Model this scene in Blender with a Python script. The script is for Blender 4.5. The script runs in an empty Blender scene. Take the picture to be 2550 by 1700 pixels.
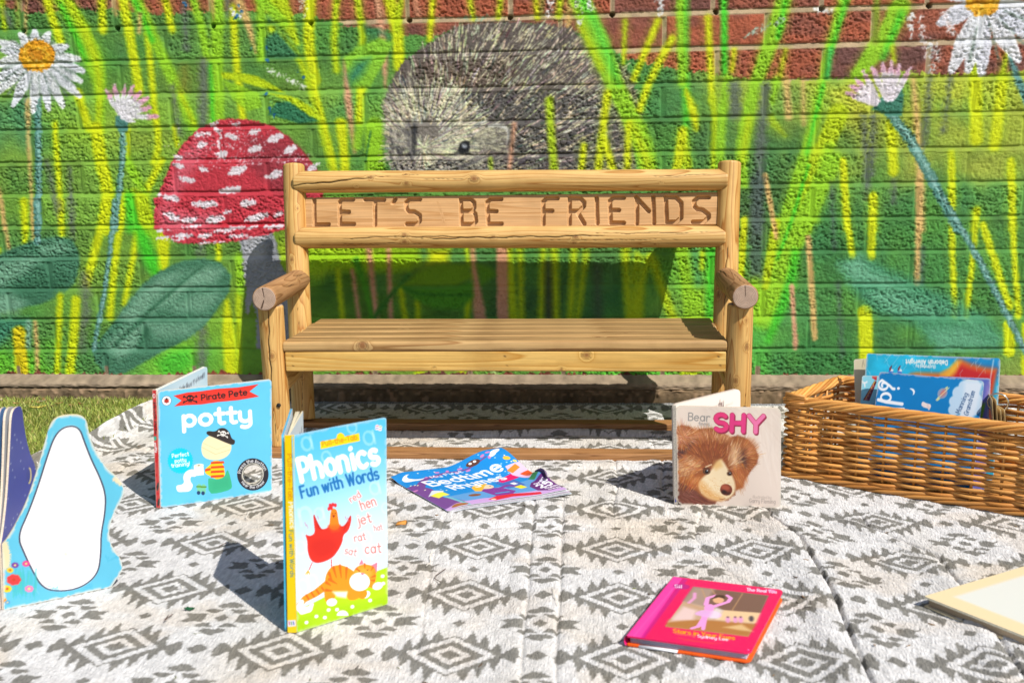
import bpy, math, random
import numpy as np
from mathutils import Vector, Matrix, Quaternion

# ------------------------------------------------------------------ camera, sky, sun, exposure
SC = bpy.context.scene
COL = SC.collection
F_PX = 2419.7                                   # focal length in photo pixels (2550 wide)
CAM = np.array([0.1706, -2.2458, 0.583])
YAW, PITCH, ROLL = -0.0795, -0.1943, -0.0171

def cam_axes():
    cy, sy, cp, sp = math.cos(YAW), math.sin(YAW), math.cos(PITCH), math.sin(PITCH)
    fw = np.array([sy*cp, cy*cp, sp]); r = np.array([cy, -sy, 0.0]); u = np.cross(r, fw)
    c, s = math.cos(ROLL), math.sin(ROLL)
    return np.array([c*r+s*u, -s*r+c*u, fw])
AX = cam_axes()

cam_data = bpy.data.cameras.new('camera')
cam = bpy.data.objects.new('camera', cam_data); COL.objects.link(cam)
cam_data.sensor_width = 36.0
cam_data.lens = F_PX/2550*36.0
cam_data.clip_start = 0.02; cam_data.clip_end = 500
cam.matrix_world = Matrix(((AX[0][0], AX[1][0], -AX[2][0], CAM[0]),
                           (AX[0][1], AX[1][1], -AX[2][1], CAM[1]),
                           (AX[0][2], AX[1][2], -AX[2][2], CAM[2]), (0, 0, 0, 1)))
cam_data.dof.use_dof = True
cam_data.dof.focus_distance = 1.98
cam_data.dof.aperture_fstop = 7.5
SC.camera = cam

SUN_DIR = np.array([-0.645, 0.598, -1.0]); SUN_DIR /= np.linalg.norm(SUN_DIR)
sun_data = bpy.data.lights.new('sun', 'SUN'); sun_data.energy = 4.6; sun_data.angle = math.radians(0.5)
sun_data.color = (1.0, 0.97, 0.925)
sun = bpy.data.objects.new('sun', sun_data); COL.objects.link(sun)
sun.rotation_euler = Vector(SUN_DIR).to_track_quat('-Z', 'Y').to_euler(); sun.location = (3, -4, 6)
world = bpy.data.worlds.new('World'); SC.world = world; world.use_nodes = True
wt = world.node_tree; wt.nodes.clear()
sky = wt.nodes.new('ShaderNodeTexSky'); sky.sky_type = 'NISHITA'; sky.sun_disc = False
sky.sun_elevation = math.asin(-SUN_DIR[2]); sky.sun_rotation = math.atan2(-SUN_DIR[0], -SUN_DIR[1])
bgn = wt.nodes.new('ShaderNodeBackground'); bgn.inputs['Strength'].default_value = 0.09
wo = wt.nodes.new('ShaderNodeOutputWorld')
wt.links.new(sky.outputs[0], bgn.inputs[0]); wt.links.new(bgn.outputs[0], wo.inputs[0])
SC.view_settings.view_transform = 'Standard'; SC.view_settings.look = 'None'
SC.view_settings.exposure = 0.30; SC.view_settings.gamma = 1.0
SC.cycles.max_bounces = 6; SC.cycles.diffuse_bounces = 4

# ------------------------------------------------------------------ pixel -> point helpers (used to measure the place)
def ray(x, y):
    return np.array([(x-1275)/F_PX, (850-y)/F_PX, 1.0]) @ AX
def onz(x, y, z=0.0):
    d = ray(x, y); return CAM+d*((z-CAM[2])/d[2])
def ony(x, y, Y=0.0):
    d = ray(x, y); return CAM+d*((Y-CAM[1])/d[1])
def onplane(x, y, o, n):
    d = ray(x, y); return CAM+d*(np.dot(np.asarray(o)-CAM, n)/np.dot(d, n))
# crops of the photograph in which things were measured: name -> (x0, y0, scale)
CROP = dict(S=(0, 0, 2352/2550), A=(0, 0, 2.7506), B=(850, 0, 2.7506), C=(1700, 0, 2.7506), D=(0, 500, 2.7506),
            E=(600, 380, 3.336), F=(1200, 380, 3.136), G=(1700, 400, 1.5718), H=(600, 820, 3.36),
            PH=(660, 1000, 2.6125), PO=(370, 930, 2.4875), SH=(1600, 940, 4.355), DI=(0, 980, 1.6),
            BE=(900, 1080, 3.92), PI=(1500, 1380, 4.276), CR=(2280, 1390, 4.267), BA=(2100, 860, 2.9867),
            R5=(640, 600, 2.8), R6=(1680, 380, 2.45), P=(0, 0, 1.0))
def px(c, x, y):
    o = CROP[c]; return (o[0]+x/o[2], o[1]+y/o[2])
def pxs(c, pts): return [px(c, *p) for p in pts]

# ------------------------------------------------------------------ numpy helpers
RNG = np.random.default_rng(7)
def smooth(a, b, x):
    t = np.clip((x-a)/(b-a), 0, 1); return t*t*(3-2*t)
_lat = np.random.default_rng(99).random((256, 256)).astype(np.float32)
def vnoise(x, y):
    x = np.asarray(x, np.float64); y = np.asarray(y, np.float64)
    xi = np.floor(x).astype(np.int64); yi = np.floor(y).astype(np.int64)
    fx = x-xi; fy = y-yi; fx = fx*fx*(3-2*fx); fy = fy*fy*(3-2*fy)
    a = _lat[yi & 255, xi & 255]; b = _lat[yi & 255, (xi+1) & 255]
    c = _lat[(yi+1) & 255, xi & 255]; d = _lat[(yi+1) & 255, (xi+1) & 255]
    return (a*(1-fx)+b*fx)*(1-fy)+(c*(1-fx)+d*fx)*fy
def fbm(x, y, o=4):
    s = 0; k = 0.5; t = 0
    for i in range(o):
        s = s+k*vnoise(x*2**i+17.3*i, y*2**i+5.1*i); t += k; k *= .5
    return s/t
def lin(c):
    c = np.asarray(c, np.float64); return np.where(c <= 0.04045, c/12.92, ((c+0.055)/1.055)**2.4)
def rgb(*c): return np.array(c, np.float64)/255.0
def homography(src, dst):
    M = []
    for (x, y), (u, v) in zip(src, dst):
        M.append([x, y, 1, 0, 0, 0, -u*x, -u*y, -u]); M.append([0, 0, 0, x, y, 1, -v*x, -v*y, -v])
    return np.linalg.svd(np.array(M))[2][-1].reshape(3, 3)

class Canvas:
    """A painted surface: colours are kept on a grid whose points become the vertices of the painted mesh."""
    def __init__(s, w, h, bg, H=None, sc=1.0, rough=None):
        s.w, s.h, s.H, s.sc = w, h, H, sc
        s.img = np.empty((h, w, 3), np.float32); s.img[:] = np.array(bg)/255.0
        s.rn = rough
    def m(s, pts):
        p = np.asarray(pts, np.float64)
        if s.H is None: return p
        q = np.c_[p, np.ones(len(p))] @ s.H.T
        return q[:, :2]/q[:, 2:]
    def _box(s, p, pad):
        x0 = max(0, int(p[:, 0].min()-pad)); x1 = min(s.w, int(p[:, 0].max()+pad)+2)
        y0 = max(0, int(p[:, 1].min()-pad)); y1 = min(s.h, int(p[:, 1].max()+pad)+2)
        return x0, x1, y0, y1
    def _blend(s, box, cov, color):
        x0, x1, y0, y1 = box
        cov = cov[..., None].astype(np.float32)
        t = s.img[y0:y1, x0:x1]
        t += (np.asarray(color, np.float32)/255.0-t)*cov
    def sdpoly(s, p, box):
        x0, x1, y0, y1 = box
        X, Y = np.meshgrid(np.arange(x0, x1, dtype=np.float32), np.arange(y0, y1, dtype=np.float32))
        d = np.full(X.shape, 1e9, np.float32); ins = np.zeros(X.shape, bool)
        n = len(p)
        for i in range(n):
            ax, ay = p[i]; bx, by = p[(i+1) % n]
            ex, ey = bx-ax, by-ay; L = ex*ex+ey*ey
            if L < 1e-9: continue
            t = np.clip(((X-ax)*ex+(Y-ay)*ey)/L, 0, 1)
            d = np.minimum(d, (X-ax-t*ex)**2+(Y-ay-t*ey)**2)
            if by != ay:
                c = ((Y >= min(ay, by)) & (Y < max(ay, by)))
                ins ^= c & (X < ax+(Y-ay)/(by-ay)*ex)
        d = np.sqrt(d)
        return np.where(ins, -d, d)
    def poly(s, pts, color, alpha=1.0, soft=1.0, rough=0.0):
        p = s.m(pts); box = s._box(p, soft+3*rough+2)
        if box[0] >= box[1] or box[2] >= box[3]: return
        d = s.sdpoly(p, box)
        if rough and s.rn is not None: d = d+(s.rn[box[2]:box[3], box[0]:box[1]]-.5)*2*rough
        s._blend(box, np.clip(0.5-d/soft, 0, 1)*alpha, color)
    def line(s, pts, w, color, alpha=1.0, soft=1.0, rough=0.0, px=False):
        p = s.m(pts); k = 1.0 if px else s.sc
        w = np.broadcast_to(np.asarray(w, np.float64), (len(p),))*k/2
        box = s._box(p, w.max()+soft+3*rough+2)
        if box[0] >= box[1] or box[2] >= box[3]: return
        x0, x1, y0, y1 = box
        D = np.full((y1-y0, x1-x0), 1e9, np.float32)
        for i in range(max(1, len(p)-1)):
            a = p[i]; b = p[min(i+1, len(p)-1)]; wa = w[i]; wb = w[min(i+1, len(p)-1)]
            bx = s._box(np.array([a, b]), max(wa, wb)+soft+3*rough+2)
            if bx[0] >= bx[1] or bx[2] >= bx[3]: continue
            X, Y = np.meshgrid(np.arange(bx[0], bx[1], dtype=np.float32), np.arange(bx[2], bx[3], dtype=np.float32))
            e = b-a; L = e@e
            t = np.clip(((X-a[0])*e[0]+(Y-a[1])*e[1])/L, 0, 1) if L > 1e-9 else np.zeros_like(X)
            d = np.sqrt((X-a[0]-t*e[0])**2+(Y-a[1]-t*e[1])**2)-(wa+(wb-wa)*t)
            v = D[bx[2]-y0:bx[3]-y0, bx[0]-x0:bx[1]-x0]; np.minimum(v, d, out=v)
        if rough and s.rn is not None: D = D+(s.rn[y0:y1, x0:x1]-.5)*2*rough
        s._blend(box, np.clip(0.5-D/soft, 0, 1)*alpha, color)
    def ell(s, c, rx, ry, color, rot=0.0, alpha=1.0, soft=1.0, rough=0.0, a0=0.0, a1=360.0):
        t = np.radians(np.linspace(a0, a1, 41)); cr, sr = math.cos(math.radians(rot)), math.sin(math.radians(rot))
        X = rx*np.cos(t); Y = ry*np.sin(t)
        s.poly(np.c_[c[0]+X*cr-Y*sr, c[1]+X*sr+Y*cr][:-1 if a1-a0 == 360 else None], color, alpha, soft, rough)
    def text(s, txt, p0, p1, hgt, color, weight=0.16, up=None, alpha=1.0, soft=1.0, caps=None):
        """letters from p0 to p1 (design units), cap height hgt, drawn with rounded strokes"""
        p0 = np.asarray(p0, float); p1 = np.asarray(p1, float); ex = p1-p0; L = np.hypot(*ex); ex = ex/L
        ey = np.array([ex[1], -ex[0]]) if up is None else np.asarray(up, float)
        tot = sum(adv(c) for c in txt); kx = L/tot
        x = 0.0
        for c in txt:
            for pl in GLYPH.get(c, []):
                q = np.asarray(pl, float)
                s.line(p0+np.outer((x+q[:, 0])*kx, ex)+np.outer(q[:, 1]*hgt, ey), weight*hgt, color, alpha, soft)
            x += adv(c)
    def arctext(s, txt, c, r, a0, a1, hgt, color, weight=0.17, inward=False):
        """letters around a circle; angles in degrees, 0 = right, anticlockwise as seen"""
        tot = sum(adv(ch) for ch in txt); x = 0.0; c = np.asarray(c, float)
        for ch in txt:
            am = math.radians(a0+(a1-a0)*(x+adv(ch)/2)/tot)
            rad = np.array([math.cos(am), -math.sin(am)]); tan = np.array([rad[1], -rad[0]])*(-1 if not inward else 1)
            tan = np.array([math.sin(am), math.cos(am)]) if a1 < a0 else np.array([-math.sin(am), -math.cos(am)])
            up = rad if a1 < a0 else -rad
            kx = abs(math.radians(a1-a0))*r/tot
            for pl in GLYPH.get(ch, []):
                q = np.asarray(pl, float)
                s.line(c+rad*r+np.outer((q[:, 0]-adv(ch)/2)*kx, tan)+np.outer((q[:, 1]-0.35)*hgt, up), weight*hgt, color)
            x += adv(ch)
    def sample(s, fx, fy):
        x = np.clip(fx, 0, s.w-1.001); y = np.clip(fy, 0, s.h-1.001)
        xi = x.astype(int); yi = y.astype(int); u = (x-xi)[..., None]; v = (y-yi)[..., None]
        I = s.img
        return (I[yi, xi]*(1-u)+I[yi, xi+1]*u)*(1-v)+(I[yi+1, xi]*(1-u)+I[yi+1, xi+1]*u)*v

# single-stroke lettering: cap height 1, x-height 0.66, descender -0.3
def ar(cx, cy, rx, ry, a0, a1, n=12):
    t = np.radians(np.linspace(a0, a1, n)); return [(cx+rx*math.cos(a), cy+ry*math.sin(a)) for a in t]
XH = .66
GLYPH = {
 'a': [ar(.28, .33, .24, .33, 60, 420), [(.53, .64), (.53, .02)]],
 'b': [[(.06, 1), (.06, .02)], ar(.31, .33, .25, .33, 0, 360)],
 'c': [ar(.3, .33, .25, .33, 48, 312)],
 'd': [[(.55, 1), (.55, .02)], ar(.3, .33, .25, .33, 0, 360)],
 'e': [[(.06, .35), (.54, .35)]+ar(.3, .33, .25, .33, 5, 315)],
 'f': [[(.44, .98), (.3, 1), (.22, .88), (.22, .02)], [(.04, .62), (.42, .62)]],
 'g': [ar(.29, .35, .24, .31, 0, 360), [(.54, .64), (.54, -.1)]+ar(.3, -.1, .24, .2, 0, -140)],
 'h': [[(.06, 1), (.06, .02)], [(.06, .38)]+ar(.28, .4, .22, .26, 170, 0)+[(.5, .02)]],
 'i': [[(.1, .64), (.1, .02)], [(.1, .92), (.1, .93)]],
 'j': [[(.24, .64), (.24, -.1)]+ar(.08, -.12, .16, .18, 0, -110), [(.24, .92), (.24, .93)]],
 'k': [[(.06, 1), (.06, .02)], [(.44, .62), (.08, .3), (.48, .02)]],
 'l': [[(.1, 1), (.1, .02)]],
 'm': [[(.06, .64), (.06, .02)], [(.06, .4)]+ar(.24, .42, .18, .24, 170, 0)+[(.42, .02)], [(.42, .4)]+ar(.6, .42, .18, .24, 170, 0)+[(.78, .02)]],
 'n': [[(.06, .64), (.06, .02)], [(.06, .38)]+ar(.28, .4, .22, .26, 170, 0)+[(.5, .02)]],
 'o': [ar(.31, .33, .26, .33, 0, 360)],
 'p': [[(.06, .64), (.06, -.34)], ar(.31, .33, .25, .33, 0, 360)],
 'r': [[(.06, .64), (.06, .02)], [(.06, .36)]+ar(.28, .4, .22, .26, 170, 50)],
 's': [ar(.26, .48, .19, .17, 40, 270, 9)+ar(.26, .17, .2, .16, 90, -140, 9)],
 't': [[(.2, .95), (.2, .14), (.28, .02), (.4, .04)], [(.03, .64), (.4, .64)]],
 'u': [[(.06, .64), (.06, .26)]+ar(.28, .26, .22, .25, 180, 360)+[(.5, .64)], [(.5, .3), (.5, .02)]],
 'v': [[(.04, .64), (.26, .02), (.48, .64)]],
 'w': [[(.04, .64), (.2, .02), (.38, .6), (.56, .02), (.72, .64)]],
 'y': [[(.06, .64), (.06, .3)]+ar(.28, .3, .22, .26, 180, 350), [(.5, .64), (.5, -.1)]+ar(.27, -.1, .23, .22, 0, -130)],
 'A': [[(.04, .02), (.34, 1), (.64, .02)], [(.15, .34), (.53, .34)]],
 'B': [[(.08, .02), (.08, 1), (.34, 1)]+ar(.34, .77, .22, .23, 90, -90)+[(.1, .54)], [(.34, .54)]+ar(.36, .28, .24, .26, 90, -90)+[(.08, .02)]],
 'D': [[(.08, .02), (.08, 1), (.26, 1)]+ar(.26, .51, .36, .49, 90, -90)+[(.08, .02)]],
 'E': [[(.54, 1), (.08, 1), (.08, .02), (.54, .02)], [(.08, .54), (.46, .54)]],
 'F': [[(.54, 1), (.08, 1), (.08, .02)], [(.08, .54), (.46, .54)]],
 'G': [ar(.4, .51, .34, .49, 45, 340)+[(.72, .46), (.46, .46)]],
 'H': [[(.08, 1), (.08, .02)], [(.6, 1), (.6, .02)], [(.08, .52), (.6, .52)]],
 'I': [[(.1, 1), (.1, .02)]],
 'L': [[(.08, 1), (.08, .02), (.52, .02)]],
 'M': [[(.08, .02), (.12, 1), (.42, .3), (.72, 1), (.76, .02)]],
 'N': [[(.08, .02), (.08, 1), (.6, .02), (.6, 1)]],
 'O': [ar(.4, .51, .34, .49, 0, 360)],
 'P': [[(.08, .02), (.08, 1), (.32, 1)]+ar(.32, .72, .25, .28, 90, -90)+[(.08, .44)]],
 'R': [[(.08, .02), (.08, 1), (.32, 1)]+ar(.32, .75, .23, .25, 90, -90)+[(.08, .5)], [(.3, .5), (.58, .02)]],
 'S': [ar(.32, .75, .24, .25, 35, 270, 9)+ar(.32, .26, .26, .24, 90, -145, 9)],
 'T': [[(.02, 1), (.62, 1)], [(.32, 1), (.32, .02)]],
 'W': [[(.04, 1), (.24, .02), (.44, .9), (.64, .02), (.84, 1)]],
 'Y': [[(.04, 1), (.32, .5), (.6, 1)], [(.32, .5), (.32, .02)]],
 '2': [ar(.3, .72, .25, .28, 165, -35)+[(.05, .02), (.58, .02)]],
 '5': [[(.54, 1), (.12, 1), (.1, .58)]+ar(.3, .34, .27, .32, 110, -140)],
 '!': [[(.1, 1), (.1, .34)], [(.1, .02), (.1, .03)]],
 '?': [ar(.28, .74, .22, .26, 170, -60)+[(.28, .34)], [(.28, .02), (.28, .03)]],
 '-': [[(.06, .36), (.4, .36)]], "'": [[(.08, 1), (.06, .76)]], '.': [[(.08, .02), (.08, .03)]],
}
_adv = {' ': .34, 'i': .3, 'l': .3, 'I': .32, '!': .3, 'j': .4, 'm': 1.0, 'w': .9, 'W': 1.0, 'M': .98, 't': .52, 'f': .5, 'r': .54, '-': .54, "'": .24, '.': .26,
        'G': .9, 'O': .92, 'H': .8, 'N': .8, 'A': .78, 'D': .78, 's': .6, 'c': .66, 'L': .66}
def adv(c): return _adv.get(c, .72)

# ------------------------------------------------------------------ objects
def tag(o, label=None, cat=None, group=None, kind=None):
    if label: o['label'] = label
    if cat: o['category'] = cat
    if group: o['group'] = group
    if kind: o['kind'] = kind
    return o
def empty(name, loc, label, cat, group=None):
    o = bpy.data.objects.new(name, None); COL.objects.link(o); o.location = loc; o.empty_display_size = .05
    return tag(o, label, cat, group)
def mesh(name, v, f, mats, parent=None, col=None, mi=None, shade=True, attrs=None, matrix=None):
    """v: (n,3) world points; f: (m,4) or (m,3) int array, or list of such arrays; col: (n,3) linear colour per vertex"""
    fl = f if isinstance(f, list) else [f]
    me = bpy.data.meshes.new(name); v = np.asarray(v, np.float64)
    if matrix is None and parent is not None:
        v = v-np.array(parent_loc(parent))
    me.vertices.add(len(v)); me.vertices.foreach_set('co', v.astype(np.float32).ravel())
    tot = [np.full(len(q), q.shape[1]) for q in fl if len(q)]; tot = np.concatenate(tot)
    idx = np.concatenate([np.asarray(q).ravel() for q in fl if len(q)])
    me.loops.add(len(idx)); me.loops.foreach_set('vertex_index', idx.astype(np.int32))
    me.polygons.add(len(tot)); st = np.concatenate([[0], np.cumsum(tot)[:-1]])
    me.polygons.foreach_set('loop_start', st.astype(np.int32)); me.polygons.foreach_set('loop_total', tot.astype(np.int32))
    if mi is not None: me.polygons.foreach_set('material_index', np.asarray(mi, np.int32))
    if shade: me.polygons.foreach_set('use_smooth', np.ones(len(tot), bool))
    me.update(calc_edges=True)
    if col is not None:
        a = me.attributes.new('col', 'FLOAT_COLOR', 'POINT')
        a.data.foreach_set('color', np.c_[col, np.ones(len(v))].astype(np.float32).ravel())
    for k, d in (attrs or {}).items():
        a = me.attributes.new(k, 'FLOAT', 'POINT'); a.data.foreach_set('value', np.asarray(d, np.float32))
    for m in (mats if isinstance(mats, (list, tuple)) else [mats]): me.materials.append(m)
    o = bpy.data.objects.new(name, me); COL.objects.link(o)
    if matrix is not None: o.matrix_local = matrix
    if parent is not None: o.parent = parent
    return o
_ploc = {}
def parent_loc(p):
    loc = np.array(p.location); 
    while p.parent is not None: p = p.parent; loc = loc+np.array(p.location)
    return loc
def gridfaces(nx, ny, off=0):
    """vertices laid out row by row (ny rows of nx)"""
    i = np.arange(nx-1)[None, :]+nx*np.arange(ny-1)[:, None]; i = i.ravel()+off
    return np.c_[i, i+1, i+1+nx, i+nx]
def boxes(lst):
    """lst of (x0,x1,y0,y1,z0,z1) -> verts, quads"""
    V = []; Fq = []
    for x0, x1, y0, y1, z0, z1 in lst:
        b = len(V)
        V += [(x0, y0, z0), (x1, y0, z0), (x1, y1, z0), (x0, y1, z0), (x0, y0, z1), (x1, y0, z1), (x1, y1, z1), (x0, y1, z1)]
        Fq += [[b, b+3, b+2, b+1], [b+4, b+5, b+6, b+7], [b, b+1, b+5, b+4], [b+1, b+2, b+6, b+5], [b+2, b+3, b+7, b+6], [b+3, b, b+4, b+7]]
    return np.array(V, float), np.array(Fq)
def tube(path, r, n=8, caps=True):
    """tube along path; r scalar or per point"""
    P = np.asarray(path, float); m = len(P); r = np.broadcast_to(np.asarray(r, float), (m,))
    T = np.gradient(P, axis=0); T /= np.linalg.norm(T, axis=1)[:, None]+1e-12
    ref = np.array([0, 0, 1.0]) if abs(T[0][2]) < .9 else np.array([1.0, 0, 0])
    A = np.cross(T, ref); A /= np.linalg.norm(A, axis=1)[:, None]+1e-12; B = np.cross(T, A)
    t = np.arange(n)*2*math.pi/n
    V = P[:, None, :]+r[:, None, None]*(np.cos(t)[None, :, None]*A[:, None, :]+np.sin(t)[None, :, None]*B[:, None, :])
    V = V.reshape(-1, 3); i = np.arange(m-1)[:, None]*n; j = np.arange(n)[None, :]
    q = np.stack([i+j, i+(j+1) % n, i+n+(j+1) % n, i+n+j], -1).reshape(-1, 4)
    if caps:
        b = len(V); V = np.r_[V, P[:1], P[-1:]]
        j = np.arange(n); tri = np.r_[np.c_[np.full(n, b), (j+1) % n, j], np.c_[np.full(n, b+1), (m-1)*n+j, (m-1)*n+(j+1) % n]]
        return V, q, tri
    return V, q, np.zeros((0, 3), int)
class MB:
    """collects pieces that end up in ONE mesh"""
    def __init__(s): s.v = []; s.q = []; s.t = []; s.c = []; s.n = 0
    def add(s, V, q=None, t=None, col=None):
        s.v.append(V)
        if q is not None and len(q): s.q.append(np.asarray(q)+s.n)
        if t is not None and len(t): s.t.append(np.asarray(t)+s.n)
        s.c.append(np.broadcast_to(np.asarray(col if col is not None else (1, 1, 1), float), (len(V), 3)))
        s.n += len(V)
    def build(s, name, mat, parent=None, shade=True):
        f = []
        if s.q: f.append(np.concatenate(s.q))
        if s.t: f.append(np.concatenate(s.t))
        return mesh(name, np.concatenate(s.v), f, mat, parent, np.concatenate(s.c), shade=shade)

# ------------------------------------------------------------------ materials
def material(name):
    m = bpy.data.materials.new(name); m.use_nodes = True
    nt = m.node_tree; b = nt.nodes['Principled BSDF']
    return m, nt, b
def N(nt, t, **kw):
    n = nt.nodes.new(t)
    for k, v in kw.items(): setattr(n, k, v)
    return n
def painted(name, rough=0.6, bump=0.0, bscale=300, spec=0.4, stretch=(1, 1, 1), bdist=0.001, coat=0.0, vari=0.0):
    """colour from the painted vertices, with a little procedural relief"""
    m, nt, b = material(name)
    a = N(nt, 'ShaderNodeAttribute', attribute_name='col')
    src = a.outputs['Color']
    tc = N(nt, 'ShaderNodeTexCoord')
    if vari:
        nz = N(nt, 'ShaderNodeTexNoise'); nz.inputs['Scale'].default_value = 60; nz.inputs['Detail'].default_value = 5
        nt.links.new(tc.outputs['Object'], nz.inputs['Vector'])
        mr = N(nt, 'ShaderNodeMapRange'); mr.inputs['To Min'].default_value = 1-vari; mr.inputs['To Max'].default_value = 1+vari
        nt.links.new(nz.outputs['Fac'], mr.inputs['Value'])
        vm = N(nt, 'ShaderNodeVectorMath', operation='SCALE'); nt.links.new(src, vm.inputs[0]); nt.links.new(mr.outputs[0], vm.inputs['Scale'])
        src = vm.outputs[0]
    nt.links.new(src, b.inputs['Base Color'])
    b.inputs['Roughness'].default_value = rough; b.inputs['Specular IOR Level'].default_value = spec
    b.inputs['Coat Weight'].default_value = coat; b.inputs['Coat Roughness'].default_value = .15
    if bump:
        mp = N(nt, 'ShaderNodeMapping'); mp.inputs['Scale'].default_value = stretch
        nz = N(nt, 'ShaderNodeTexNoise'); nz.inputs['Scale'].default_value = bscale; nz.inputs['Detail'].default_value = 4
        bp = N(nt, 'ShaderNodeBump'); bp.inputs['Strength'].default_value = bump; bp.inputs['Distance'].default_value = bdist
        nt.links.new(tc.outputs['Object'], mp.inputs[0]); nt.links.new(mp.outputs[0], nz.inputs['Vector'])
        nt.links.new(nz.outputs['Fac'], bp.inputs['Height']); nt.links.new(bp.outputs[0], b.inputs['Normal'])
    return m
def plain(name, c, rough=.6, metal=0.0, spec=.4):
    m, nt, b = material(name); b.inputs['Base Color'].default_value = (*c, 1); b.inputs['Roughness'].default_value = rough
    b.inputs['Metallic'].default_value = metal; b.inputs['Specular IOR Level'].default_value = spec
    return m
ALB = 0.82                       # printed and painted colours, as surface reflectance
# ================================================================== BRICK WALL WITH THE PAINTED MURAL
Z0 = 0.125; CH = 0.075                          # bed joint 10 lies at Z0; brick course height
WX0, WX1, WZ0, WZ1 = -1.95, 1.95, 0.045, 1.50
CS = 0.0017
cw, chh = int((WX1-WX0)/CS)+1, int((WZ1-WZ0)/CS)+1
_s = [(0, 0), (2550, 0), (2550, 950), (0, 950)]
_d = [ony(x, y) for x, y in _s]
HW = homography(_s, [((d[0]-WX0)/CS, (WZ1-d[2])/CS) for d in _d])
_gx, _gy = np.meshgrid(np.arange(cw), np.arange(chh))
XX = WX0+_gx*CS; ZZ = WZ1-_gy*CS
RN = (0.6*vnoise(_gx/2.2, _gy/2.2)+.4*vnoise(_gx/6+40, _gy/6)).astype(np.float32)
MU = Canvas(cw, chh, (70, 140, 70), HW, sc=1/CS/1110.0, rough=RN)

def courses(x, z):
    """course number (0 = the one below the weep holes), height in course 0..1 from its top line, joint distances"""
    wob = 0.0016*(vnoise(x*3.1+3, z*0+7)-.5)+0.0012*(vnoise(x*14, z*0+2)-.5)
    t = (Z0+0.75+wob-z)/CH
    k = np.floor(t).astype(int)
    fr = t-k
    off = np.where(k % 2 == 0, 0.1125, 0.0)
    jit = (_lat[(k*7+31) & 255, 3]-.5)*0.012
    u = (x-off-jit)/0.225+40
    b = np.floor(u).astype(int)
    jj = (_lat[(k*13+5) & 255, (b*5+9) & 255]-.5)*0.05
    jn = (_lat[(k*13+5) & 255, ((b+1)*5+9) & 255]-.5)*0.05
    lo = (u-b-jj); hi = (1+jn-(u-b))
    b2 = np.where(lo < 0, b-1, np.where(hi < 0, b+1, b))
    dl = np.where(lo < 0, 0.225*(-lo), np.where(hi < 0, 0.225*(-hi), 0.225*np.minimum(lo, hi)))
    left = np.where(lo < 0, False, np.where(hi < 0, True, lo < hi))      # nearest joint is at the brick's left side
    return k, fr, b2, dl, left

kk, fr, bb, dj, jl = courses(XX, ZZ)
JV = 0.0098; JH = 0.0118                       # joint widths
in_bed = fr < JH/CH                            # mortar strip just under each line
in_head = (dj < JV*.55) & ~in_bed
brick_r = _lat[(kk*11+3) & 255, (bb*17+8) & 255]; brick_r2 = _lat[(kk*5+77) & 255, (bb*3+140) & 255]

# --- raw masonry
raw = np.empty((chh, cw, 3), np.float32)
c1 = np.array((142, 82, 66))/255; c2 = np.array((172, 90, 62))/255; c3 = np.array((112, 72, 66))/255
m1 = vnoise(_gx/60+9, _gy/18)
w1 = np.clip(brick_r*1.6-.2+(m1-.5)*.8, 0, 1)[..., None]; w2 = np.clip(brick_r2*1.8-.9+(vnoise(_gx/30, _gy/12+30)-.5), 0, 1)[..., None]
raw[:] = c1*(1-w1)+c2*w1; raw[:] = raw*(1-w2)+c3*w2
raw *= (0.86+0.3*fbm(_gx/9, _gy/9, 3))[..., None]
mort = np.array((186, 160, 126))/255*(0.8+.35*fbm(_gx/12+7, _gy/7, 3))[..., None]
mm = (in_bed | in_head)
raw[mm] = mort[mm]
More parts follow.
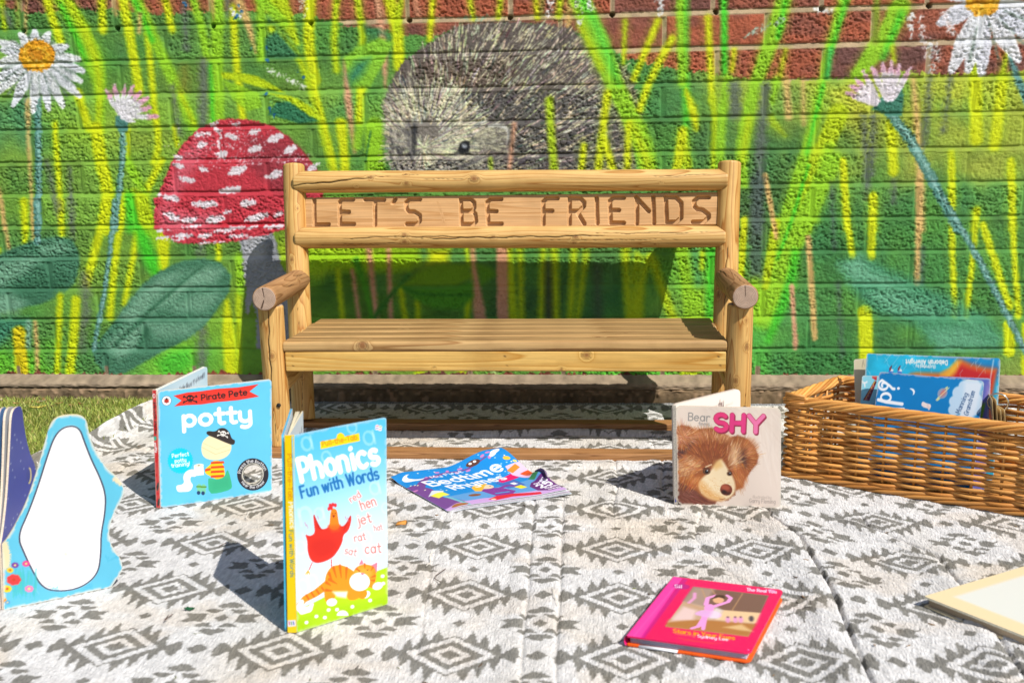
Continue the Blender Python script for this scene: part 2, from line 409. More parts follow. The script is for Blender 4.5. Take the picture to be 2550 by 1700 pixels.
# --- painted ground of the mural: soft patches of green
CP = np.array([  # photo x, y, r, g, b
 (60, 70, 62, 132, 74), (250, 60, 62, 128, 72), (430, 60, 66, 130, 76), (60, 190, 100, 160, 62), (230, 150, 70, 150, 70), (400, 130, 84, 150, 84),
 (560, 120, 80, 150, 84), (700, 130, 70, 140, 76), (480, 200, 92, 150, 66), (640, 220, 90, 160, 60), (760, 260, 96, 160, 70), (50, 300, 58, 128, 104), (180, 340, 112, 176, 52),
 (60, 430, 104, 166, 72), (200, 450, 100, 165, 70), (350, 330, 118, 172, 66), (350, 430, 100, 164, 66), (60, 520, 92, 160, 64), (200, 540, 96, 160, 66), (120, 620, 66, 140, 90),
 (250, 660, 96, 158, 66), (300, 780, 84, 150, 70), (500, 620, 80, 144, 66), (60, 830, 70, 140, 80), (60, 910, 86, 190, 48), (250, 900, 66, 140, 84), (480, 890, 88, 180, 54), (560, 800, 100, 170, 56), (600, 760, 96, 150, 46),
 (880, 90, 60, 130, 72), (900, 250, 92, 168, 84), (960, 400, 60, 128, 72), (1560, 180, 50, 120, 76), (1600, 260, 56, 130, 84), (1600, 330, 70, 150, 70), (1650, 400, 70, 150, 72),
 (1750, 250, 60, 122, 84), (1800, 240, 130, 172, 62), (1790, 340, 62, 126, 84), (1960, 240, 140, 182, 66), (2100, 260, 160, 196, 60), (2200, 330, 134, 174, 62), (2400, 240, 150, 190, 60), (2500, 320, 134, 176, 60),
 (1960, 380, 52, 116, 72), (2050, 400, 110, 160, 64), (2250, 400, 138, 176, 70), (2480, 400, 136, 176, 72), (1950, 470, 64, 128, 76), (2100, 470, 66, 134, 74), (2350, 480, 58, 130, 72), (2500, 500, 66, 136, 74),
 (1850, 560, 66, 120, 80), (2050, 560, 52, 128, 76), (2300, 560, 52, 128, 70), (2500, 600, 60, 134, 74), (2100, 650, 44, 118, 70), (2350, 680, 50, 126, 72), (1880, 700, 84, 170, 70), (2000, 720, 56, 132, 76),
 (2000, 800, 54, 130, 80), (2300, 760, 52, 128, 84), (1900, 860, 70, 160, 74), (2050, 900, 44, 124, 72), (2250, 850, 54, 130, 84), (2450, 850, 60, 138, 84), (2500, 930, 110, 160, 76),
 (820, 640, 150, 206, 24), (1000, 640, 120, 190, 40), (1150, 640, 66, 140, 90), (1300, 650, 60, 136, 76), (1500, 640, 66, 136, 80), (1750, 680, 96, 190, 60), (1700, 760, 96, 170, 70),
 (850, 720, 62, 132, 40), (1000, 760, 74, 140, 40), (1100, 760, 62, 130, 50), (1350, 740, 48, 110, 66), (1550, 740, 34, 104, 64), (800, 930, 96, 176, 60), (1100, 930, 110, 170, 64), (1300, 930, 84, 166, 72), (1600, 930, 70, 180, 56), (1750, 930, 90, 180, 60)], float)
pq = MU.m(CP[:, :2]); wgt = None
lo = (slice(None, None, 8), slice(None, None, 8))
gx, gy = _gx[lo].astype(np.float32), _gy[lo].astype(np.float32)
num = np.zeros(gx.shape+(3,), np.float32); den = np.zeros(gx.shape, np.float32)
wx = gx+(vnoise(gx/25, gy/25)-.5)*60; wy = gy+(vnoise(gx/25+50, gy/25)-.5)*30
for (a, b_), c in zip(pq, CP[:, 2:]):
    w = 1/(((wx-a)/1.6)**2+(wy-b_)**2+120)**1.6
    num += w[..., None]*c; den += w
base = (num/den[..., None])/255
yi = np.minimum(_gy//8, base.shape[0]-1); xi = np.minimum(_gx//8, base.shape[1]-1)
MU.img = base
_b = base
img = Canvas(base.shape[1], base.shape[0], (0, 0, 0)); img.img = base
MU.img = img.sample(_gx/8.0, _gy/8.0).astype(np.float32)
MU.img *= np.array((1.14, .95, .74), np.float32); MU.img = MU.img*.92+.08*MU.img.mean(-1, keepdims=True)
MU.img *= (1.0+.2*brick_r)[..., None]*(0.88+.24*fbm(_gx/14, _gy/10, 3))[..., None]
# soft darker/lighter spray clouds, each kept inside a few bricks
for i in range(170):
    a, b_ = RNG.uniform(0, 2550), RNG.uniform(60, 900)
    c = [(52, 122, 74), (120, 180, 50), (70, 150, 60), (46, 110, 80), (100, 170, 60)][RNG.integers(5)]
    MU.ell((a, b_), RNG.uniform(12, 40), RNG.uniform(18, 40), c, RNG.uniform(-20, 20), .34, soft=24, rough=3)
green = MU.img.copy()

Y, Y2, L_, G2, K, P_, PK, OL, DG = (216, 226, 6), (190, 214, 10), (152, 208, 34), (70, 204, 36), (104, 112, 106), (222, 182, 112), (218, 160, 124), (150, 170, 50), (44, 110, 66)
def st(c, pts, w, color, soft=6, rough=1.3, alpha=.96):
    """one sprayed stroke; width in crop pixels"""
    z = CROP[c][2]; ww = np.asarray(w, float)/z
    pts = pxs(c, pts)
    if len(pts) > 2:                                     # smooth bends
        p = np.asarray(pts); t = np.linspace(0, len(p)-1, len(p)*4)
        q = np.c_[np.interp(t, range(len(p)), p[:, 0]), np.interp(t, range(len(p)), p[:, 1])]
        for _ in range(3): q[1:-1] = (q[:-2]+2*q[1:-1]+q[2:])/4
        if ww.ndim: ww = np.interp(t, range(len(p)), ww)
        pts = q
    if type(color) is tuple and color in (Y, Y2, L_) and np.max(ww) > 8: MU.line(pts, ww*1.25+9, L_ if color == L_ else (150, 196, 40), .30, 13, 3)
    MU.line(pts, ww*1.08, color, alpha, soft, rough)
def pl(c, pts, color, soft=3, rough=1.2, alpha=1.0): MU.poly(pxs(c, pts), color, alpha, min(soft, 14), min(rough, 4))

# region above the ragged edge stays bare brick
U = [(-900, 20), (0, 8), (24, 20), (47, 26), (65, 33), (109, 35), (153, 27), (207, 22), (240, 27), (276, 24), (330, 30), (364, 29), (400, 38), (454, 35), (500, 31), (567, 33), (644, 29), (785, 42), (833, 55), (865, 69), (941, 73), (1003, 87), (1054, 91), (1075, 98), (1134, 75),
     (1300, 60), (1490, 95), (1523, 127), (1559, 149), (1650, 164), (1694, 178), (1758, 182), (1809, 191), (1860, 196), (1918, 199), (2053, 199), (2122, 193), (2190, 184), (2264, 180), (2333, 187), (2464, 185), (2550, 178), (3400, 150), (3400, -700), (-900, -700)]
pmask = Canvas(cw, chh, (0, 0, 0), HW, sc=MU.sc, rough=RN)
pmask.poly(U, (255, 255, 255), soft=1.5, rough=5)
um = pmask.img[..., :1]
MU.img = MU.img*(1-um)+raw*um

# --- strokes and leaves, upper left
st('A', [(430, 0), (560, 200), (660, 430), (700, 640), (700, 900)], [105, 120, 130, 70, 30], L_); st('A', [(470, 0), (600, 230), (690, 480), (690, 880)], [45, 60, 50, 20], Y2, 8)
st('A', [(425, 40), (560, 330), (600, 420)], [20, 30, 6], G2, 8)
for w, c, pts in [(55, Y, [(330, 0), (360, 110), (425, 290)]), (52, Y, [(705, 0), (712, 210)]), (62, Y, [(850, 0), (900, 260), (960, 620)]), (42, Y, [(1020, 230), (1050, 600), (1100, 1000), (1060, 1110)]),
                  (46, Y, [(1140, 0), (1185, 205)]), (46, Y, [(1600, 60), (1620, 400), (1670, 800)]), (70, Y, [(2130, 0), (2120, 250), (2130, 400), (2160, 560)]),
                  (58, Y, [(540, 640), (620, 880)]), (30, Y2, [(690, 700), (680, 880), (660, 1000)]), (85, Y, [(670, 880), (700, 1120), (750, 1310), (730, 1568)]), (38, Y, [(385, 850), (430, 1568)]),
                  (38, Y, [(165, 1380), (180, 1568)]), (24, Y, [(880, 880), (885, 1090)]), (46, Y, [(1110, 1100), (1000, 1330)]), (44, Y, [(850, 1330), (830, 1568)]), (26, Y, [(1200, 870), (1220, 1000)]),
                  (34, Y2, [(20, 0), (40, 190)]), (40, Y2, [(2310, 0), (2290, 300), (2310, 480)])]:
    st('A', pts, w, c)
st('A', [(940, 0), (1010, 150), (1120, 400), (1200, 560), (1330, 860)], 72, L_); st('A', [(925, 0), (1000, 160), (1050, 280)], 26, G2, 8); st('A', [(1240, 640), (1340, 850)], 30, Y2)
st('A', [(1330, 0), (1390, 200), (1430, 420)], 50, L_); st('A', [(1500, 0), (1490, 420), (1500, 850)], [85, 75, 90], L_); st('A', [(1440, 450), (1470, 860)], 22, G2, 8)
st('A', [(1795, 0), (1795, 400)], 56, L_); st('A', [(1900, 0), (1990, 190), (2040, 300)], [150, 70, 30], Y2); st('A', [(1790, 0), (1950, 160)], 60, L_)
st('A', [(1860, 200), (1990, 320), (2080, 440), (2200, 800), (2290, 1170)], [40, 34, 40, 60, 55], Y2); st('A', [(2150, 560), (2260, 1000), (2300, 1180)], 30, Y)
st('A', [(1640, 0), (1700, 150), (1755, 360)], [55, 50, 12], P_)
st('A', [(130, 0), (130, 180)], 40, OL, 8, alpha=.6); st('A', [(190, 0), (178, 240)], 18, P_); st('A', [(190, 690), (210, 1100), (232, 1568)], 20, P_); st('A', [(0, 1290), (40, 1568)], 24, P_)
st('A', [(790, 0), (800, 100)], 30, P_, alpha=.8); st('A', [(965, 100), (960, 220)], 24, P_); st('A', [(1460, 0), (1470, 140)], [30, 4], P_)
for w, pts in [(34, [(40, 70), (80, 170)]), (34, [(1272, 0), (1280, 330)]), (60, [(1400, 430), (1400, 870)]), (24, [(1190, 600), (1235, 920)]), (30, [(330, 1100), (430, 1568)]), (22, [(480, 1150), (505, 1568)]), (30, [(1560, 0), (1570, 100)])]:
    st('A', pts, w, K, 9, 4, .8)
st('A', [(1270, 470), (1260, 600)], 55, (140, 130, 40), 14, 4, .7)
pl('A', [(1530, 540), (1640, 560), (1830, 610), (1960, 640), (1900, 600), (1760, 520), (1640, 500), (1520, 500)], Y2); pl('A', [(1530, 545), (1600, 680), (1700, 760), (1800, 740), (1780, 640)], L_, alpha=.8)
pl('A', [(1840, 790), (1900, 700), (2010, 700), (2120, 780), (2190, 830), (2060, 850), (1900, 800)], (46, 118, 80)); pl('A', [(1840, 640), (2000, 660), (2150, 740), (2200, 830), (2120, 790), (1980, 690)], Y2)
pl('A', [(1820, 270), (1900, 210), (2000, 330), (2070, 400), (1900, 400), (1820, 400)], (60, 124, 80), 6)
st('A', [(880, 1090), (920, 1190), (1000, 1330)], [40, 70, 30], L_); st('A', [(930, 1350), (960, 1450), (1020, 1568)], [110, 130, 100], Y2); st('A', [(890, 1340), (900, 1568)], 50, G2, 12)
# --- lower left
st('D', [(20, 0), (40, 150), (72, 340)], 24, P_); st('D', [(232, 0), (235, 280)], 20, P_)
for w, c, pts in [(38, Y, [(180, 0), (180, 295)]), (34, Y, [(430, 0), (430, 240)]), (56, Y, [(740, 0), (690, 220), (600, 565)]), (48, Y, [(850, 0), (800, 350), (760, 790)]), (60, L_, [(1030, 130), (1090, 310)]),
                  (80, Y, [(1130, 240), (1120, 460)]), (40, Y, [(945, 220), (900, 500), (860, 700)]), (32, Y, [(1497, 280), (1503, 400)]), (22, Y, [(0, 330), (10, 380)])]:
    st('D', pts, w, c)
st('D', [(900, 0), (960, 180), (1040, 420), (1080, 500)], [70, 80, 100, 60], G2, 12)
st('D', [(980, 0), (1010, 140)], 100, Y2)
for w, pts in [(24, [(500, 0), (500, 240)]), (20, [(410, 0), (420, 60)]), (70, [(590, 520), (590, 800)]), (70, [(1390, 880), (1390, 1160)]), (60, [(570, 830), (560, 1000)]), (50, [(1380, 290), (1380, 360)])]:
    st('D', pts, w, K, 12, 5, .75)
st('D', [(1560, 690), (1570, 900), (1600, 1205)], [30, 90, 100], Y); st('D', [(1640, 640), (1640, 1190)], 40, Y2); st('D', [(1640, 380), (1650, 620)], 40, L_)
# leaves, lower left
LF, LM, LD = (70, 126, 94), (134, 180, 150), (44, 100, 68)
pl('D', [(-60, 390), (0, 365), (110, 315), (250, 265), (400, 240), (500, 262), (545, 340), (555, 430), (520, 560), (430, 640), (300, 700), (120, 740), (-60, 760)], LF, 5)
pl('D', [(0, 410), (180, 380), (300, 390), (200, 480), (60, 580), (-60, 600)], LM, 30, 4, .7); pl('D', [(270, 300), (430, 270), (500, 330), (400, 370), (290, 370)], LM, 30, 4, .6)
pl('D', [(-60, 640), (60, 630), (200, 690), (120, 770), (-60, 820)], LM, 30, 4, .75); pl('D', [(60, 560), (260, 520), (520, 500), (420, 640), (200, 690)], LD, 24, 5, .5)
pl('D', [(-60, 800), (200, 800), (220, 850), (100, 890), (0, 1000), (-60, 1000)], (64, 134, 100), 14)
pl('D', [(640, 1020), (720, 910), (800, 810), (880, 700), (980, 570), (1100, 480), (1250, 410), (1400, 392), (1520, 420), (1590, 510), (1575, 620), (1490, 750), (1400, 860), (1280, 950), (1120, 1030), (980, 1110), (860, 1180), (740, 1190), (660, 1100)], LF, 4)
pl('D', [(820, 790), (960, 620), (1120, 510), (1280, 470), (1150, 600), (1020, 740), (900, 850)], LM, 22, 4, .75)
pl('D', [(1010, 770), (1150, 640), (1300, 500), (1430, 450), (1540, 470), (1480, 560), (1300, 600), (1180, 700)], LM, 14, 5, .8)
pl('D', [(1150, 740), (1300, 640), (1480, 610), (1520, 660), (1400, 760), (1200, 760)], LM, 26, 4, .65); pl('D', [(720, 980), (860, 860), (1000, 830), (960, 1000), (820, 1080)], LM, 22, 4, .75)
pl('D', [(1000, 830), (1300, 830), (1420, 800), (1320, 920), (1080, 940)], LM, 34, 4, .6)
st('D', [(1010, 770), (1150, 650), (1250, 560), (1400, 440)], [16, 14, 10, 4], LD, 5); st('D', [(790, 990), (900, 880), (1000, 800)], 18, LD, 7); st('D', [(960, 1000), (1010, 880)], 22, LD, 9)
pl('D', [(1080, 1100), (1180, 1030), (1300, 1010), (1330, 1110), (1250, 1190), (1130, 1190)], (84, 196, 50), 14)
for w, c, pts in [(40, Y, [(422, 650), (410, 900), (400, 1180)]), (62, Y, [(530, 680), (510, 950), (485, 1195)]), (95, (228, 204, 10), [(140, 900), (150, 1050), (165, 1205)]), (30, P_, [(250, 830), (268, 1205)]), (36, LM, [(205, 830), (200, 1000)])]:
    st('D', pts, w, c)
# --- top centre
for w, c, pts in [(42, Y2, [(115, 0), (150, 250), (150, 620)]), (46, Y, [(135, 620), (125, 840)]), (72, Y, [(335, 0), (390, 220), (400, 460)]), (34, Y2, [(410, 0), (385, 200)]), (34, Y, [(630, 0), (608, 275)]),
                  (28, Y2, [(885, 0), (905, 130)]), (28, Y2, [(1095, 0), (1078, 122)]), (30, Y, [(1335, 0), (1345, 124)]), (22, (150, 150, 60), [(1380, 0), (1370, 110)]), (34, Y2, [(1500, 0), (1490, 110)]), (34, P_, [(1570, 0), (1550, 190)])]:
    st('B', pts, w, c)
st('B', [(250, 0), (280, 200), (300, 420), (305, 600)], [40, 44, 44, 8], PK); st('B', [(510, 0), (530, 110)], 40, PK, alpha=.6); st('B', [(30, 420), (50, 700), (95, 1040)], [20, 50, 18], PK)
pl('B', [(20, 400), (120, 320), (270, 260), (360, 300), (300, 420), (200, 600), (70, 600), (40, 480)], (140, 200, 50), 5); pl('B', [(50, 520), (100, 430), (200, 400), (160, 500), (70, 590)], (58, 134, 90), 12)
pl('B', [(160, 180), (270, 210), (340, 260), (300, 240), (180, 230)], (56, 124, 78), 10)
st('B', [(0, 850), (20, 1000), (30, 1190)], [70, 60, 60], Y); st('B', [(230, 870), (235, 1190)], [110, 120], L_); st('B', [(130, 880), (110, 1000)], 50, L_, alpha=.8); st('B', [(205, 900), (170, 1100)], 8, DG, 4)
# --- top right
st('C', [(5, 0), (10, 500), (30, 800), (0, 1000)], [60, 40, 40, 30], G2, 10); st('C', [(20, 620), (70, 760), (90, 880)], [20, 55, 30], Y); st('C', [(0, 930), (30, 1160)], 60, Y2)
st('C', [(170, 130), (185, 400), (200, 680)], 36, Y); st('C', [(200, 680), (225, 810), (210, 1160)], [40, 44, 40], Y2); st('C', [(280, 0), (285, 500)], 42, G2); st('C', [(310, 540), (270, 760), (250, 1160)], 50, L_); st('C', [(350, 350), (335, 480)], 24, Y)
st('C', [(690, 0), (640, 180), (560, 400), (510, 540), (440, 800), (390, 1100), (420, 1260)], [90, 100, 90, 80, 80, 70, 50], L_); st('C', [(700, 20), (650, 260)], 22, G2, 8); st('C', [(450, 820), (400, 1120)], 40, Y2, 10)
st('C', [(1100, 0), (1010, 280), (950, 560), (900, 850), (800, 1200), (700, 1568)], [60, 50, 46, 70, 80, 70], L_); st('C', [(1120, 0), (1020, 330)], 22, G2, 8); st('C', [(1010, 350), (985, 530)], 34, (70, 190, 80)); st('C', [(960, 580), (880, 900), (830, 1150)], 18, G2, 6)
st('C', [(1480, 60), (1390, 250), (1290, 380), (1200, 510)], [120, 115, 110, 90], L_); st('C', [(1060, 780), (1000, 940), (900, 1130), (850, 1300), (830, 1568)], [120, 110, 110, 120, 90], Y2); st('C', [(1000, 1010), (920, 1230), (900, 1500)], 40, L_, 10); st('C', [(1490, 100), (1370, 400)], 30, G2, 10)
st('C', [(1325, 0), (1315, 290)], 40, OL); st('C', [(700, 350), (660, 540)], 30, Y2, alpha=.7); st('C', [(1430, 330), (1440, 420)], 26, Y2); st('C', [(640, 550), (600, 700)], 40, L_); st('C', [(600, 820), (700, 930)], [60, 10], Y2, alpha=.6)
st('C', [(705, 555), (722, 800)], 44, P_, alpha=.85); st('C', [(820, 545), (825, 850)], 28, P_, alpha=.7); st('C', [(1575, 550), (1615, 1000), (1630, 1568)], [30, 44, 46], P_, 7)
for w, pts in [(60, [(565, 600), (530, 1000), (505, 1568)]), (30, [(1690, 530), (1650, 990)]), (22, [(1825, 540), (1780, 900)]), (34, [(1235, 800), (1255, 1100), (1260, 1350)]), (24, [(1445, 1180), (1440, 1380)]), (70, [(350, 590), (360, 780)]), (30, [(1300, 800), (1290, 1200)])]:
    st('C', pts, w, (96, 106, 100), 9, 4, .85)
for w, pts in [(72, [(2000, 500), (2005, 960)]), (62, [(2185, 540), (2130, 1000)]), (60, [(1425, 850), (1440, 1175)]), (36, [(1832, 1050), (1842, 1400)]), (36, [(2248, 1130), (2250, 1568)]), (36, [(1095, 1105), (1120, 1568)]), (48, [(1300, 1350), (1300, 1568)]), (40, [(2005, 1440), (1990, 1568)])]:
    st('C', pts, w, Y)
st('C', [(1990, 400), (2000, 500)], 30, Y2); st('C', [(2220, 350), (2180, 520)], 26, Y2); st('C', [(560, 1200), (630, 1568)], 20, P_)
# --- right
st('G', [(590, 0), (500, 170), (430, 330), (360, 480), (310, 620)], [60, 70, 66, 70, 80], L_); st('G', [(470, 0), (410, 200), (350, 400), (300, 620)], [30, 40, 40, 60], L_); st('G', [(490, 20), (430, 220), (370, 380)], 10, G2, 5); st('G', [(440, 360), (420, 500), (330, 700)], [30, 40, 30], G2, 9, alpha=.8)
for w, c, pts in [(24, Y, [(240, 230), (225, 450)]), (30, Y2, [(365, 240), (320, 490)]), (22, Y, [(625, 0), (637, 200), (662, 372)]), (26, Y, [(742, 135), (736, 375)]), (21, Y, [(1050, 0), (1050, 300), (1062, 605)]), (22, Y, [(1280, 0), (1290, 320), (1312, 605)]),
                  (19, Y, [(1150, 195), (1108, 610)]), (26, Y, [(1172, 250), (1220, 400), (1275, 570)]), (50, Y, [(712, 590), (715, 760)]), (40, Y, [(1272, 640), (1276, 745)]), (18, P_, [(322, 60), (365, 300)]), (22, P_, [(490, 300), (515, 690)]), (18, PK, [(425, 490), (440, 730)]), (22, P_, [(925, 50), (915, 480)]), (14, Y, [(1330, 640), (1330, 860)])]:
    st('G', pts, w, c, 4)
for w, pts in [(50, [(290, 80), (285, 470)]), (12, [(606, 480), (622, 760)]), (14, [(936, 340), (932, 480)]), (12, [(580, 90), (590, 340)])]:
    st('G', pts, w, (78, 96, 90), 8, 4, .75)
st('G', [(290, 640), (310, 860)], 60, (90, 190, 70), 14, alpha=.7); st('G', [(280, 480), (300, 620)], 40, L_, 10); st('G', [(20, 830), (60, 870)], 60, Y2)
pl('G', [(610, 400), (690, 368), (760, 400), (930, 480), (1050, 540), (1180, 600), (1240, 680), (1235, 740), (1000, 745), (900, 640), (740, 590), (660, 500)], (72, 148, 110), 18, 5, .8)
pl('G', [(610, 410), (690, 375), (740, 430), (850, 480), (760, 480), (660, 470)], (124, 186, 150), 22, 5, .7); pl('G', [(720, 520), (800, 500), (960, 560), (1000, 600), (800, 590)], (124, 186, 150), 20, 5, .6); pl('G', [(960, 660), (1100, 650), (1220, 720), (1000, 740)], (110, 176, 140), 26, 5, .6); st('G', [(640, 480), (900, 500), (1240, 700)], 6, (120, 190, 150), 8, alpha=.6)
# --- strokes seen under the back rail of the bench
pl('E', [(560, 800), (1460, 800), (1480, 900), (1400, 980), (560, 980)], (164, 214, 20), 20); pl('E', [(1570, 800), (1730, 800), (1720, 920), (1560, 920)], Y, 14)
for w, pts in [(50, [(1065, 790), (1090, 1000), (1130, 1400)]), (40, [(1230, 790), (1240, 1100), (1250, 1400)]), (34, [(930, 980), (990, 1400)]), (80, [(2180, 780), (2170, 1100), (2180, 1400)])]: st('E', pts, w, PK)
st('E', [(1920, 790), (1940, 1000), (1990, 1400)], [50, 60, 110], PK)
for w, pts in [(44, [(810, 980), (850, 1400)]), (46, [(1330, 1130), (1370, 1400)]), (44, [(1470, 1230), (1475, 1400)]), (44, [(1890, 1200), (1880, 1400)]), (40, [(2240, 1000), (2280, 1400)]), (30, [(1880, 800), (1890, 930)])]: st('E', pts, w, Y2)
pl('E', [(1340, 1105), (1460, 1000), (1620, 930), (1900, 920), (1925, 1040), (1800, 1100), (1560, 1105)], (118, 168, 24), 8); pl('E', [(1340, 1115), (1560, 1120), (1800, 1110), (1930, 1060), (1930, 1200), (1820, 1300), (1600, 1290), (1440, 1210)], (84, 160, 34), 8); pl('E', [(1960, 920), (2080, 950), (2125, 1010), (2000, 1100)], (96, 156, 30), 8)
st('E', [(1110, 1370), (1200, 1240), (1310, 1110), (1400, 1010)], [40, 34, 24, 16], (60, 130, 40)); st('E', [(960, 900), (1030, 1080), (1090, 1370)], [60, 50, 30], (80, 160, 30)); st('E', [(1360, 1120), (1500, 1180), (1900, 1180)], 10, (50, 120, 30))
for w, pts in [(54, [(215, 760), (225, 1000), (240, 1310)]), (40, [(300, 760), (312, 1310)]), (42, [(480, 760), (462, 1310)]), (52, [(565, 760), (580, 1310)]), (48, [(722, 760), (690, 1310)]), (38, [(815, 780), (745, 1310)]), (30, [(1240, 820), (1150, 1310)]),
               (60, [(1120, 760), (1130, 1000), (1160, 1310)]), (60, [(1330, 830), (1420, 1100), (1500, 1310)])]: st('F', pts, w, Y2, 9)
st('F', [(1310, 800), (1240, 1000), (1200, 1310)], [40, 50, 110], Y2, 9); st('F', [(1210, 790), (1180, 1000)], 30, Y2, 9); st('F', [(520, 870), (525, 1310)], 44, (70, 66, 60), 12, alpha=.7); st('F', [(900, 900), (910, 1310)], 50, (80, 80, 76), 14, alpha=.6)
st('F', [(160, 750), (165, 1310)], 82, PK); st('F', [(1570, 760), (1610, 1000), (1650, 1310)], [110, 100, 130], L_); st('F', [(1785, 760), (1770, 1310)], [60, 50], G2, 10); st('F', [(1690, 1050), (1700, 1310)], 70, L_, alpha=.8); st('F', [(1660, 760), (1690, 1020)], 60, (80, 156, 90), 14); st('F', [(1720, 780), (1715, 900)], 30, Y2); st('F', [(1500, 1300), (1800, 1306)], 20, Y2)
st('H', [(720, 350), (800, 415)], [20, 40], (110, 180, 70)); st('H', [(1850, 350), (1850, 415)], 50, Y); st('H', [(2120, 350), (2100, 430)], 70, (160, 190, 110)); st('H', [(1120, 350), (1110, 410)], 60, (180, 200, 110)); st('H', [(1500, 350), (1480, 400)], 70, Y2)
# --- daisies
def daisy(c, cen, tips, w, rx, ry, white=(240, 240, 244)):
    for i, t in enumerate(tips):
        v = np.array(t, float)-cen; b = np.array(cen)+v*.2
        st(c, [b, np.array(cen)+v*.62, t], [w*.62, w, w*.42], (white[0]-6*(i % 2),)*2+(white[2],), 2, 1.2)
        for j in range(3):
            o = np.array((-v[1], v[0]))/np.hypot(*v)*(j-1)*w*.22
            st(c, [np.array(cen)+v*.34+o, np.array(cen)+v*RNG.uniform(.7, .9)+o*.8], 7, (176, 178, 186), 4, 3, .6)
    T_ = [np.array(t, float)-cen for t in tips]
    for a_, b_ in zip(T_, T_[1:]):                       # grey gaps between neighbouring petals
        m_ = (a_/np.hypot(*a_)+b_/np.hypot(*b_)); m_ /= np.hypot(*m_); l_ = min(np.hypot(*a_), np.hypot(*b_))
        if np.dot(a_, b_)/np.hypot(*a_)/np.hypot(*b_) > .5: st(c, [np.array(cen)+m_*l_*.36, np.array(cen)+m_*l_*.86], [9, 15], (112, 132, 118), 4, 2, .8)
    z = CROP[c][2]
    MU.ell(px(c, *cen), rx/z, ry/z, (224, 150, 16), 0, 1, 2, 3)
    MU.ell(px(c, cen[0]-rx*.1, cen[1]+ry*.1), rx*.8/z, ry*.74/z, (246, 190, 40), 10, .8, 6, 3); MU.ell(px(c, cen[0]-rx*.1, cen[1]-ry*.05), rx*.5/z, ry*.4/z, (196, 120, 10), 10, .75, 5, 4)
    for i in range(46):
        a = RNG.uniform(0, 6.28); r = RNG.uniform(.1, .9)**.7
        st(c, [(cen[0]+rx*r*math.cos(a), cen[1]+ry*r*math.sin(a))]*2, RNG.uniform(6, 14), [(255, 226, 120), (180, 110, 8), (250, 205, 70)][i % 3], 3, 2, .8)
TE, TL = (78, 134, 124), (160, 204, 192)
def stem(c, pts, w):
    st(c, pts, w, TE, 3, 2.5)
    st(c, [(x+w*.12, y) for x, y in pts], w*.4, TL, 4, 4, .75)
stem('A', [(268, 690), (270, 900), (272, 1200), (268, 1568)], 46); stem('D', [(265, 0), (262, 280)], 44)
daisy('A', (265, 385), [(0, 290), (30, 345), (150, 240), (245, 215), (345, 232), (470, 320), (545, 410), (580, 490), (562, 560), (552, 660), (440, 730), (345, 752), (235, 765), (100, 722), (-30, 650), (-30, 560), (-30, 450)], 82, 122, 110)
st('A', [(205, 690), (212, 850)], 18, P_)
stem('A', [(842, 870), (852, 1000), (830, 1250), (795, 1568)], 40); stem('D', [(793, 0), (775, 220), (720, 640), (650, 1010)], 34)
pl('A', [(800, 800), (860, 780), (890, 830), (880, 900), (820, 905), (798, 860)], TE)
for i, t in enumerate([(735, 622), (792, 582), (862, 588), (918, 592), (968, 632), (1022, 668), (1040, 738), (1092, 800), (930, 835)]):
    b = np.array((835, 800)); v = np.array(t)-b
    st('A', [b+v*.1, b+v*.6, t], [26, 38, 16], (238, 232, 238), 2, 1.2)
    if i < 8: st('A', [b+v*.78, b+v*.98], [36, 20], (226, 150, 180), 4, 3, .85)
    st('A', [b+v*.3, b+v*.75], 6, (190, 186, 196), 4, 3, .6)
# right-hand daisies
st('C', [(2230, 390), (2290, 550), (2400, 800)], [24, 44, 56], (96, 150, 150), 4)
daisy('C', (2050, 10), [(1838, 480), (2040, 500), (2290, 410), (2480, 300), (2480, 120), (1760, 160), (2400, -160), (1700, -100), (2060, -300), (2420, 240), (1950, 480)], 116, 112, 106, (236, 240, 242))
stem('C', [(1420, 780), (1560, 960), (1700, 1230), (1880, 1568)], 62); stem('G', [(960, 60), (1130, 335), (1270, 610), (1345, 760)], 24)
pl('C', [(1330, 690), (1440, 610), (1500, 590), (1508, 690), (1500, 800), (1400, 790), (1290, 750)], (58, 122, 100))
for i, t in enumerate([(1118, 640), (1145, 585), (1180, 540), (1232, 490), (1290, 462), (1362, 432), (1425, 422), (1482, 445), (1552, 470)]):
    b = np.array((1410, 720)) if i > 3 else np.array((1350, 730)); v = np.array(t)-b
    st('C', [b+v*.15, b+v*.6, t], [30, 44, 14], (238, 226, 234), 2, 1.2)
    st('C', [b+v*.8, b+v*.99], [34, 12], (228, 164, 190), 4, 3, .85); st('C', [b+v*.35, b+v*.8], 6, (186, 180, 192), 4, 3, .6)
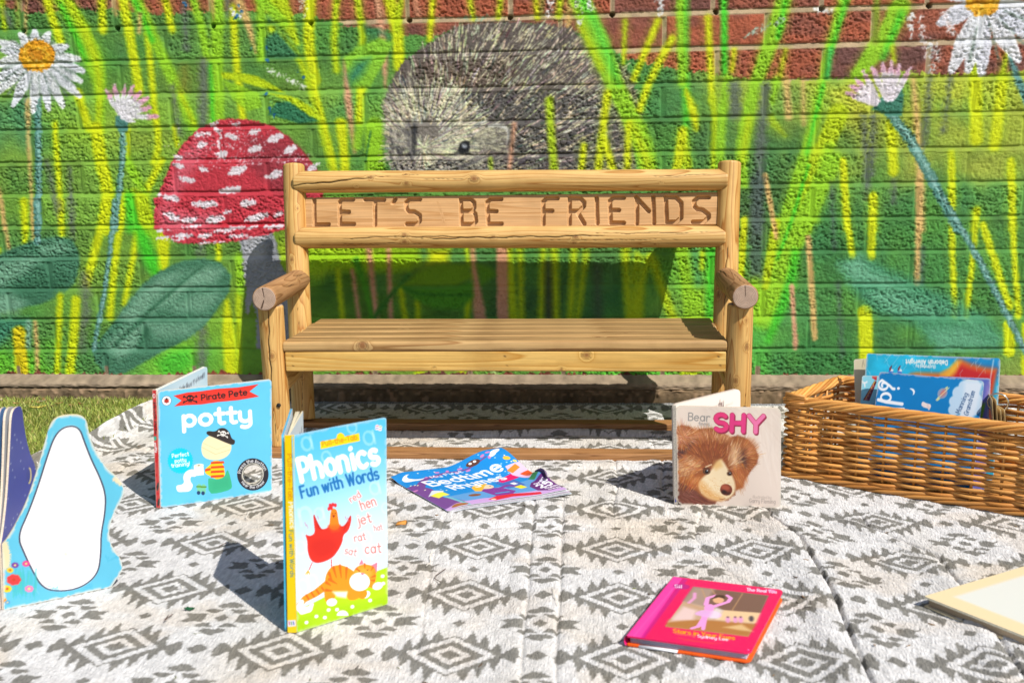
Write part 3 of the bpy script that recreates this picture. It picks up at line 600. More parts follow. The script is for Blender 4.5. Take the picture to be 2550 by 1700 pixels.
# --- toadstool
pl('D', [(1640, 255), (1870, 200), (1905, 330), (1930, 430), (1985, 520), (2080, 800), (2080, 1060), (1990, 1060), (1760, 1010), (1765, 770), (1730, 690), (1705, 780), (1690, 760), (1690, 600), (1668, 400)], (156, 158, 164), 3, 3)
pl('D', [(1680, 260), (1780, 235), (1810, 400), (1720, 420)], (196, 196, 200), 30, 6, .6); pl('D', [(1850, 250), (1890, 330), (1900, 430), (1840, 400)], (120, 124, 132), 18, 6, .6)
capA = [(1066, 1568), (1062, 1480), (1085, 1350), (1105, 1290), (1180, 1110), (1260, 985), (1370, 885), (1440, 850), (1520, 822), (1600, 815), (1700, 820), (1790, 838), (1900, 880), (1990, 950), (2070, 1030), (2140, 1110), (2195, 1185), (2215, 1300)]
pl('A', capA+[(2215, 1568)], (202, 56, 70), 2, 2); pl('D', [(1062, -20), (1068, 70), (1085, 170), (1130, 235), (1210, 282), (1350, 297), (1500, 290), (1650, 270), (1820, 238), (1960, 185), (2215, 120), (2215, -20)], (204, 58, 72), 2, 2)
pl('A', [(1230, 1060), (1400, 930), (1440, 1010), (1330, 1180), (1180, 1420), (1110, 1440)], (226, 112, 128), 60, 8, .6); pl('A', [(1700, 930), (1990, 960), (2120, 1090), (2190, 1190), (2190, 1300), (1900, 1320), (1700, 1120)], (140, 52, 62), 40, 8, .65)
pl('D', [(1090, 60), (1500, 90), (1500, 190), (1200, 210), (1100, 180)], (230, 122, 138), 40, 8, .6); st('D', [(1450, 150), (1950, 170)], 30, (206, 24, 40), 10, alpha=.7)
for x, y, a, b_, r in [(1470, 850, 40, 14, -15), (1620, 850, 30, 12, 5), (1500, 890, 26, 14, 10), (1420, 915, 30, 12, 10), (1370, 925, 24, 12, -15), (1590, 935, 44, 18, 10), (1745, 905, 44, 18, -15), (1885, 945, 52, 26, -20), (1390, 990, 36, 20, -20),
                       (1745, 1020, 52, 24, -20), (1520, 1055, 44, 22, -10), (1990, 1025, 40, 26, -30), (1220, 1075, 34, 14, 20), (1230, 1135, 40, 14, 10), (1400, 1160, 26, 16, 20), (1625, 1170, 64, 30, -20), (1280, 1225, 66, 20, 5), (1880, 1195, 60, 26, -20), (2150, 1145, 50, 18, -40),
                       (1580, 1300, 74, 26, -10), (1160, 1350, 80, 22, 12), (1410, 1395, 90, 26, -2), (1695, 1390, 54, 26, -10), (1180, 1480, 60, 24, 20), (1300, 1505, 60, 18, -8), (1480, 1500, 60, 26, -10), (1760, 1490, 90, 24, -15), (1560, 1450, 30, 12, -20), (1900, 1470, 40, 14, -20)]:
    st('A', [(x-a*.8*math.cos(math.radians(r)), y-a*.8*math.sin(math.radians(r))), (x, y+3), (x+a*.8*math.cos(math.radians(r)), y+a*.8*math.sin(math.radians(r)))], [b_, b_*2, b_*1.3], (238, 230, 236), 2, 3.2)
for x, y, a, b_ in [(1130, 205, 44, 12), (1250, 240, 70, 16), (1410, 240, 40, 20), (1530, 205, 50, 18), (1630, 185, 50, 14), (1320, 175, 60, 10), (1200, 265, 60, 10), (1730, 180, 40, 12), (1640, 240, 60, 12), (1880, 175, 60, 14), (1450, 285, 90, 8), (1760, 250, 60, 8), (1120, 250, 40, 10)]:
    st('D', [(x-a, y+4), (x, y), (x+a, y-6)], [b_, b_*1.7, b_], (238, 230, 236), 2, 3.2)
for i in range(420):                                    # dry-brush specks
    x, y = (RNG.normal(1560, 150), RNG.normal(1000, 70)) if i < 300 else (RNG.uniform(1450, 2130), RNG.normal(1090, 16))
    st('A', [(x, y)]*2, RNG.uniform(3, 7), (240, 222, 228), 2, 1, .8)
st('A', [(1510, 900), (1512, 1050)], 14, (240, 232, 236), 3, 6)
# --- hedgehog
hog = [(300, 860), (285, 760), (310, 660), (345, 560), (395, 470), (470, 390), (560, 330), (640, 275), (740, 210), (850, 165), (980, 155), (1110, 150), (1300, 158), (1460, 172), (1580, 200), (1680, 270), (1760, 330), (1850, 380), (1930, 450), (1990, 530), (2025, 640), (2055, 760), (2065, 830), (2020, 960), (2010, 1060), (2030, 1230), (400, 1230), (370, 1120), (310, 1000)]
pl('B', hog, (102, 92, 86), 4, 4)
pl('B', [(500, 420), (1200, 400), (1250, 600), (560, 600)], (112, 92, 78), 40, 8, .6); pl('B', [(900, 640), (1900, 640), (1950, 1230), (1180, 1230), (1150, 860), (900, 820)], (92, 90, 88), 50, 8, .7)
hp = np.array(hog, float)
def inside(p, poly):
    c = False; n = len(poly)
    for i in range(n):
        a, b_ = poly[i], poly[(i+1) % n]
        if (a[1] > p[1]) != (b_[1] > p[1]) and p[0] < (b_[0]-a[0])*(p[1]-a[1])/(b_[1]-a[1])+a[0]: c = not c
    return c
# quills: they lie back from the face, radiating from its centre
for i in range(2300):
    p = np.array((RNG.uniform(280, 2060), RNG.uniform(150, 1200)))
    if not inside(p, hog): continue
    d = p-np.array((700, 1250)); d /= np.hypot(*d)
    upper = p[1] < 420 or p[0] > 1500
    if p[0] < 1150 and p[1] > 640 and np.hypot((p[0]-560)/1.1, p[1]-900) < 380: continue
    d = d+np.array((.25 if p[0] > 900 else -.05, -.15)); d /= np.hypot(*d); d = d+RNG.normal(0, .16, 2)
    ln = RNG.uniform(40, 95)
    bright = RNG.random() < (.72 if upper else .42)
    c = np.array((226, 218, 184) if bright else ((58, 54, 52) if RNG.random() < .6 else (150, 142, 132)))+RNG.normal(0, 12, 3)
    st('B', [p-d*ln/2, p+d*ln/2], [RNG.uniform(5.5, 8.5), 2.5], c, 1.6, 1.0, .88 if bright else .6)
pl('B', [(310, 640), (420, 600), (600, 620), (800, 640), (830, 800), (1000, 830), (1120, 870), (1150, 960), (1000, 1060), (900, 1230), (400, 1230), (310, 1000), (296, 840)], (150, 144, 134), 60, 6, .6)
for i in range(1900):
    a = RNG.uniform(0, 6.283); r = RNG.uniform(.1, 1)**.6
    p = np.array((600+400*r*math.cos(a), 880+320*r*math.sin(a)))
    if p[0] < 305 or (p[1] > 1190) or (p[0] > 900 and p[1] > 1040): continue
    d = p-np.array((560, 1010)); d /= np.hypot(*d)+1e-6
    up = p[1] < 960
    ln = RNG.uniform(40, 100)
    c = np.array((236, 230, 192) if RNG.random() < .7 else ((84, 82, 82) if RNG.random() < .5 else (168, 164, 156)))+RNG.normal(0, 10, 3)
    st('B', [p-d*ln/2, p+d*ln/2], [6.5, 2.5], c, 1.6, 1.0, .8)
for i in range(260):
    t = RNG.uniform(0, 1); p = np.array((330+RNG.uniform(0, 170), 870+RNG.uniform(0, 330))); d = np.array((.55, 1.0))*RNG.uniform(20, 50)
    st('B', [p, p+d], [7, 3], [(104, 98, 96), (196, 188, 176), (74, 72, 74)][i % 3], 2, 1.5, .7)
st('B', [(505, 860), (505, 960), (500, 1060)], [26, 14, 6], (34, 36, 42), 6)
st('B', [(470, 850), (490, 930), (480, 1050)], [34, 30, 12], (56, 56, 62), 12, alpha=.8)
for i in range(240):
    a = RNG.uniform(-.75, .35); r = RNG.uniform(120, 320); p = np.array((850+r*math.cos(a), 980+r*math.sin(a)*.8))
    if p[0] > 1140: continue
    d = np.array((math.cos(a), math.sin(a)*.7))*RNG.uniform(25, 55)
    st('B', [p-d, p+d], [6, 3], [(84, 82, 80), (214, 208, 172), (186, 182, 160)][i % 3], 2, 1.5, .7)
st('B', [(1010, 862), (1090, 858), (1135, 880), (1148, 930), (1135, 985)], [8, 16, 18, 14, 4], (206, 206, 200), 4)
pl('B', [(795, 1040), (815, 985), (850, 962), (880, 975), (884, 1010), (870, 1045), (830, 1052)], (24, 26, 30), 3, 1); MU.ell(px('B', 845, 1000), 7, 5, (170, 176, 184), 20, 1, 3); st('B', [(780, 1050), (880, 1052)], 8, (30, 30, 34), 3)
for i in range(200):
    p = np.array((RNG.uniform(620, 1120), RNG.uniform(1080, 1230))); d = np.array((.75, -.35))*RNG.uniform(20, 60)
    st('B', [p-d, p+d], [7, 3], [(60, 60, 62), (190, 186, 160), (110, 108, 104)][i % 3], 2, 1.5, .7)
# blades in front of the hedgehog
st('B', [(1630, 0), (1690, 130), (1800, 400), (1880, 600), (1960, 760), (2030, 900), (2080, 1040), (2110, 1230)], [120, 120, 125, 110, 110, 120, 120, 110], L_); st('B', [(1650, 0), (1760, 200), (1860, 480), (1900, 580)], [60, 60, 60, 20], (110, 214, 60), 10); st('B', [(1640, 180), (1780, 470)], 30, Y2, 8); st('B', [(1990, 860), (2080, 1060), (2120, 1230)], 60, Y2, 10)
for w, c, pts in [(50, (176, 206, 24), [(1425, 690), (1440, 950), (1465, 1230)]), (44, Y, [(1822, 640), (1795, 870), (1750, 1230)]), (44, Y, [(1800, 960), (1830, 1060), (1880, 1230)]), (38, Y, [(1968, 850), (1955, 1230)]), (36, Y, [(1660, 1000), (1640, 1230)]), (40, Y, [(2165, 150), (2070, 380), (2005, 540)]),
                  (46, Y, [(2265, 270), (2190, 400), (2100, 580), (2045, 750)]), (24, Y2, [(1945, 150), (1930, 430)]), (22, (170, 200, 40), [(1022, 1090), (1030, 1190)]), (60, Y, [(2338, 900), (2290, 1230)])]:
    st('B', pts, w, c)
st('B', [(1188, 850), (1165, 1030), (1145, 1230)], 24, PK); st('B', [(2320, 0), (2325, 300), (2335, 570)], 46, L_)
# white and blue paint spatters
for c, x0, y0, x1, y1, n, colr in [('B', 1440, 0, 1420, 110, 40, (235, 235, 235)), ('B', 1620, 0, 1640, 200, 30, (235, 235, 235)), ('B', 1690, 0, 1720, 80, 26, (235, 235, 235)), ('B', 2180, 0, 2190, 110, 34, (225, 225, 225)), ('C', 1560, 100, 1560, 260, 40, (236, 236, 236)), ('C', 1690, 280, 1700, 500, 60, (226, 226, 226)), ('C', 1780, 90, 1850, 240, 50, (236, 220, 220)),
                                   ('C', 1620, 120, 1660, 400, 50, (232, 222, 222)), ('C', 1740, 300, 1740, 420, 26, (230, 230, 230)), ('A', 2070, 0, 2090, 120, 40, (230, 236, 226)), ('A', 1840, 480, 2090, 600, 80, (236, 240, 230)), ('A', 1590, 80, 1670, 120, 20, (236, 236, 236)), ('C', 420, 250, 700, 130, 40, (170, 190, 170)), ('C', 900, 60, 1010, 90, 40, (236, 236, 232)), ('B', 800, 130, 1000, 120, 40, (150, 180, 150))]:
    for i in range(n):
        t = RNG.random(); x = x0+(x1-x0)*t+RNG.normal(0, 12); y = y0+(y1-y0)*t+RNG.normal(0, 8)
        st(c, [(x, y), (x+RNG.normal(0, 6), y+RNG.normal(0, 8))], RNG.uniform(3, 8), colr, 2, 2, .8)
for x, y in [(1645, 40), (1660, 80), (1630, 110), (1850, 130), (1730, 320), (1830, 320), (1830, 410), (2040, 480), (2080, 530), (1860, 680), (1830, 640), (1850, 740), (1880, 790), (1270, 25)]:
    st('A', [(x, y), (x+RNG.normal(0, 8), y+RNG.uniform(4, 30))], RNG.uniform(8, 14), (24, 96, 150), 2, 3)

# paint stops in a ragged line above the concrete
low = np.clip((0.0745-0.024*fbm(_gx/6, _gy*0+3, 3)+.009*(vnoise(_gx/45, _gy*0)-.3)-.005*fbm(_gx/4, _gy/4, 2)-ZZ)/0.002, 0, 1)*np.where(in_head, 1, 1)
low = np.maximum(low, np.where(in_head, np.clip((0.083-ZZ)/.003, 0, 1), 0)).astype(np.float32)[..., None]
rb = np.where((in_head | in_bed)[..., None], np.array((150, 130, 104), np.float32)/255, raw*np.array((.86, .78, .76), np.float32))
MU.img = MU.img*(1-low)+rb*low
# thin paint in the deep pits and along the joints
pit = fbm(XX*90+11, ZZ*150, 3)
MU.img *= (1-.10*np.clip(pit-.55, 0, 1)/.45)[..., None].astype(np.float32)
# weep holes under the top line
holes = [(0.225*(i-4), 0.7475+0.125+.0 if False else Z0+0.75-0.0045) for i in range(-4, 13)]

# --- the mesh: fine where the photo shows it
xs = np.concatenate([np.linspace(-1.95, -1.34, 90)[:-1], np.arange(-1.34, 1.24, 0.00195), np.linspace(1.24, 1.95, 100)])
zs = np.concatenate([np.arange(0.05, 0.965, 0.00195), np.linspace(0.967, 1.45, 120)])
GX, GZ = np.meshgrid(xs, zs)
k, f, b, d, left = courses(GX, GZ)
bed = f*CH; fromtop = bed-JH; bot = (1-f)*CH                      # metres below the line / below the brick's top / above its bottom
br = _lat[(k*11+3) & 255, (b*17+8) & 255]; br2 = _lat[(k*3+60) & 255, (b*7+20) & 255]
edge = np.minimum(np.minimum(d-JV*.5, fromtop), bot)
rnd = np.clip(edge/0.0045, 0, 1)
face = 0.0066-0.0027*(1-np.sqrt(np.clip(1-(1-rnd)**2, 0, 1)))+(br-.5)*.0022
rough = .15+1.05*smooth(.2, .8, br2)                              # some bricks are far rougher than others
pits = fbm(GX*105+GZ*40+k*3.3, GZ*150-GX*30, 2)
pits2 = fbm(GX*250+GZ*90, GZ*330-GX*60+7, 2)
face = face+((fbm(GX*26, GZ*40, 3)-.5)*.0015-0.0019*np.clip((pits-.55)/.22, 0, 1)*rough-.0024*np.clip((pits2-.53)/.14, 0, 1)*(.3+.7*rough)+0.0010*(fbm(GX*240, GZ*240, 2)-.5))*np.clip(edge/.004, 0, 1)
chip = np.clip((fbm(GX*70+5, GZ*70+3, 2)-.62)/.1, 0, 1)*np.clip(1-edge/.006, 0, 1); face -= chip*.0022
mo_bed = 0.0022+0.0044*np.clip(bed/JH, 0, 1)+.0005*(fbm(GX*60, GZ*60, 2)-.5)     # weather-struck: deep at the top, flush below
mo_head = 0.0040+.0006*(fbm(GX*60+9, GZ*40, 2)-.5)+np.where(left, .0012, -.0012)*np.clip(d/(JV*.5), 0, 1)
ishead = (d < JV*.5)
depth = np.where(bed < JH, mo_bed, np.where(ishead, mo_head, face))
for hx, hz in holes:
    r = np.hypot(GX-hx, GZ-hz); depth = np.where(r < .0058, np.minimum(depth, -.020), depth)
_fx, _fy = (GX-WX0)/CS, (WZ1-GZ)/CS
wc = lin(np.clip(MU.sample(_fx, _fy), 0, 1))*.80
# holes are dark inside because nothing lights them; their rims carry soot-free paint
V = np.stack([GX, -depth, GZ], -1).reshape(-1, 3)
mwall = painted('painted_brick', .75, .9, 560, .3, bdist=.0018)
wall = mesh('brick_wall', V, gridfaces(len(xs), len(zs)), mwall, None, wc.reshape(-1, 3))
tag(wall, 'brick wall painted with a mural of grasses, daisies, a toadstool and a hedgehog', 'wall')

# --- concrete footing
def plinth():
    prof = np.array([(0.004, 0.0615), (-.006, .0610), (-.014, .056), (-.028, .0515), (-.037, .0480), (-.0415, .0445), (-.0425, .0405), (-.042, .0375), (-.037, .0355), (-.0365, .034), (-.041, .0325), (-.0445, .029), (-.046, .022), (-.0465, .012), (-.047, -.01)])
    t = np.linspace(0, len(prof)-1, 64); py = np.interp(t, range(len(prof)), prof[:, 0]); pz = np.interp(t, range(len(prof)), prof[:, 1])
    x = np.arange(-1.95, 1.95, .004); X, T = np.meshgrid(x, np.arange(64)); Yp = np.repeat(py[:, None], len(x), 1); Zp = np.repeat(pz[:, None], len(x), 1)
    crack = smooth(-.62, -.8, x)[None, :]
    rec = np.exp(-((t-8.6)/1.0)**2)[:, None]
    Yp = Yp-(1-crack)*rec*.0062+crack*rec*.004
    S = T*.0013; n = fbm(X*70, S*80, 4)-.5; n2 = fbm(X*230, S*230+9, 2)-.5; big = fbm(X*12, S*12, 3)-.5
    peb = np.clip((vnoise(X*120, S*130+30)-.66)/.2, 0, 1)*smooth(6, 10, t)[:, None]
    s = np.clip(t/6, .15, 1)[:, None]
    Yp = Yp-(n*.007+n2*.003+big*.006)*s-peb*.003; Zp = Zp+(n*.003+n2*.0015)*s*np.clip((14-t)/3, 0, 1)[:, None]
    c = lin(rgb(148, 130, 108))[None, None, :]*(.50+.95*fbm(X*60+4, S*75, 5))[..., None]
    c2 = lin(rgb(108, 88, 62)); lo = smooth(7, 10, t)[:, None, None]*.8
    c = c*(1-lo)+c2*lo*(.45+1.1*fbm(X*110, S*120+8, 4))[..., None]
    c = c*(1-.5*smooth(.5, .7, fbm(X*22+3, S*30, 4))[..., None]*lo)
    pc = lin(rgb(170, 140, 110)); c = c*(1-peb[..., None]*.6)+pc*peb[..., None]*.6
    moss = (crack*rec)[..., None]*.6; c = c*(1-moss)+lin(rgb(70, 66, 34))*moss
    return mesh('footing', np.stack([X, Yp, Zp], -1).reshape(-1, 3), gridfaces(len(x), 64)[:, ::-1], painted('concrete', .9, .5, 700, .2, bdist=.0008), wall, (c*.9).reshape(-1, 3))
plinth()
# ================================================================== GROUND, ARTIFICIAL GRASS, RUG
def ground():
    m, nt, b = material('turf_backing'); tc = N(nt, 'ShaderNodeTexCoord'); nz = N(nt, 'ShaderNodeTexNoise'); nz.inputs['Scale'].default_value = 40; nz.inputs['Detail'].default_value = 8
    cr = N(nt, 'ShaderNodeValToRGB'); cr.color_ramp.elements[0].position = .3; cr.color_ramp.elements[0].color = (*lin(rgb(84, 92, 40)), 1); cr.color_ramp.elements[1].position = .7; cr.color_ramp.elements[1].color = (*lin(rgb(136, 142, 66)), 1)
    nt.links.new(tc.outputs['Object'], nz.inputs['Vector']); nt.links.new(nz.outputs['Fac'], cr.inputs[0]); nt.links.new(cr.outputs[0], b.inputs['Base Color']); b.inputs['Roughness'].default_value = .95
    g = mesh('ground', np.array([(-60, -60, -.004), (60, -60, -.004), (60, .05, -.004), (-60, .05, -.004)], float), np.array([[0, 1, 2, 3]]), m)
    tag(g, kind='structure', label='green artificial turf ground in front of the wall', cat='ground')
ground()
# rug outline: left edge bends, far edge runs along the footing
LE = np.array([(-1.33, -.945), (-.9, -.905), (-.647, -.889), (-.376, -.857), (-.263, -.852), (-.14, -.838), (-.04, -.83)])
def rug_left(y): return np.interp(y, LE[:, 0], LE[:, 1])
FE = np.array([(-.95, -.062), (-.45, -.062), (-.2, -.064), (0, -.072), (.3, -.066), (.62, -.07), (1.3, -.06)])
def rug_far(x): return np.interp(x, FE[:, 0], FE[:, 1])

def tri_pat(u, v, hw, hh):
    return np.abs(u)/hw+np.abs(v)/hh
def rug_pattern(X, Yr):
    """1 = grey yarn, 0 = off-white yarn; motif lattice 0.2035 x 0.1575 m"""
    px_, py_ = 0.2035, 0.1575
    i = np.round((X-.009)/px_); u = X-.009-i*px_
    j = np.round((Yr+.893)/py_); v = Yr+.893-j*py_
    au, av = np.abs(u), np.abs(v)
    r = au/.052+av/.0425                                   # big diamond metric: 1 at the outer pale line
    g = (r < .27) | ((r > .50) & (r < .78))
    # toothed grey border: triangles along the four sides
    s = np.clip(au/(.052+1e-9), 0, 3)
    ve = .0425*(1.12-au/.052)
    for uk, H_ in ((.0215, .030), (.0375, .033), (.054, .029)): ve = ve+H_*np.clip(1-np.abs(au-uk)/.0090, 0, 1)
    border = (r > 1.03) & (av < ve) & (au < .066)
    bow = (au > .060) & (au < .082-av*.25) & (av < .0035+(au-.060)*1.0) & (av < .0175)
    g = g | border | bow
    # small eye between diamonds (same column, half a row away)
    j2 = np.round((Yr+.893-py_/2)/py_); v2 = Yr+.893-py_/2-j2*py_
    re = au/.0090+np.abs(v2)/.0092; g = np.where(re < 1.95, (re < 1.0), g)
    
    # star column
    i3 = np.round((X-.009-px_/2)/px_); u3 = X-.009-px_/2-i3*px_; a3 = np.abs(u3); av2 = np.abs(v2)
    star = (a3/.0098+av2/.0108 < 1)
    wing = (a3 > .0210) & (av2 < .0115) & (a3 < .0415+.85*av2)
    side = (av2 > .0130) & (av2 < .0240) & (a3 > .0030+(.0240-av2)*.75) & (a3 < .0290-np.abs(av2-.0205)*1.3)
    side2 = (av2 > .0280) & (av2 < .0440) & (a3 < .0195-np.abs(av2-.0335)*1.6)
    dot = (a3/.0135+np.abs(v)/.0125 < 1)
    sm = star | wing | side | side2
    return g | sm | dot
def rug():
    x = np.concatenate([np.arange(-.97, 1.22, .0021), np.linspace(1.22, 1.7, 120)]); nv = 600
    t = np.linspace(0, 1, nv)
    X0, T = np.meshgrid(x, t)
    far = rug_far(x)
    Yv = -1.305+(far[None, :]+1.305)*T
    lf = rug_left(Yv)
    s = np.clip((X0-(-.97))/.12, 0, 1)
    X = np.where(X0 < -.78, lf+(X0+.97)*((-.78-lf)/.19), X0)           # first strip follows the bent edge
    el = X-lf                                                           # distance from the left edge
    # weave: columns 2.6 mm wide, each with its own slip
    colx = np.floor(X/.0026); slip = (_lat[(colx.astype(int)*3) & 255, 17]-.5)*.0018+.0007*np.where(colx.astype(int) % 2 == 0, 1, -1)
    # drifting of the real rug
    Xp = X+.006*np.sin(Yv*3+1)*0-.0; Yp = Yv+slip+.003*(fbm(X*7, Yv*7, 2)-.5)
    Xq = Xp+.0006*(vnoise(X*300, Yv*300)-.5)*2+.012*smooth(.45, .75, X)*-1*smooth(-.9, -1.3, Yv)
    Yq = Yp+.045*smooth(.48, .62, X)*smooth(-1.25, -.8, Yv)
    g = rug_pattern(Xq, Yq)
    hem_l = el < .004
    df = far[None, :]-Yv                                                # distance from far edge
    white = lin(rgb(232, 229, 225)); grey = lin(rgb(142, 139, 131))
    w = g.astype(float)[..., None]
    C = white*(1-w)+grey*w
    C = C*(.92+.16*fbm(X*60, Yv*26, 3)[..., None])*(.80+.38*vnoise(X*480, Yv*130)[..., None])
    dirt = smooth(.5, .75, fbm(X*5+2, Yv*5+7, 4))[..., None]; C = C*(1-dirt*np.array((.05, .09, .16)))
    warm = smooth(.55, .72, fbm(X*11+8, Yv*16+1, 3))[..., None]; C = C*(1-warm*np.array((.02, .07, .13)))
    # hem band along the footing and near edge
    band = (df < .020)[..., None]; chk = ((np.floor(X/.0034)+np.floor(df/.003)) % 2)[..., None]
    C = np.where(band, lin(rgb(112, 112, 116))*(1-chk)+lin(rgb(190, 188, 186))*chk, C); wl = ((df > .020) & (df < .0262))[..., None]; C = np.where(wl, lin(rgb(244, 242, 238)), C)
    dn = (Yv+1.305)[...]; C = np.where((dn < .012)[..., None], lin(rgb(176, 172, 164)), C)
    # height: ribs, puckers, folds, rolled left edge
    Z = .0042+.00045*np.sin(X*2*math.pi/.0052)+.0006*(fbm(X*120, Yv*70, 2)-.5)+.005*np.clip(fbm(X*6, Yv*5+3, 3)-.45, 0, 1)*smooth(.0, .05, df)
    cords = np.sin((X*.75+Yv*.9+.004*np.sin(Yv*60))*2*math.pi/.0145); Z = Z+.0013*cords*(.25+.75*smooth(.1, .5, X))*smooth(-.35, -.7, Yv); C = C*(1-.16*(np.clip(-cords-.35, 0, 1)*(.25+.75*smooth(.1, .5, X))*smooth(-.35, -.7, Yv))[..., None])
    rib2 = np.sin((Yv+X*.25)*2*math.pi/.0068); Z += .00035*rib2
    def fold(pts, wd, h, deep):
        nonlocal Z, C
        p = np.array(pts); fx = np.interp(Yv, p[:, 1], p[:, 0])+.0008*np.sin(Yv*23)
        k = smooth(p[0, 1]-.06, p[0, 1], Yv)*smooth(p[-1, 1]+.08, p[-1, 1], Yv)
        dd = X-fx; Z += k*(h*np.exp(-((dd+wd)/wd)**2)+h*.55*np.exp(-((dd-wd*1.1)/(wd*1.1))**2)-deep*np.exp(-(dd/.0022)**2))
    fold([(.477, -1.31), (.485, -1.135), (.491, -1.016), (.489, -.842), (.46, -.76)], .022, .0062, .010)
    fold([(.640, -1.31), (.661, -1.109), (.664, -.98), (.666, -.903), (.60, -.80)], .018, .0048, .008)
    fold([(.095, -1.31), (.093, -1.189), (.085, -.874), (.08, -.7)], .012, .0022, .0035); fold([(.134, -1.31), (.133, -1.187), (.131, -.881), (.128, -.75)], .012, .0022, .0035)
    fold([(-.03, -1.2), (-.05, -1.0), (-.06, -.8)], .012, .002, .002); fold([(.3, -.62), (.31, -.5), (.30, -.4)], .014, .003, .004); fold([(.21, -.72), (.225, -.6), (.22, -.5)], .014, .002, .003); fold([(.39, -1.05), (.33, -.85), (.36, -.7)], .012, .002, .003)
    fold([(-.68, -1.31), (-.70, -.9), (-.71, -.3)], .02, .004, .003)
    for y0, x0, x1, h in [(-.52, .15, .5, .004), (-.80, -.25, .3, .003), (-.74, .1, .45, .003), (-.30, -.45, .45, .007), (-.215, -.6, .6, .006)]:
        yy = y0+.012*np.sin(X*9)+.02*(fbm(X*4, X*0+y0*9, 2)-.5); k = smooth(x0-.08, x0, X)*smooth(x1+.08, x1, X); dd = Yv-yy
        Z += k*(h*np.exp(-(dd/.014)**2)-h*.6*np.exp(-((dd+.02)/.004)**2))
    roll = np.exp(-((el-.015)/.0115)**2)*.029*smooth(-1.3, -.9, Yv)*(.8+.4*vnoise(Yv*9, Yv*0)); Z += roll-.008*np.exp(-((el-.041)/.005)**2)+.010*np.exp(-((el-.060)/.012)**2)
    Z = Z-.014*np.clip(1-el/.006, 0, 1)*smooth(-1.3, -.9, Yv)
    lift = np.clip(1-df/.05, 0, 1); wv = .5+.5*np.sin(X*24+2*np.sin(X*9)); ton = np.floor(X/.2+.3*np.sin(X*5)); step = (_lat[(ton.astype(int)*9) & 255, 44]-.2)
    Z += lift*.004+.004*np.exp(-((df-.028)/.008)**2)
    Z = np.maximum(Z, -.0025+.002*vnoise(X*50, Yv*50))
    o = mesh('rug', np.stack([X, Yv, Z], -1).reshape(-1, 3), gridfaces(len(x), nv), painted('woven_rug', .95, 1.0, 480, .1, stretch=(1, .3, 1), bdist=.0030), None, (C*.77).reshape(-1, 3))
    tag(o, 'off-white and grey woven outdoor rug with a diamond pattern spread in front of the wall', 'rug')
    return X, Yv, Z
RUGX, RUGY, RUGZ = rug()

def blades(n, f, name, label):
    r = np.random.default_rng(5); P = f(r, n); n = len(P)
    a = r.uniform(0, 6.283, n); h = r.uniform(.010, .021, n); w = r.uniform(.0009, .0017, n); lean = r.uniform(.15, .9, n)*h; la = r.uniform(0, 6.283, n)
    T = np.stack([np.cos(a), np.sin(a)], 1)*w[:, None]; Ld = np.stack([np.cos(la), np.sin(la)], 1)*lean[:, None]
    z0 = np.full(n, -.004)
    def ring(t, k): return np.stack([P[:, 0]+Ld[:, 0]*t*t, P[:, 1]+Ld[:, 1]*t*t, z0+h*t*1.15], 1), np.c_[T*k, np.zeros(n)]
    vs = []
    for t, k in [(0, 1), (.55, .9), (1, .12)]:
        c, o = ring(t, k); vs += [c-o, c+o]
    V = np.stack(vs, 1).reshape(-1, 3); i = np.arange(n)[:, None]*6
    q = np.concatenate([i+np.array([[0, 1, 3, 2]]), i+np.array([[2, 3, 5, 4]])])
    pal = np.array([lin(rgb(*c)) for c in [(140, 150, 62), (166, 172, 82), (118, 134, 52), (184, 186, 110), (130, 156, 62), (176, 156, 92)]])
    c = pal[r.choice(6, n, p=[.28, .24, .2, .1, .12, .06])]*r.uniform(.8, 1.2, (n, 1)); 
    shade = smooth(.45, .7, fbm(P[:, 0]*9, P[:, 1]*9, 3))[:, None]; c = c*(1-.18*shade)
    o = mesh(name, V, q, painted('grass_blade', .6, 0, spec=.3), None, np.repeat(c, 6, 0))
    tag(o, label, 'grass', kind='stuff')
def turf(r, n):
    x = r.uniform(-1.75, -.80, n); y = r.uniform(-1.5, -.036, n)
    k = x < rug_left(y)+.012+.02*(r.random(n) < .25)
    return np.c_[x, y][k]
blades(120000, turf, 'grass', 'short yellow-green artificial grass beside the rug')
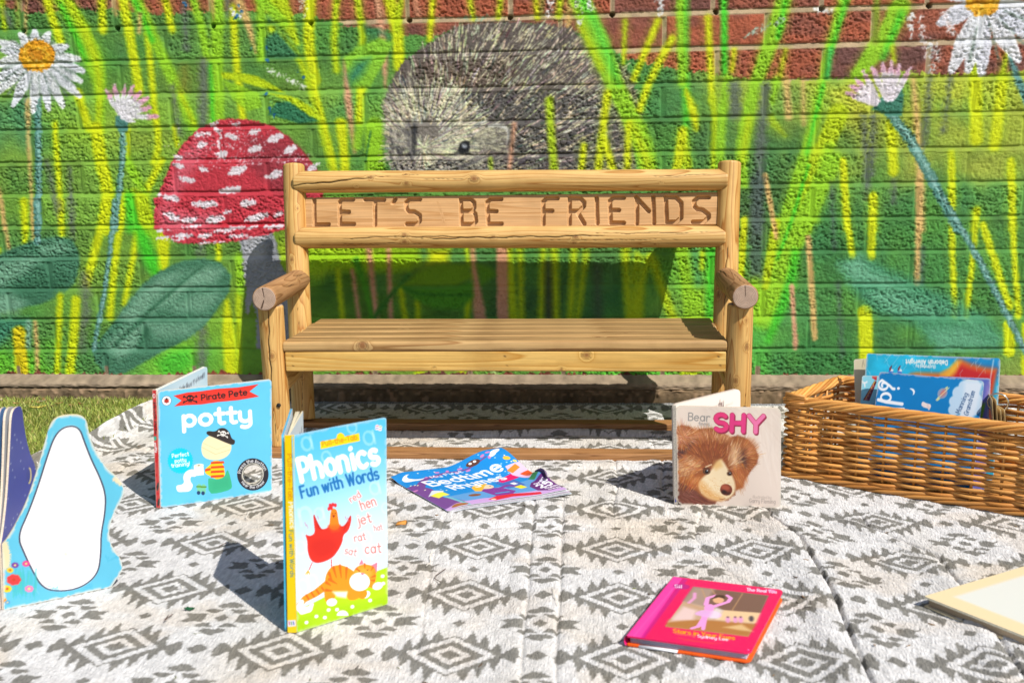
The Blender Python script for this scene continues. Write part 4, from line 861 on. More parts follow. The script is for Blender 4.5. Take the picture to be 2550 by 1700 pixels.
# ================================================================== LOG BENCH
def wood(name, light, dark, seed, ringscale=14.0, across=16.0, along=1.1, rough=.5):
    """procedural pine: wandering growth-ring contours along local Z, fine fibre, knots and cracks from the mesh"""
    m, nt, b = material(name); L = nt.links.new
    tc = N(nt, 'ShaderNodeTexCoord'); mp = N(nt, 'ShaderNodeMapping'); mp.inputs['Scale'].default_value = (across, across, along); mp.inputs['Location'].default_value = (seed*3.1, seed*1.7, seed*2.3)
    L(tc.outputs['Object'], mp.inputs[0])
    nz = N(nt, 'ShaderNodeTexNoise'); nz.inputs['Scale'].default_value = 1.0; nz.inputs['Detail'].default_value = 2.0; L(mp.outputs[0], nz.inputs['Vector'])
    kn = N(nt, 'ShaderNodeAttribute', attribute_name='knot'); ck = N(nt, 'ShaderNodeAttribute', attribute_name='crack')
    ad = N(nt, 'ShaderNodeMath', operation='MULTIPLY_ADD'); L(nz.outputs['Fac'], ad.inputs[0]); ad.inputs[1].default_value = ringscale; 
    k2 = N(nt, 'ShaderNodeMath', operation='MULTIPLY'); L(kn.outputs['Fac'], k2.inputs[0]); k2.inputs[1].default_value = 3.5; L(k2.outputs[0], ad.inputs[2])
    frc = N(nt, 'ShaderNodeMath', operation='FRACT'); L(ad.outputs[0], frc.inputs[0])
    cr = N(nt, 'ShaderNodeValToRGB'); e = cr.color_ramp.elements; e[0].position = 0; e[0].color = (*light, 1); e[1].position = 1; e[1].color = (*light, 1)
    mid = [.5*l+.5*d for l, d in zip(light, dark)]
    for p, c in [(.45, [.82*l+.18*d for l, d in zip(light, dark)]), (.78, mid), (.93, dark)]:
        q = cr.color_ramp.elements.new(p); q.color = (*c, 1)
    L(frc.outputs[0], cr.inputs[0])
    # fine fibre
    mp2 = N(nt, 'ShaderNodeMapping'); mp2.inputs['Scale'].default_value = (420, 420, 9); L(tc.outputs['Object'], mp2.inputs[0])
    n2 = N(nt, 'ShaderNodeTexNoise'); n2.inputs['Scale'].default_value = 1; n2.inputs['Detail'].default_value = 3; L(mp2.outputs[0], n2.inputs['Vector'])
    mr = N(nt, 'ShaderNodeMapRange'); mr.inputs['From Min'].default_value = .3; mr.inputs['From Max'].default_value = .7; mr.inputs['To Min'].default_value = .8; mr.inputs['To Max'].default_value = 1.1; L(n2.outputs['Fac'], mr.inputs['Value'])
    vm = N(nt, 'ShaderNodeVectorMath', operation='SCALE'); L(cr.outputs[0], vm.inputs[0]); L(mr.outputs[0], vm.inputs['Scale'])
    # weather staining in broad patches
    n3 = N(nt, 'ShaderNodeTexNoise'); n3.inputs['Scale'].default_value = 9; n3.inputs['Detail'].default_value = 5; L(tc.outputs['Object'], n3.inputs['Vector'])
    m3 = N(nt, 'ShaderNodeMapRange'); m3.inputs['From Min'].default_value = .48; m3.inputs['From Max'].default_value = .78; L(n3.outputs['Fac'], m3.inputs['Value'])
    mx = N(nt, 'ShaderNodeMix', data_type='RGBA'); mx.inputs[7].default_value = (*[.62*d for d in dark], 1); sc = N(nt, 'ShaderNodeMath', operation='MULTIPLY'); sc.inputs[1].default_value = .55; L(m3.outputs[0], sc.inputs[0]); L(sc.outputs[0], mx.inputs[0]); L(vm.outputs[0], mx.inputs[6])
    kx = N(nt, 'ShaderNodeMix', data_type='RGBA'); kx.inputs[7].default_value = (.20, .075, .022, 1); kc = N(nt, 'ShaderNodeMapRange'); kc.inputs['From Min'].default_value = .45; kc.inputs['From Max'].default_value = .95; kc.inputs['To Max'].default_value = .85; L(kn.outputs['Fac'], kc.inputs['Value']); L(kc.outputs[0], kx.inputs[0]); L(mx.outputs[2], kx.inputs[6])
    cx = N(nt, 'ShaderNodeMix', data_type='RGBA'); cx.inputs[7].default_value = (.035, .016, .006, 1); L(ck.outputs['Fac'], cx.inputs[0]); L(kx.outputs[2], cx.inputs[6])
    L(cx.outputs[2], b.inputs['Base Color']); b.inputs['Roughness'].default_value = rough; b.inputs['Specular IOR Level'].default_value = .3
    bp = N(nt, 'ShaderNodeBump'); bp.inputs['Strength'].default_value = .35; bp.inputs['Distance'].default_value = .0006; L(n2.outputs['Fac'], bp.inputs['Height']); L(bp.outputs[0], b.inputs['Normal'])
    return m
def endgrain(name, c1, c2, freq=1050):
    m, nt, b = material(name); L = nt.links.new; tc = N(nt, 'ShaderNodeTexCoord'); sp = N(nt, 'ShaderNodeSeparateXYZ'); L(tc.outputs['Object'], sp.inputs[0])
    cb = N(nt, 'ShaderNodeCombineXYZ'); L(sp.outputs[0], cb.inputs[0]); L(sp.outputs[1], cb.inputs[1])
    nz = N(nt, 'ShaderNodeTexNoise'); nz.inputs['Scale'].default_value = 60; nz.inputs['Detail'].default_value = 3; L(tc.outputs['Object'], nz.inputs['Vector'])
    ln = N(nt, 'ShaderNodeVectorMath', operation='LENGTH'); L(cb.outputs[0], ln.inputs[0])
    f = N(nt, 'ShaderNodeMath', operation='MULTIPLY_ADD'); L(ln.outputs['Value'], f.inputs[0]); f.inputs[1].default_value = freq/6.283*2.2; n4 = N(nt, 'ShaderNodeMath', operation='MULTIPLY'); n4.inputs[1].default_value = 1.3; L(nz.outputs['Fac'], n4.inputs[0]); L(n4.outputs[0], f.inputs[2])
    fr_ = N(nt, 'ShaderNodeMath', operation='FRACT'); L(f.outputs[0], fr_.inputs[0]); cr = N(nt, 'ShaderNodeValToRGB'); cr.color_ramp.elements[0].color = (*c1, 1); cr.color_ramp.elements[1].color = (*c2, 1); L(fr_.outputs[0], cr.inputs[0])
    ck = N(nt, 'ShaderNodeAttribute', attribute_name='crack'); mx = N(nt, 'ShaderNodeMix', data_type='RGBA'); mx.inputs[7].default_value = (.05, .022, .01, 1); L(ck.outputs['Fac'], mx.inputs[0]); L(cr.outputs[0], mx.inputs[6])
    n5 = N(nt, 'ShaderNodeTexNoise'); n5.inputs['Scale'].default_value = 90; n5.inputs['Detail'].default_value = 4; L(tc.outputs['Object'], n5.inputs['Vector'])
    v = N(nt, 'ShaderNodeVectorMath', operation='SCALE'); L(mx.outputs[2], v.inputs[0]); mr = N(nt, 'ShaderNodeMapRange'); mr.inputs['To Min'].default_value = .65; mr.inputs['To Max'].default_value = 1.3; L(n5.outputs['Fac'], mr.inputs['Value']); L(mr.outputs[0], v.inputs['Scale'])
    L(v.outputs[0], b.inputs['Base Color']); b.inputs['Roughness'].default_value = .75; b.inputs['Specular IOR Level'].default_value = .2
    return m
WL, WD = lin(rgb(230, 188, 118))*.82, lin(rgb(190, 132, 66))*.78
M_LOG = [wood('pine_log', WL, WD, 1), wood('pine_post', lin(rgb(228, 184, 110))*.8, lin(rgb(190, 126, 56))*.78, 5, 16, 18, 1.3), wood('pine_leg', lin(rgb(226, 180, 108))*.8, lin(rgb(184, 120, 52))*.76, 9, 15, 20, 1.6)]
M_ARM = wood('weathered_log', lin(rgb(188, 142, 96))*.8, lin(rgb(142, 96, 54))*.76, 13, 12, 22, 2.0, .6)
M_END = endgrain('end_grain', lin(rgb(206, 180, 160))*.8, lin(rgb(160, 128, 106))*.78)
M_TOP = endgrain('cut_top', lin(rgb(212, 196, 172))*.8, lin(rgb(176, 140, 100))*.8)
M_SLAT = wood('pine_slat', lin(rgb(210, 170, 112))*.8, lin(rgb(160, 114, 62))*.76, 21, 9, 18, .9, .6)
M_APRON = wood('pine_board', lin(rgb(234, 190, 108))*.82, lin(rgb(204, 146, 62))*.8, 25, 16, 14, .8, .45)
M_SIGN = wood('planed_board', lin(rgb(218, 170, 116))*.82, lin(rgb(196, 144, 88))*.8, 29, 9, 26, .6, .5)
M_FOOT = wood('foot_board', lin(rgb(186, 134, 84))*.8, lin(rgb(140, 92, 50))*.76, 33, 12, 40, 1.0, .6)

bench = empty('log_bench', (0.006, -0.3, 0.0), 'small golden pine log bench with a carved message board, standing before the mural', 'bench')
BL = np.array(bench.location)

def log(name, p0, p1, r0, r1, mat, end, cracks=(), knots=(), nt=112, dz=.005, chamfer=.0025, bulge=.0, endcut=0.0, facing=None, capcracks=(), label=None):
    """a peeled log along local Z; cracks: (theta0, z0, theta1, z1, width_mm) with z as fraction; knots: (theta, z, radius)"""
    p0, p1 = np.array(p0, float), np.array(p1, float); L = np.linalg.norm(p1-p0); ax = (p1-p0)/L
    fwd = np.array((0, -1, 0), float) if facing is None else np.array(facing, float)        # theta = 0 faces this way
    xa = fwd-ax*(fwd@ax); xa /= np.linalg.norm(xa); ya = np.cross(ax, xa)
    n = max(12, int(L/dz)); z = np.linspace(0, L, n); z = np.sort(np.r_[z, chamfer*.5, chamfer, L-chamfer, L-chamfer*.5]); n = len(z)
    th = np.arange(nt)*2*math.pi/nt
    Th, Zz = np.meshgrid(th, z)
    sd = abs(hash(name+str(p0.round(3).tolist()))) % 1 if False else (p0[0]*7.3+p0[1]*3.1+p0[2]*5.7)
    R = r0+(r1-r0)*Zz/L+r0*(.055*(vnoise(Zz*7+sd*9, np.cos(Th)*.7+3)-.5)+.045*(fbm(Zz*16+sd, np.cos(Th)*1.5+np.sin(Th)*1.1+9, 2)-.5))
    e = np.minimum(Zz, L-Zz); R -= .9*np.clip(chamfer-e, 0, 1)*.8
    crack = np.zeros_like(R); knot = np.zeros_like(R)
    def dang(a): return np.abs((Th-a+math.pi) % (2*math.pi)-math.pi)
    for a0, f0, a1, f1, wd in cracks:
        t = np.clip((Zz/L-f0)/(f1-f0), 0, 1); a = a0+(a1-a0)*t+.05*np.sin(Zz*60+a0*9)+.03*np.sin(Zz*170)
        d = dang(a)*r0; on = ((Zz/L > min(f0, f1)) & (Zz/L < max(f0, f1)))
        wid = wd*.001*np.clip(np.sin(math.pi*np.clip(t, .02, .98))**.5, .15, 1)*.8
        c = np.clip(1.25-d/np.maximum(wid, 3e-4), 0, 1)*on; crack = np.maximum(crack, c); R -= c*min(.004, wd*.0022)
    for a0, fz, rad in knots:
        d = np.hypot(dang(a0)*r0, (Zz-fz*L)*.75)/rad; knot = np.maximum(knot, np.exp(-d*d*1.1)); R += rad*.10*np.exp(-d*d*.6); crack = np.maximum(crack, .55*np.clip(1-np.abs(d-.75)/.16, 0, 1)*(rad > .004))
    Zo = Zz.copy()
    if endcut:                                           # coped ends: the upper and lower thirds are cut back
        v = np.abs(np.sin(Th)); k = np.clip((v-.52)/.48, 0, 1)*endcut
        s = (Zz/L*2-1); Zo = Zz-k*np.sign(s)*np.clip(np.abs(s)-.85, 0, 1)/.15
    lv = np.stack([R*np.cos(Th), R*np.sin(Th), Zo], -1).reshape(-1, 3)
    j = np.arange(nt); i = (np.arange(n-1)*nt)[:, None]
    q = np.stack([i+j, i+(j+1) % nt, i+nt+(j+1) % nt, i+nt+j], -1).reshape(-1, 4); mi = [0]*len(q)
    V = [lv]; cr = [crack.ravel()]; kn = [knot.ravel()]; Q = [q]; T = []; base = len(lv)
    for side in (0, 1):
        ring = lv[:nt] if side == 0 else lv[-nt:]; rr = (np.arange(9, 0, -1)/10.0)
        pts = []; cc = []
        for f in rr:
            p = ring*[f, f, 1]; zc = ring[:, 2].mean() if not endcut else ring[:, 2]; p[:, 2] = ring[:, 2]
            c = np.zeros(nt)
            for a, f0, f1, wd in capcracks:
                d = np.abs((th-a+math.pi) % (2*math.pi)-math.pi)*f*r0; c = np.maximum(c, np.clip(1.3-d/(wd*.001*(.35+.65*f)), 0, 1)*(f0 <= f <= f1))
            p[:, 2] -= (1 if side else -1)*c*.0015
            pts.append(p); cc.append(c)
        pts = np.concatenate(pts); V.append(pts); cr.append(np.concatenate(cc)); kn.append(np.zeros(len(pts)))
        ids = [np.arange(nt)+(0 if side == 0 else base0-nt) for base0 in [len(lv)]]
        idx = [ids[0]]+[base+np.arange(nt)+k*nt for k in range(len(rr))]
        for a, b_ in zip(idx[:-1], idx[1:]):
            qq = np.stack([a, np.roll(a, -1), np.roll(b_, -1), b_], -1); Q.append(qq[:, ::-1] if side == 0 else qq); mi += [1]*nt
        V.append(np.array([[0, 0, ring[:, 2].mean()]])); cr.append(np.zeros(1)); kn.append(np.zeros(1)); cidx = base+len(pts)
        a = idx[-1]; tt = np.stack([a, np.roll(a, -1), np.full(nt, cidx)], -1); T.append(tt[:, ::-1] if side == 0 else tt)
        base = cidx+1
    mi += [1]*(2*nt)
    Mx = Matrix(((xa[0], ya[0], ax[0], p0[0]-BL[0]), (xa[1], ya[1], ax[1], p0[1]-BL[1]), (xa[2], ya[2], ax[2], p0[2]-BL[2]), (0, 0, 0, 1)))
    o = mesh(name, np.concatenate(V), [np.concatenate(Q), np.concatenate(T)], [mat, end], bench, None, mi, True, {'crack': np.concatenate(cr), 'knot': np.concatenate(kn)}, Mx)
    if label: o['label'] = label
    return o
def plank(name, x0, x1, y0, y1, z0, z1, mat, bev=.003, knots=(), nx=220, warp=.0006, seed=0, marks=(), weather=0.0):
    """a board running along X, rounded arrises; grain runs along local Z = world X.  knots: (x, face 'f'/'t', offset, radius); marks: nail holes (x, z)"""
    prof = []
    for cx, cz, a0 in [(y0+bev, z0+bev, 180), (y1-bev, z0+bev, 270), (y1-bev, z1-bev, 0), (y0+bev, z1-bev, 90)]:
        for a in np.radians([a0, a0+30, a0+60, a0+90]): prof.append((cx+bev*math.cos(a), cz+bev*math.sin(a)))
    # subdivide long sides
    P = []; 
    for i in range(len(prof)):
        a, b_ = np.array(prof[i]), np.array(prof[(i+1) % len(prof)]); m = max(1, int(np.linalg.norm(b_-a)/.0022)); P += [a+(b_-a)*k/m for k in range(m)]
    P = np.array(P); m = len(P); xs_ = np.linspace(x0, x1, nx); xs_ = np.sort(np.r_[xs_, x0+.001, x0+.0022, x1-.001, x1-.0022]); nx = len(xs_)
    X = np.repeat(xs_[:, None], m, 1); Yc = np.repeat(P[None, :, 0], nx, 0).copy(); Zc = np.repeat(P[None, :, 1], nx, 0).copy()
    e = np.minimum(X-x0, x1-X); sh = np.clip(1-e/.0022, 0, 1)**2*.0018
    cy, cz = (y0+y1)/2, (z0+z1)/2
    Yc -= np.sign(Yc-cy)*sh; Zc -= np.sign(Zc-cz)*sh
    Zc += warp*np.sin(X*5+seed)+.0005*(fbm(X*30+seed*7, Yc*90, 2)-.5); Yc += .0006*(fbm(X*20+seed*3+5, Zc*60, 2)-.5)
    kn = np.zeros(X.shape); ck = np.zeros(X.shape)
    for x, fc, off, rad in knots:
        d = np.hypot((X-x)*.8, (Zc-off) if fc == 'f' else (Yc-off)); d = np.where((Yc < cy) if fc == 'f' else (Zc > cz), d, 9)/rad
        kn = np.maximum(kn, np.exp(-d*d*1.1)); ck = np.maximum(ck, .6*np.clip(1-np.abs(d-.8)/.16, 0, 1))
    V = np.stack([X, Yc, Zc], -1).reshape(-1, 3)
    j = np.arange(m); i = (np.arange(nx-1)*m)[:, None]
    q = np.stack([i+j, i+m+j, i+m+(j+1) % m, i+(j+1) % m], -1).reshape(-1, 4)
    ca, cb = np.array([[x0, cy, cz]]), np.array([[x1, cy, cz]])
    T = np.r_[np.c_[np.full(m, len(V)), j, (j+1) % m], np.c_[np.full(m, len(V)+1), (nx-1)*m+(j+1) % m, (nx-1)*m+j]]
    V = np.r_[V, ca, cb]; kn = np.r_[kn.ravel(), 0, 0]; ck = np.r_[ck.ravel(), 0, 0]
    if weather:                                            # greyed upper face, cleaner arrises
        ck = np.maximum(ck, weather*(V[:, 2] > z1-.0022)*np.clip((np.minimum(V[:, 1]-y0, y1-V[:, 1])-.004)/.006, 0, 1)*np.clip(.2+1.5*fbm(V[:, 0]*7+seed*3, V[:, 1]*60, 3), 0, 1.25))
    for x, z in marks:
        d = np.hypot(V[:, 0]-x, (V[:, 2]-z)); ck = np.maximum(ck, np.clip(1.6-d/.0014, 0, 1)*(V[:, 1] < cy))
    # into a local frame whose Z is world X
    o_ = np.array((x0, cy, cz)); lv = np.c_[V[:, 1]-o_[1], V[:, 2]-o_[2], V[:, 0]-o_[0]]
    Mx = Matrix(((0, 0, 1, o_[0]-BL[0]), (1, 0, 0, o_[1]-BL[1]), (0, 1, 0, o_[2]-BL[2]), (0, 0, 0, 1)))
    return mesh(name, lv, [q, T], [mat], bench, None, None, True, {'crack': ck, 'knot': kn}, Mx)

# back posts (reclined), front legs, arms
pi = math.pi
log('back_post', (-.4415, -.262, .0205), (-.4715, -.125, .5585), .0245, .0236, M_LOG[1], M_TOP, cracks=[(.3, .05, .2, .45, .6), (-.9, .6, -.7, .9, .4)], knots=[(.2, .17, .006), (-.2, .62, .005), (.5, .82, .004)])
log('back_post', (.4495, -.262, .0205), (.4700, -.125, .5490), .0245, .0240, M_LOG[1], M_TOP, cracks=[(-.25, .40, -.1, .66, 1.3)], knots=[(.35, .52, .004), (-.75, .66, .004), (.1, .30, .0055), (-.8, .48, .006)])
LEGS = []
LEGS += [log('front_leg', (-.4405, -.4295, .0175), (-.4415, -.4295, .2960), .0247, .0240, M_LOG[2], M_TOP, cracks=[(-.12, .36, .08, 1.0, 1.7), (.12, .02, .0, .30, .6)], knots=[(.16, .66, .0062), (.5, .12, .004), (-.6, .88, .004)])]
LEGS += [log('front_leg', (.4535, -.4295, .0175), (.4535, -.4295, .2950), .0242, .0238, M_LOG[2], M_TOP, cracks=[(.6, .1, .55, .4, .5)], knots=[(-.35, .49, .006), (.45, .72, .006), (.35, .9, .004)])]
up = (0, 0, 1)
log('armrest', (-.4560, -.1830, .3135), (-.4395, -.4690, .3155), .0240, .0236, M_ARM, M_END, cracks=[(-.9, .1, -.7, .34, 1.0), (-1.25, .45, -1.0, .7, .8), (-.2, .02, -.3, .2, .8), (.1, .9, .05, 1.0, 1.4)], knots=[(-1.2, .33, .006)], facing=up, capcracks=[(.15, .0, 1, 1.4), (pi-.35, .2, 1, 2.2)])
log('armrest', (.4600, -.1830, .3115), (.4563, -.4690, .3140), .0242, .0238, M_ARM, M_END, cracks=[(.75, .05, .55, .5, 1.0), (.1, .3, .02, .98, .9)], knots=[(1.3, .75, .005)], facing=up, capcracks=[(.08, .1, 1, .9)])
log('side_rail', (-.4405, -.2400, .150), (-.4405, -.4150, .136), .0215, .0215, M_LOG[2], M_END, facing=up)
log('side_rail', (.4520, -.2400, .150), (.4525, -.4150, .136), .0215, .0215, M_LOG[2], M_END, facing=up)
# back rails, in front of the posts' axis, coped at the ends
log('back_rail', (-.4640, -.1445, .5225), (.4630, -.1445, .5140), .0233, .0228, M_LOG[0], M_END, cracks=[(.32, .002, -.42, .185, 2.0), (-.52, .18, -.72, .30, .7), (-.18, .30, -.28, .42, .5), (1.1, .3, 1.15, .95, 1.0), (-.35, .82, -.52, .97, .8), (.75, .0, .8, .12, .8)],
    knots=[(-.45, .185, .0055), (-.28, .425, .009), (.12, .268, .0055), (.35, .15, .003), (-.75, .267, .004), (.05, .06, .003), (.1, .85, .003)], endcut=.0155, facing=(0, -1, 0))
log('back_rail', (-.4590, -.1735, .4040), (.4570, -.1735, .3975), .0232, .0226, M_LOG[0], M_END, cracks=[(.02, .12, -.18, .26, 1.2), (-.18, .24, -.1, .42, 1.3), (.05, .30, -.12, .55, 1.5), (-.05, .48, -.2, .72, 1.5), (.55, .1, .5, .3, .6), (-.4, .70, -.48, .97, 1.0), (.2, .6, .18, .9, .5), (.72, .02, .74, .2, .6)],
    knots=[(-.35, .262, .006), (.3, .262, .006), (-.12, .47, .005), (.45, .655, .0045), (-.1, .66, .006), (.62, .84, .004)], endcut=.0155, facing=(0, -1, 0))
# seat
sy = [(-.4415, -.3850), (-.3775, -.3235), (-.3160, -.2635), (-.2560, -.2035), (-.1960, -.1400)]
for i, (a, b_) in enumerate(sy):
    zt = .2278-.029*((a+b_)/2+.4415); x0, x1 = (-.4195, .4305) if i < 3 else (-.4265, .4345)
    plank('seat_slat', x0, x1, a, b_, zt-.020, zt, M_SLAT, .0062, knots=[(-.262, 't', -.4415, .009), (-.262, 'f', .218, .009), (.19, 't', -.402, .007)] if i == 0 else [(RNG.uniform(-.3, .3), 't', (a+b_)/2, .005)], seed=i, weather=.30)
ap = plank('apron', -.4165, .4300, -.4395, -.4185, .1675, .2066, M_APRON, .0028, knots=[(.168, 'f', .2, .009), (.12, 'f', .172, .004), (-.125, 'f', .176, .003)], seed=8, marks=[(-.402, .198), (-.402, .179), (.012, .198), (.015, .180), (.414, .197), (.4175, .180)])
plank('foot_rail', -.480, .488, -.4800, -.4420, .0035, .0180, M_FOOT, .003, seed=3)
plank('foot_rail', -.470, .475, -.2860, -.2480, .0035, .0205, M_FOOT, .003, seed=5)
# carved board
def sign():
    xL, xR, zb, zt = -.4440, .4440, .4215, .4890
    slope = (-.1445+.1735)/(.518-.401)
    n = np.array((0, -1.0, slope)); n /= np.linalg.norm(n)
    def y_at(z): return -.1640+(z-.4255)*slope
    o = np.array((0, y_at(.455), .455))
    strokes = []
    def S_(c, *pls):
        for p in pls: strokes.append([onplane(*px(c, *q), o, n) for q in p])
    S_('E', [(608, 388), (610, 598), (728, 598)])
    S_('E', [(930, 392), (838, 392), (818, 415), (822, 594), (938, 594)], [(824, 490), (896, 494)])
    S_('E', [(1032, 390), (1188, 394)], [(1112, 396), (1114, 600)])
    S_('E', [(1282, 388), (1262, 418)])
    S_('E', [(1486, 390), (1398, 390), (1370, 416), (1376, 470), (1396, 490), (1440, 492), (1484, 520), (1484, 570), (1462, 594), (1376, 594)])
    S_('E', [(1826, 388), (1832, 594), (1932, 594), (1952, 572), (1946, 510), (1920, 486), (1836, 484)], [(1828, 388), (1908, 388), (1936, 414), (1936, 462), (1916, 484)])
    S_('E', [(2162, 388), (2070, 390), (2044, 414), (2054, 592), (2164, 592)], [(2056, 486), (2122, 488)])
    S_('F', [(590, 358), (504, 360), (478, 384), (480, 560)], [(486, 454), (548, 456)])
    S_('F', [(684, 560), (686, 358), (770, 360), (798, 388), (796, 420), (760, 456), (690, 458)], [(742, 458), (800, 556)])
    S_('F', [(896, 356), (902, 552)])
    S_('F', [(1108, 354), (1026, 354), (998, 380), (1006, 548), (1108, 550)], [(1008, 448), (1070, 450)])
    S_('F', [(1206, 554), (1206, 352), (1310, 460)], [(1306, 456), (1336, 352), (1344, 550)]) if False else S_('F', [(1210, 554), (1212, 360)], [(1204, 350), (1304, 458)], [(1338, 350), (1344, 550)])
    S_('F', [(1436, 350), (1444, 542), (1520, 542), (1556, 510), (1556, 392), (1516, 352), (1436, 350)])
    S_('F', [(1772, 350), (1690, 350), (1656, 380), (1660, 420), (1684, 442), (1720, 446), (1770, 484), (1770, 508), (1734, 540), (1648, 542)])
    xs_ = np.linspace(xL, xR, 860); zs_ = np.linspace(zb, zt, 76); X, Z = np.meshgrid(xs_, zs_)
    D = np.full(X.shape, 1.0)
    for s in strokes:
        for a, b_ in zip(s[:-1], s[1:]):
            ax_, az_, ex, ez = a[0], a[2], b_[0]-a[0], b_[2]-a[2]; L2 = ex*ex+ez*ez+1e-12
            t = np.clip(((X-ax_)*ex+(Z-az_)*ez)/L2, 0, 1); D = np.minimum(D, np.hypot(X-ax_-t*ex, Z-az_-t*ez))
    hw = .0043
    cut = smooth(hw+.0004, hw-.0011, D)*.0090
    ed = np.minimum(np.minimum(X-xL, xR-X), np.minimum(Z-zb, zt-Z)); bev = np.clip(1-ed/.0015, 0, 1)*.0015
    tool = .0004*np.sin(Z*2*pi/.0026)*(np.abs(D-hw) < .0013)
    dep = cut+bev+tool
    Yf = y_at(Z)
    V = np.stack([X, Yf, Z], -1)-n*dep[..., None]
    nxs, nzs = len(xs_), len(zs_); Vf = V.reshape(-1, 3); q = gridfaces(nxs, nzs)
    back = np.array([(xL, y_at(zb), zb), (xR, y_at(zb), zb), (xR, y_at(zt), zt), (xL, y_at(zt), zt)])-n*.020
    b0 = len(Vf); fc = np.array([0, nxs-1, nxs*nzs-1, nxs*(nzs-1)])
    # side walls
    V2 = [Vf, back]; Q = [q, np.array([[b0, b0+3, b0+2, b0+1]])]; T = []
    bt = np.arange(nxs); tp = bt+nxs*(nzs-1); lf = np.arange(nzs)*nxs; rt = lf+nxs-1
    nb = b0+4
    for row, flip in [(bt, 1), (tp, 0), (lf, 0), (rt, 1)]:
        V2.append(Vf[row]-n*.020); ids = nb+np.arange(len(row)); nb += len(row)
        qq = np.stack([row[:-1], row[1:], ids[1:], ids[:-1]], -1); Q.append(qq[:, ::-1] if flip else qq)
    VV = np.concatenate(V2); ck = np.zeros(len(VV)); kn = np.zeros(len(VV))
    kn[:b0] = (.62*np.clip(1-np.abs((X+.165)-.030*np.sqrt(np.clip((.489-Z)/.07, 0, 1)))/.0028, 0, 1)*(Z < .478)).ravel()
    o_ = np.array((xL, 0, 0)); lv = np.c_[VV[:, 1], VV[:, 2], VV[:, 0]-xL]
    Mx = Matrix(((0, 0, 1, xL-BL[0]), (1, 0, 0, -BL[1]), (0, 1, 0, -BL[2]), (0, 0, 0, 1)))
    return mesh('message_board', lv, Q, [M_SIGN], bench, None, None, True, {'crack': ck, 'knot': kn}, Mx)
sign()
# plugged bolt holes near the foot of the legs
for x, z in [(-.4300, .1035), (.4635, .1010)]:
    V, q, t = tube([(x, -.4528, z), (x, -.4548, z)], .0042, 12); mb = MB(); mb.add(V, q, t); V, q, t = tube([(x, -.4548, z), (x, -.4556, z)], [.0042, .0022], 12); mb.add(V, q, t)
    bo = mb.build('bolt', plain('bolt_black', (.012, .010, .009), .6)); lg = LEGS[0 if x < 0 else 1]; bo.parent = lg; bo.matrix_parent_inverse = (Matrix.Translation(bench.location) @ lg.matrix_basis).inverted()
# ================================================================== BOOKS
M_PRINT = painted('gloss_print', .42, 0, spec=.4, coat=.12)
M_CARD = painted('board_edge', .7, .25, 900, .2, bdist=.0003)
def nz3(v): v = np.asarray(v, float); return v/np.linalg.norm(v)
def rrect(w, h, r):
    def f(u, v):
        qx = np.abs(u-w/2)-(w/2-r); qy = np.abs(v-h/2)-(h/2-r)
        return np.hypot(np.maximum(qx, 0), np.maximum(qy, 0))+np.minimum(np.maximum(qx, qy), 0)-r
    return f
def poly_sdf(P):
    P = np.asarray(P, float)
    def f(u, v):
        d = np.full(np.shape(u), 1e9); ins = np.zeros(np.shape(u), bool); n = len(P)
        for i in range(n):
            a, b = P[i], P[(i+1) % n]; e = b-a; L = e@e
            if L < 1e-14: continue
            t = np.clip(((u-a[0])*e[0]+(v-a[1])*e[1])/L, 0, 1); d = np.minimum(d, (u-a[0]-t*e[0])**2+(v-a[1]-t*e[1])**2)
            if e[1] != 0: ins ^= (v >= min(a[1], b[1])) & (v < max(a[1], b[1])) & (u < a[0]+(v-a[1])/e[1]*e[0])
        d = np.sqrt(d); return np.where(ins, -d, d)
    return f
def smoothpoly(P, it=2):
    P = np.asarray(P, float)
    for _ in range(it):
        Q = np.roll(P, -1, 0); P = np.stack([.75*P+.25*Q, .25*P+.75*Q], 1).reshape(-1, 2)
    return P
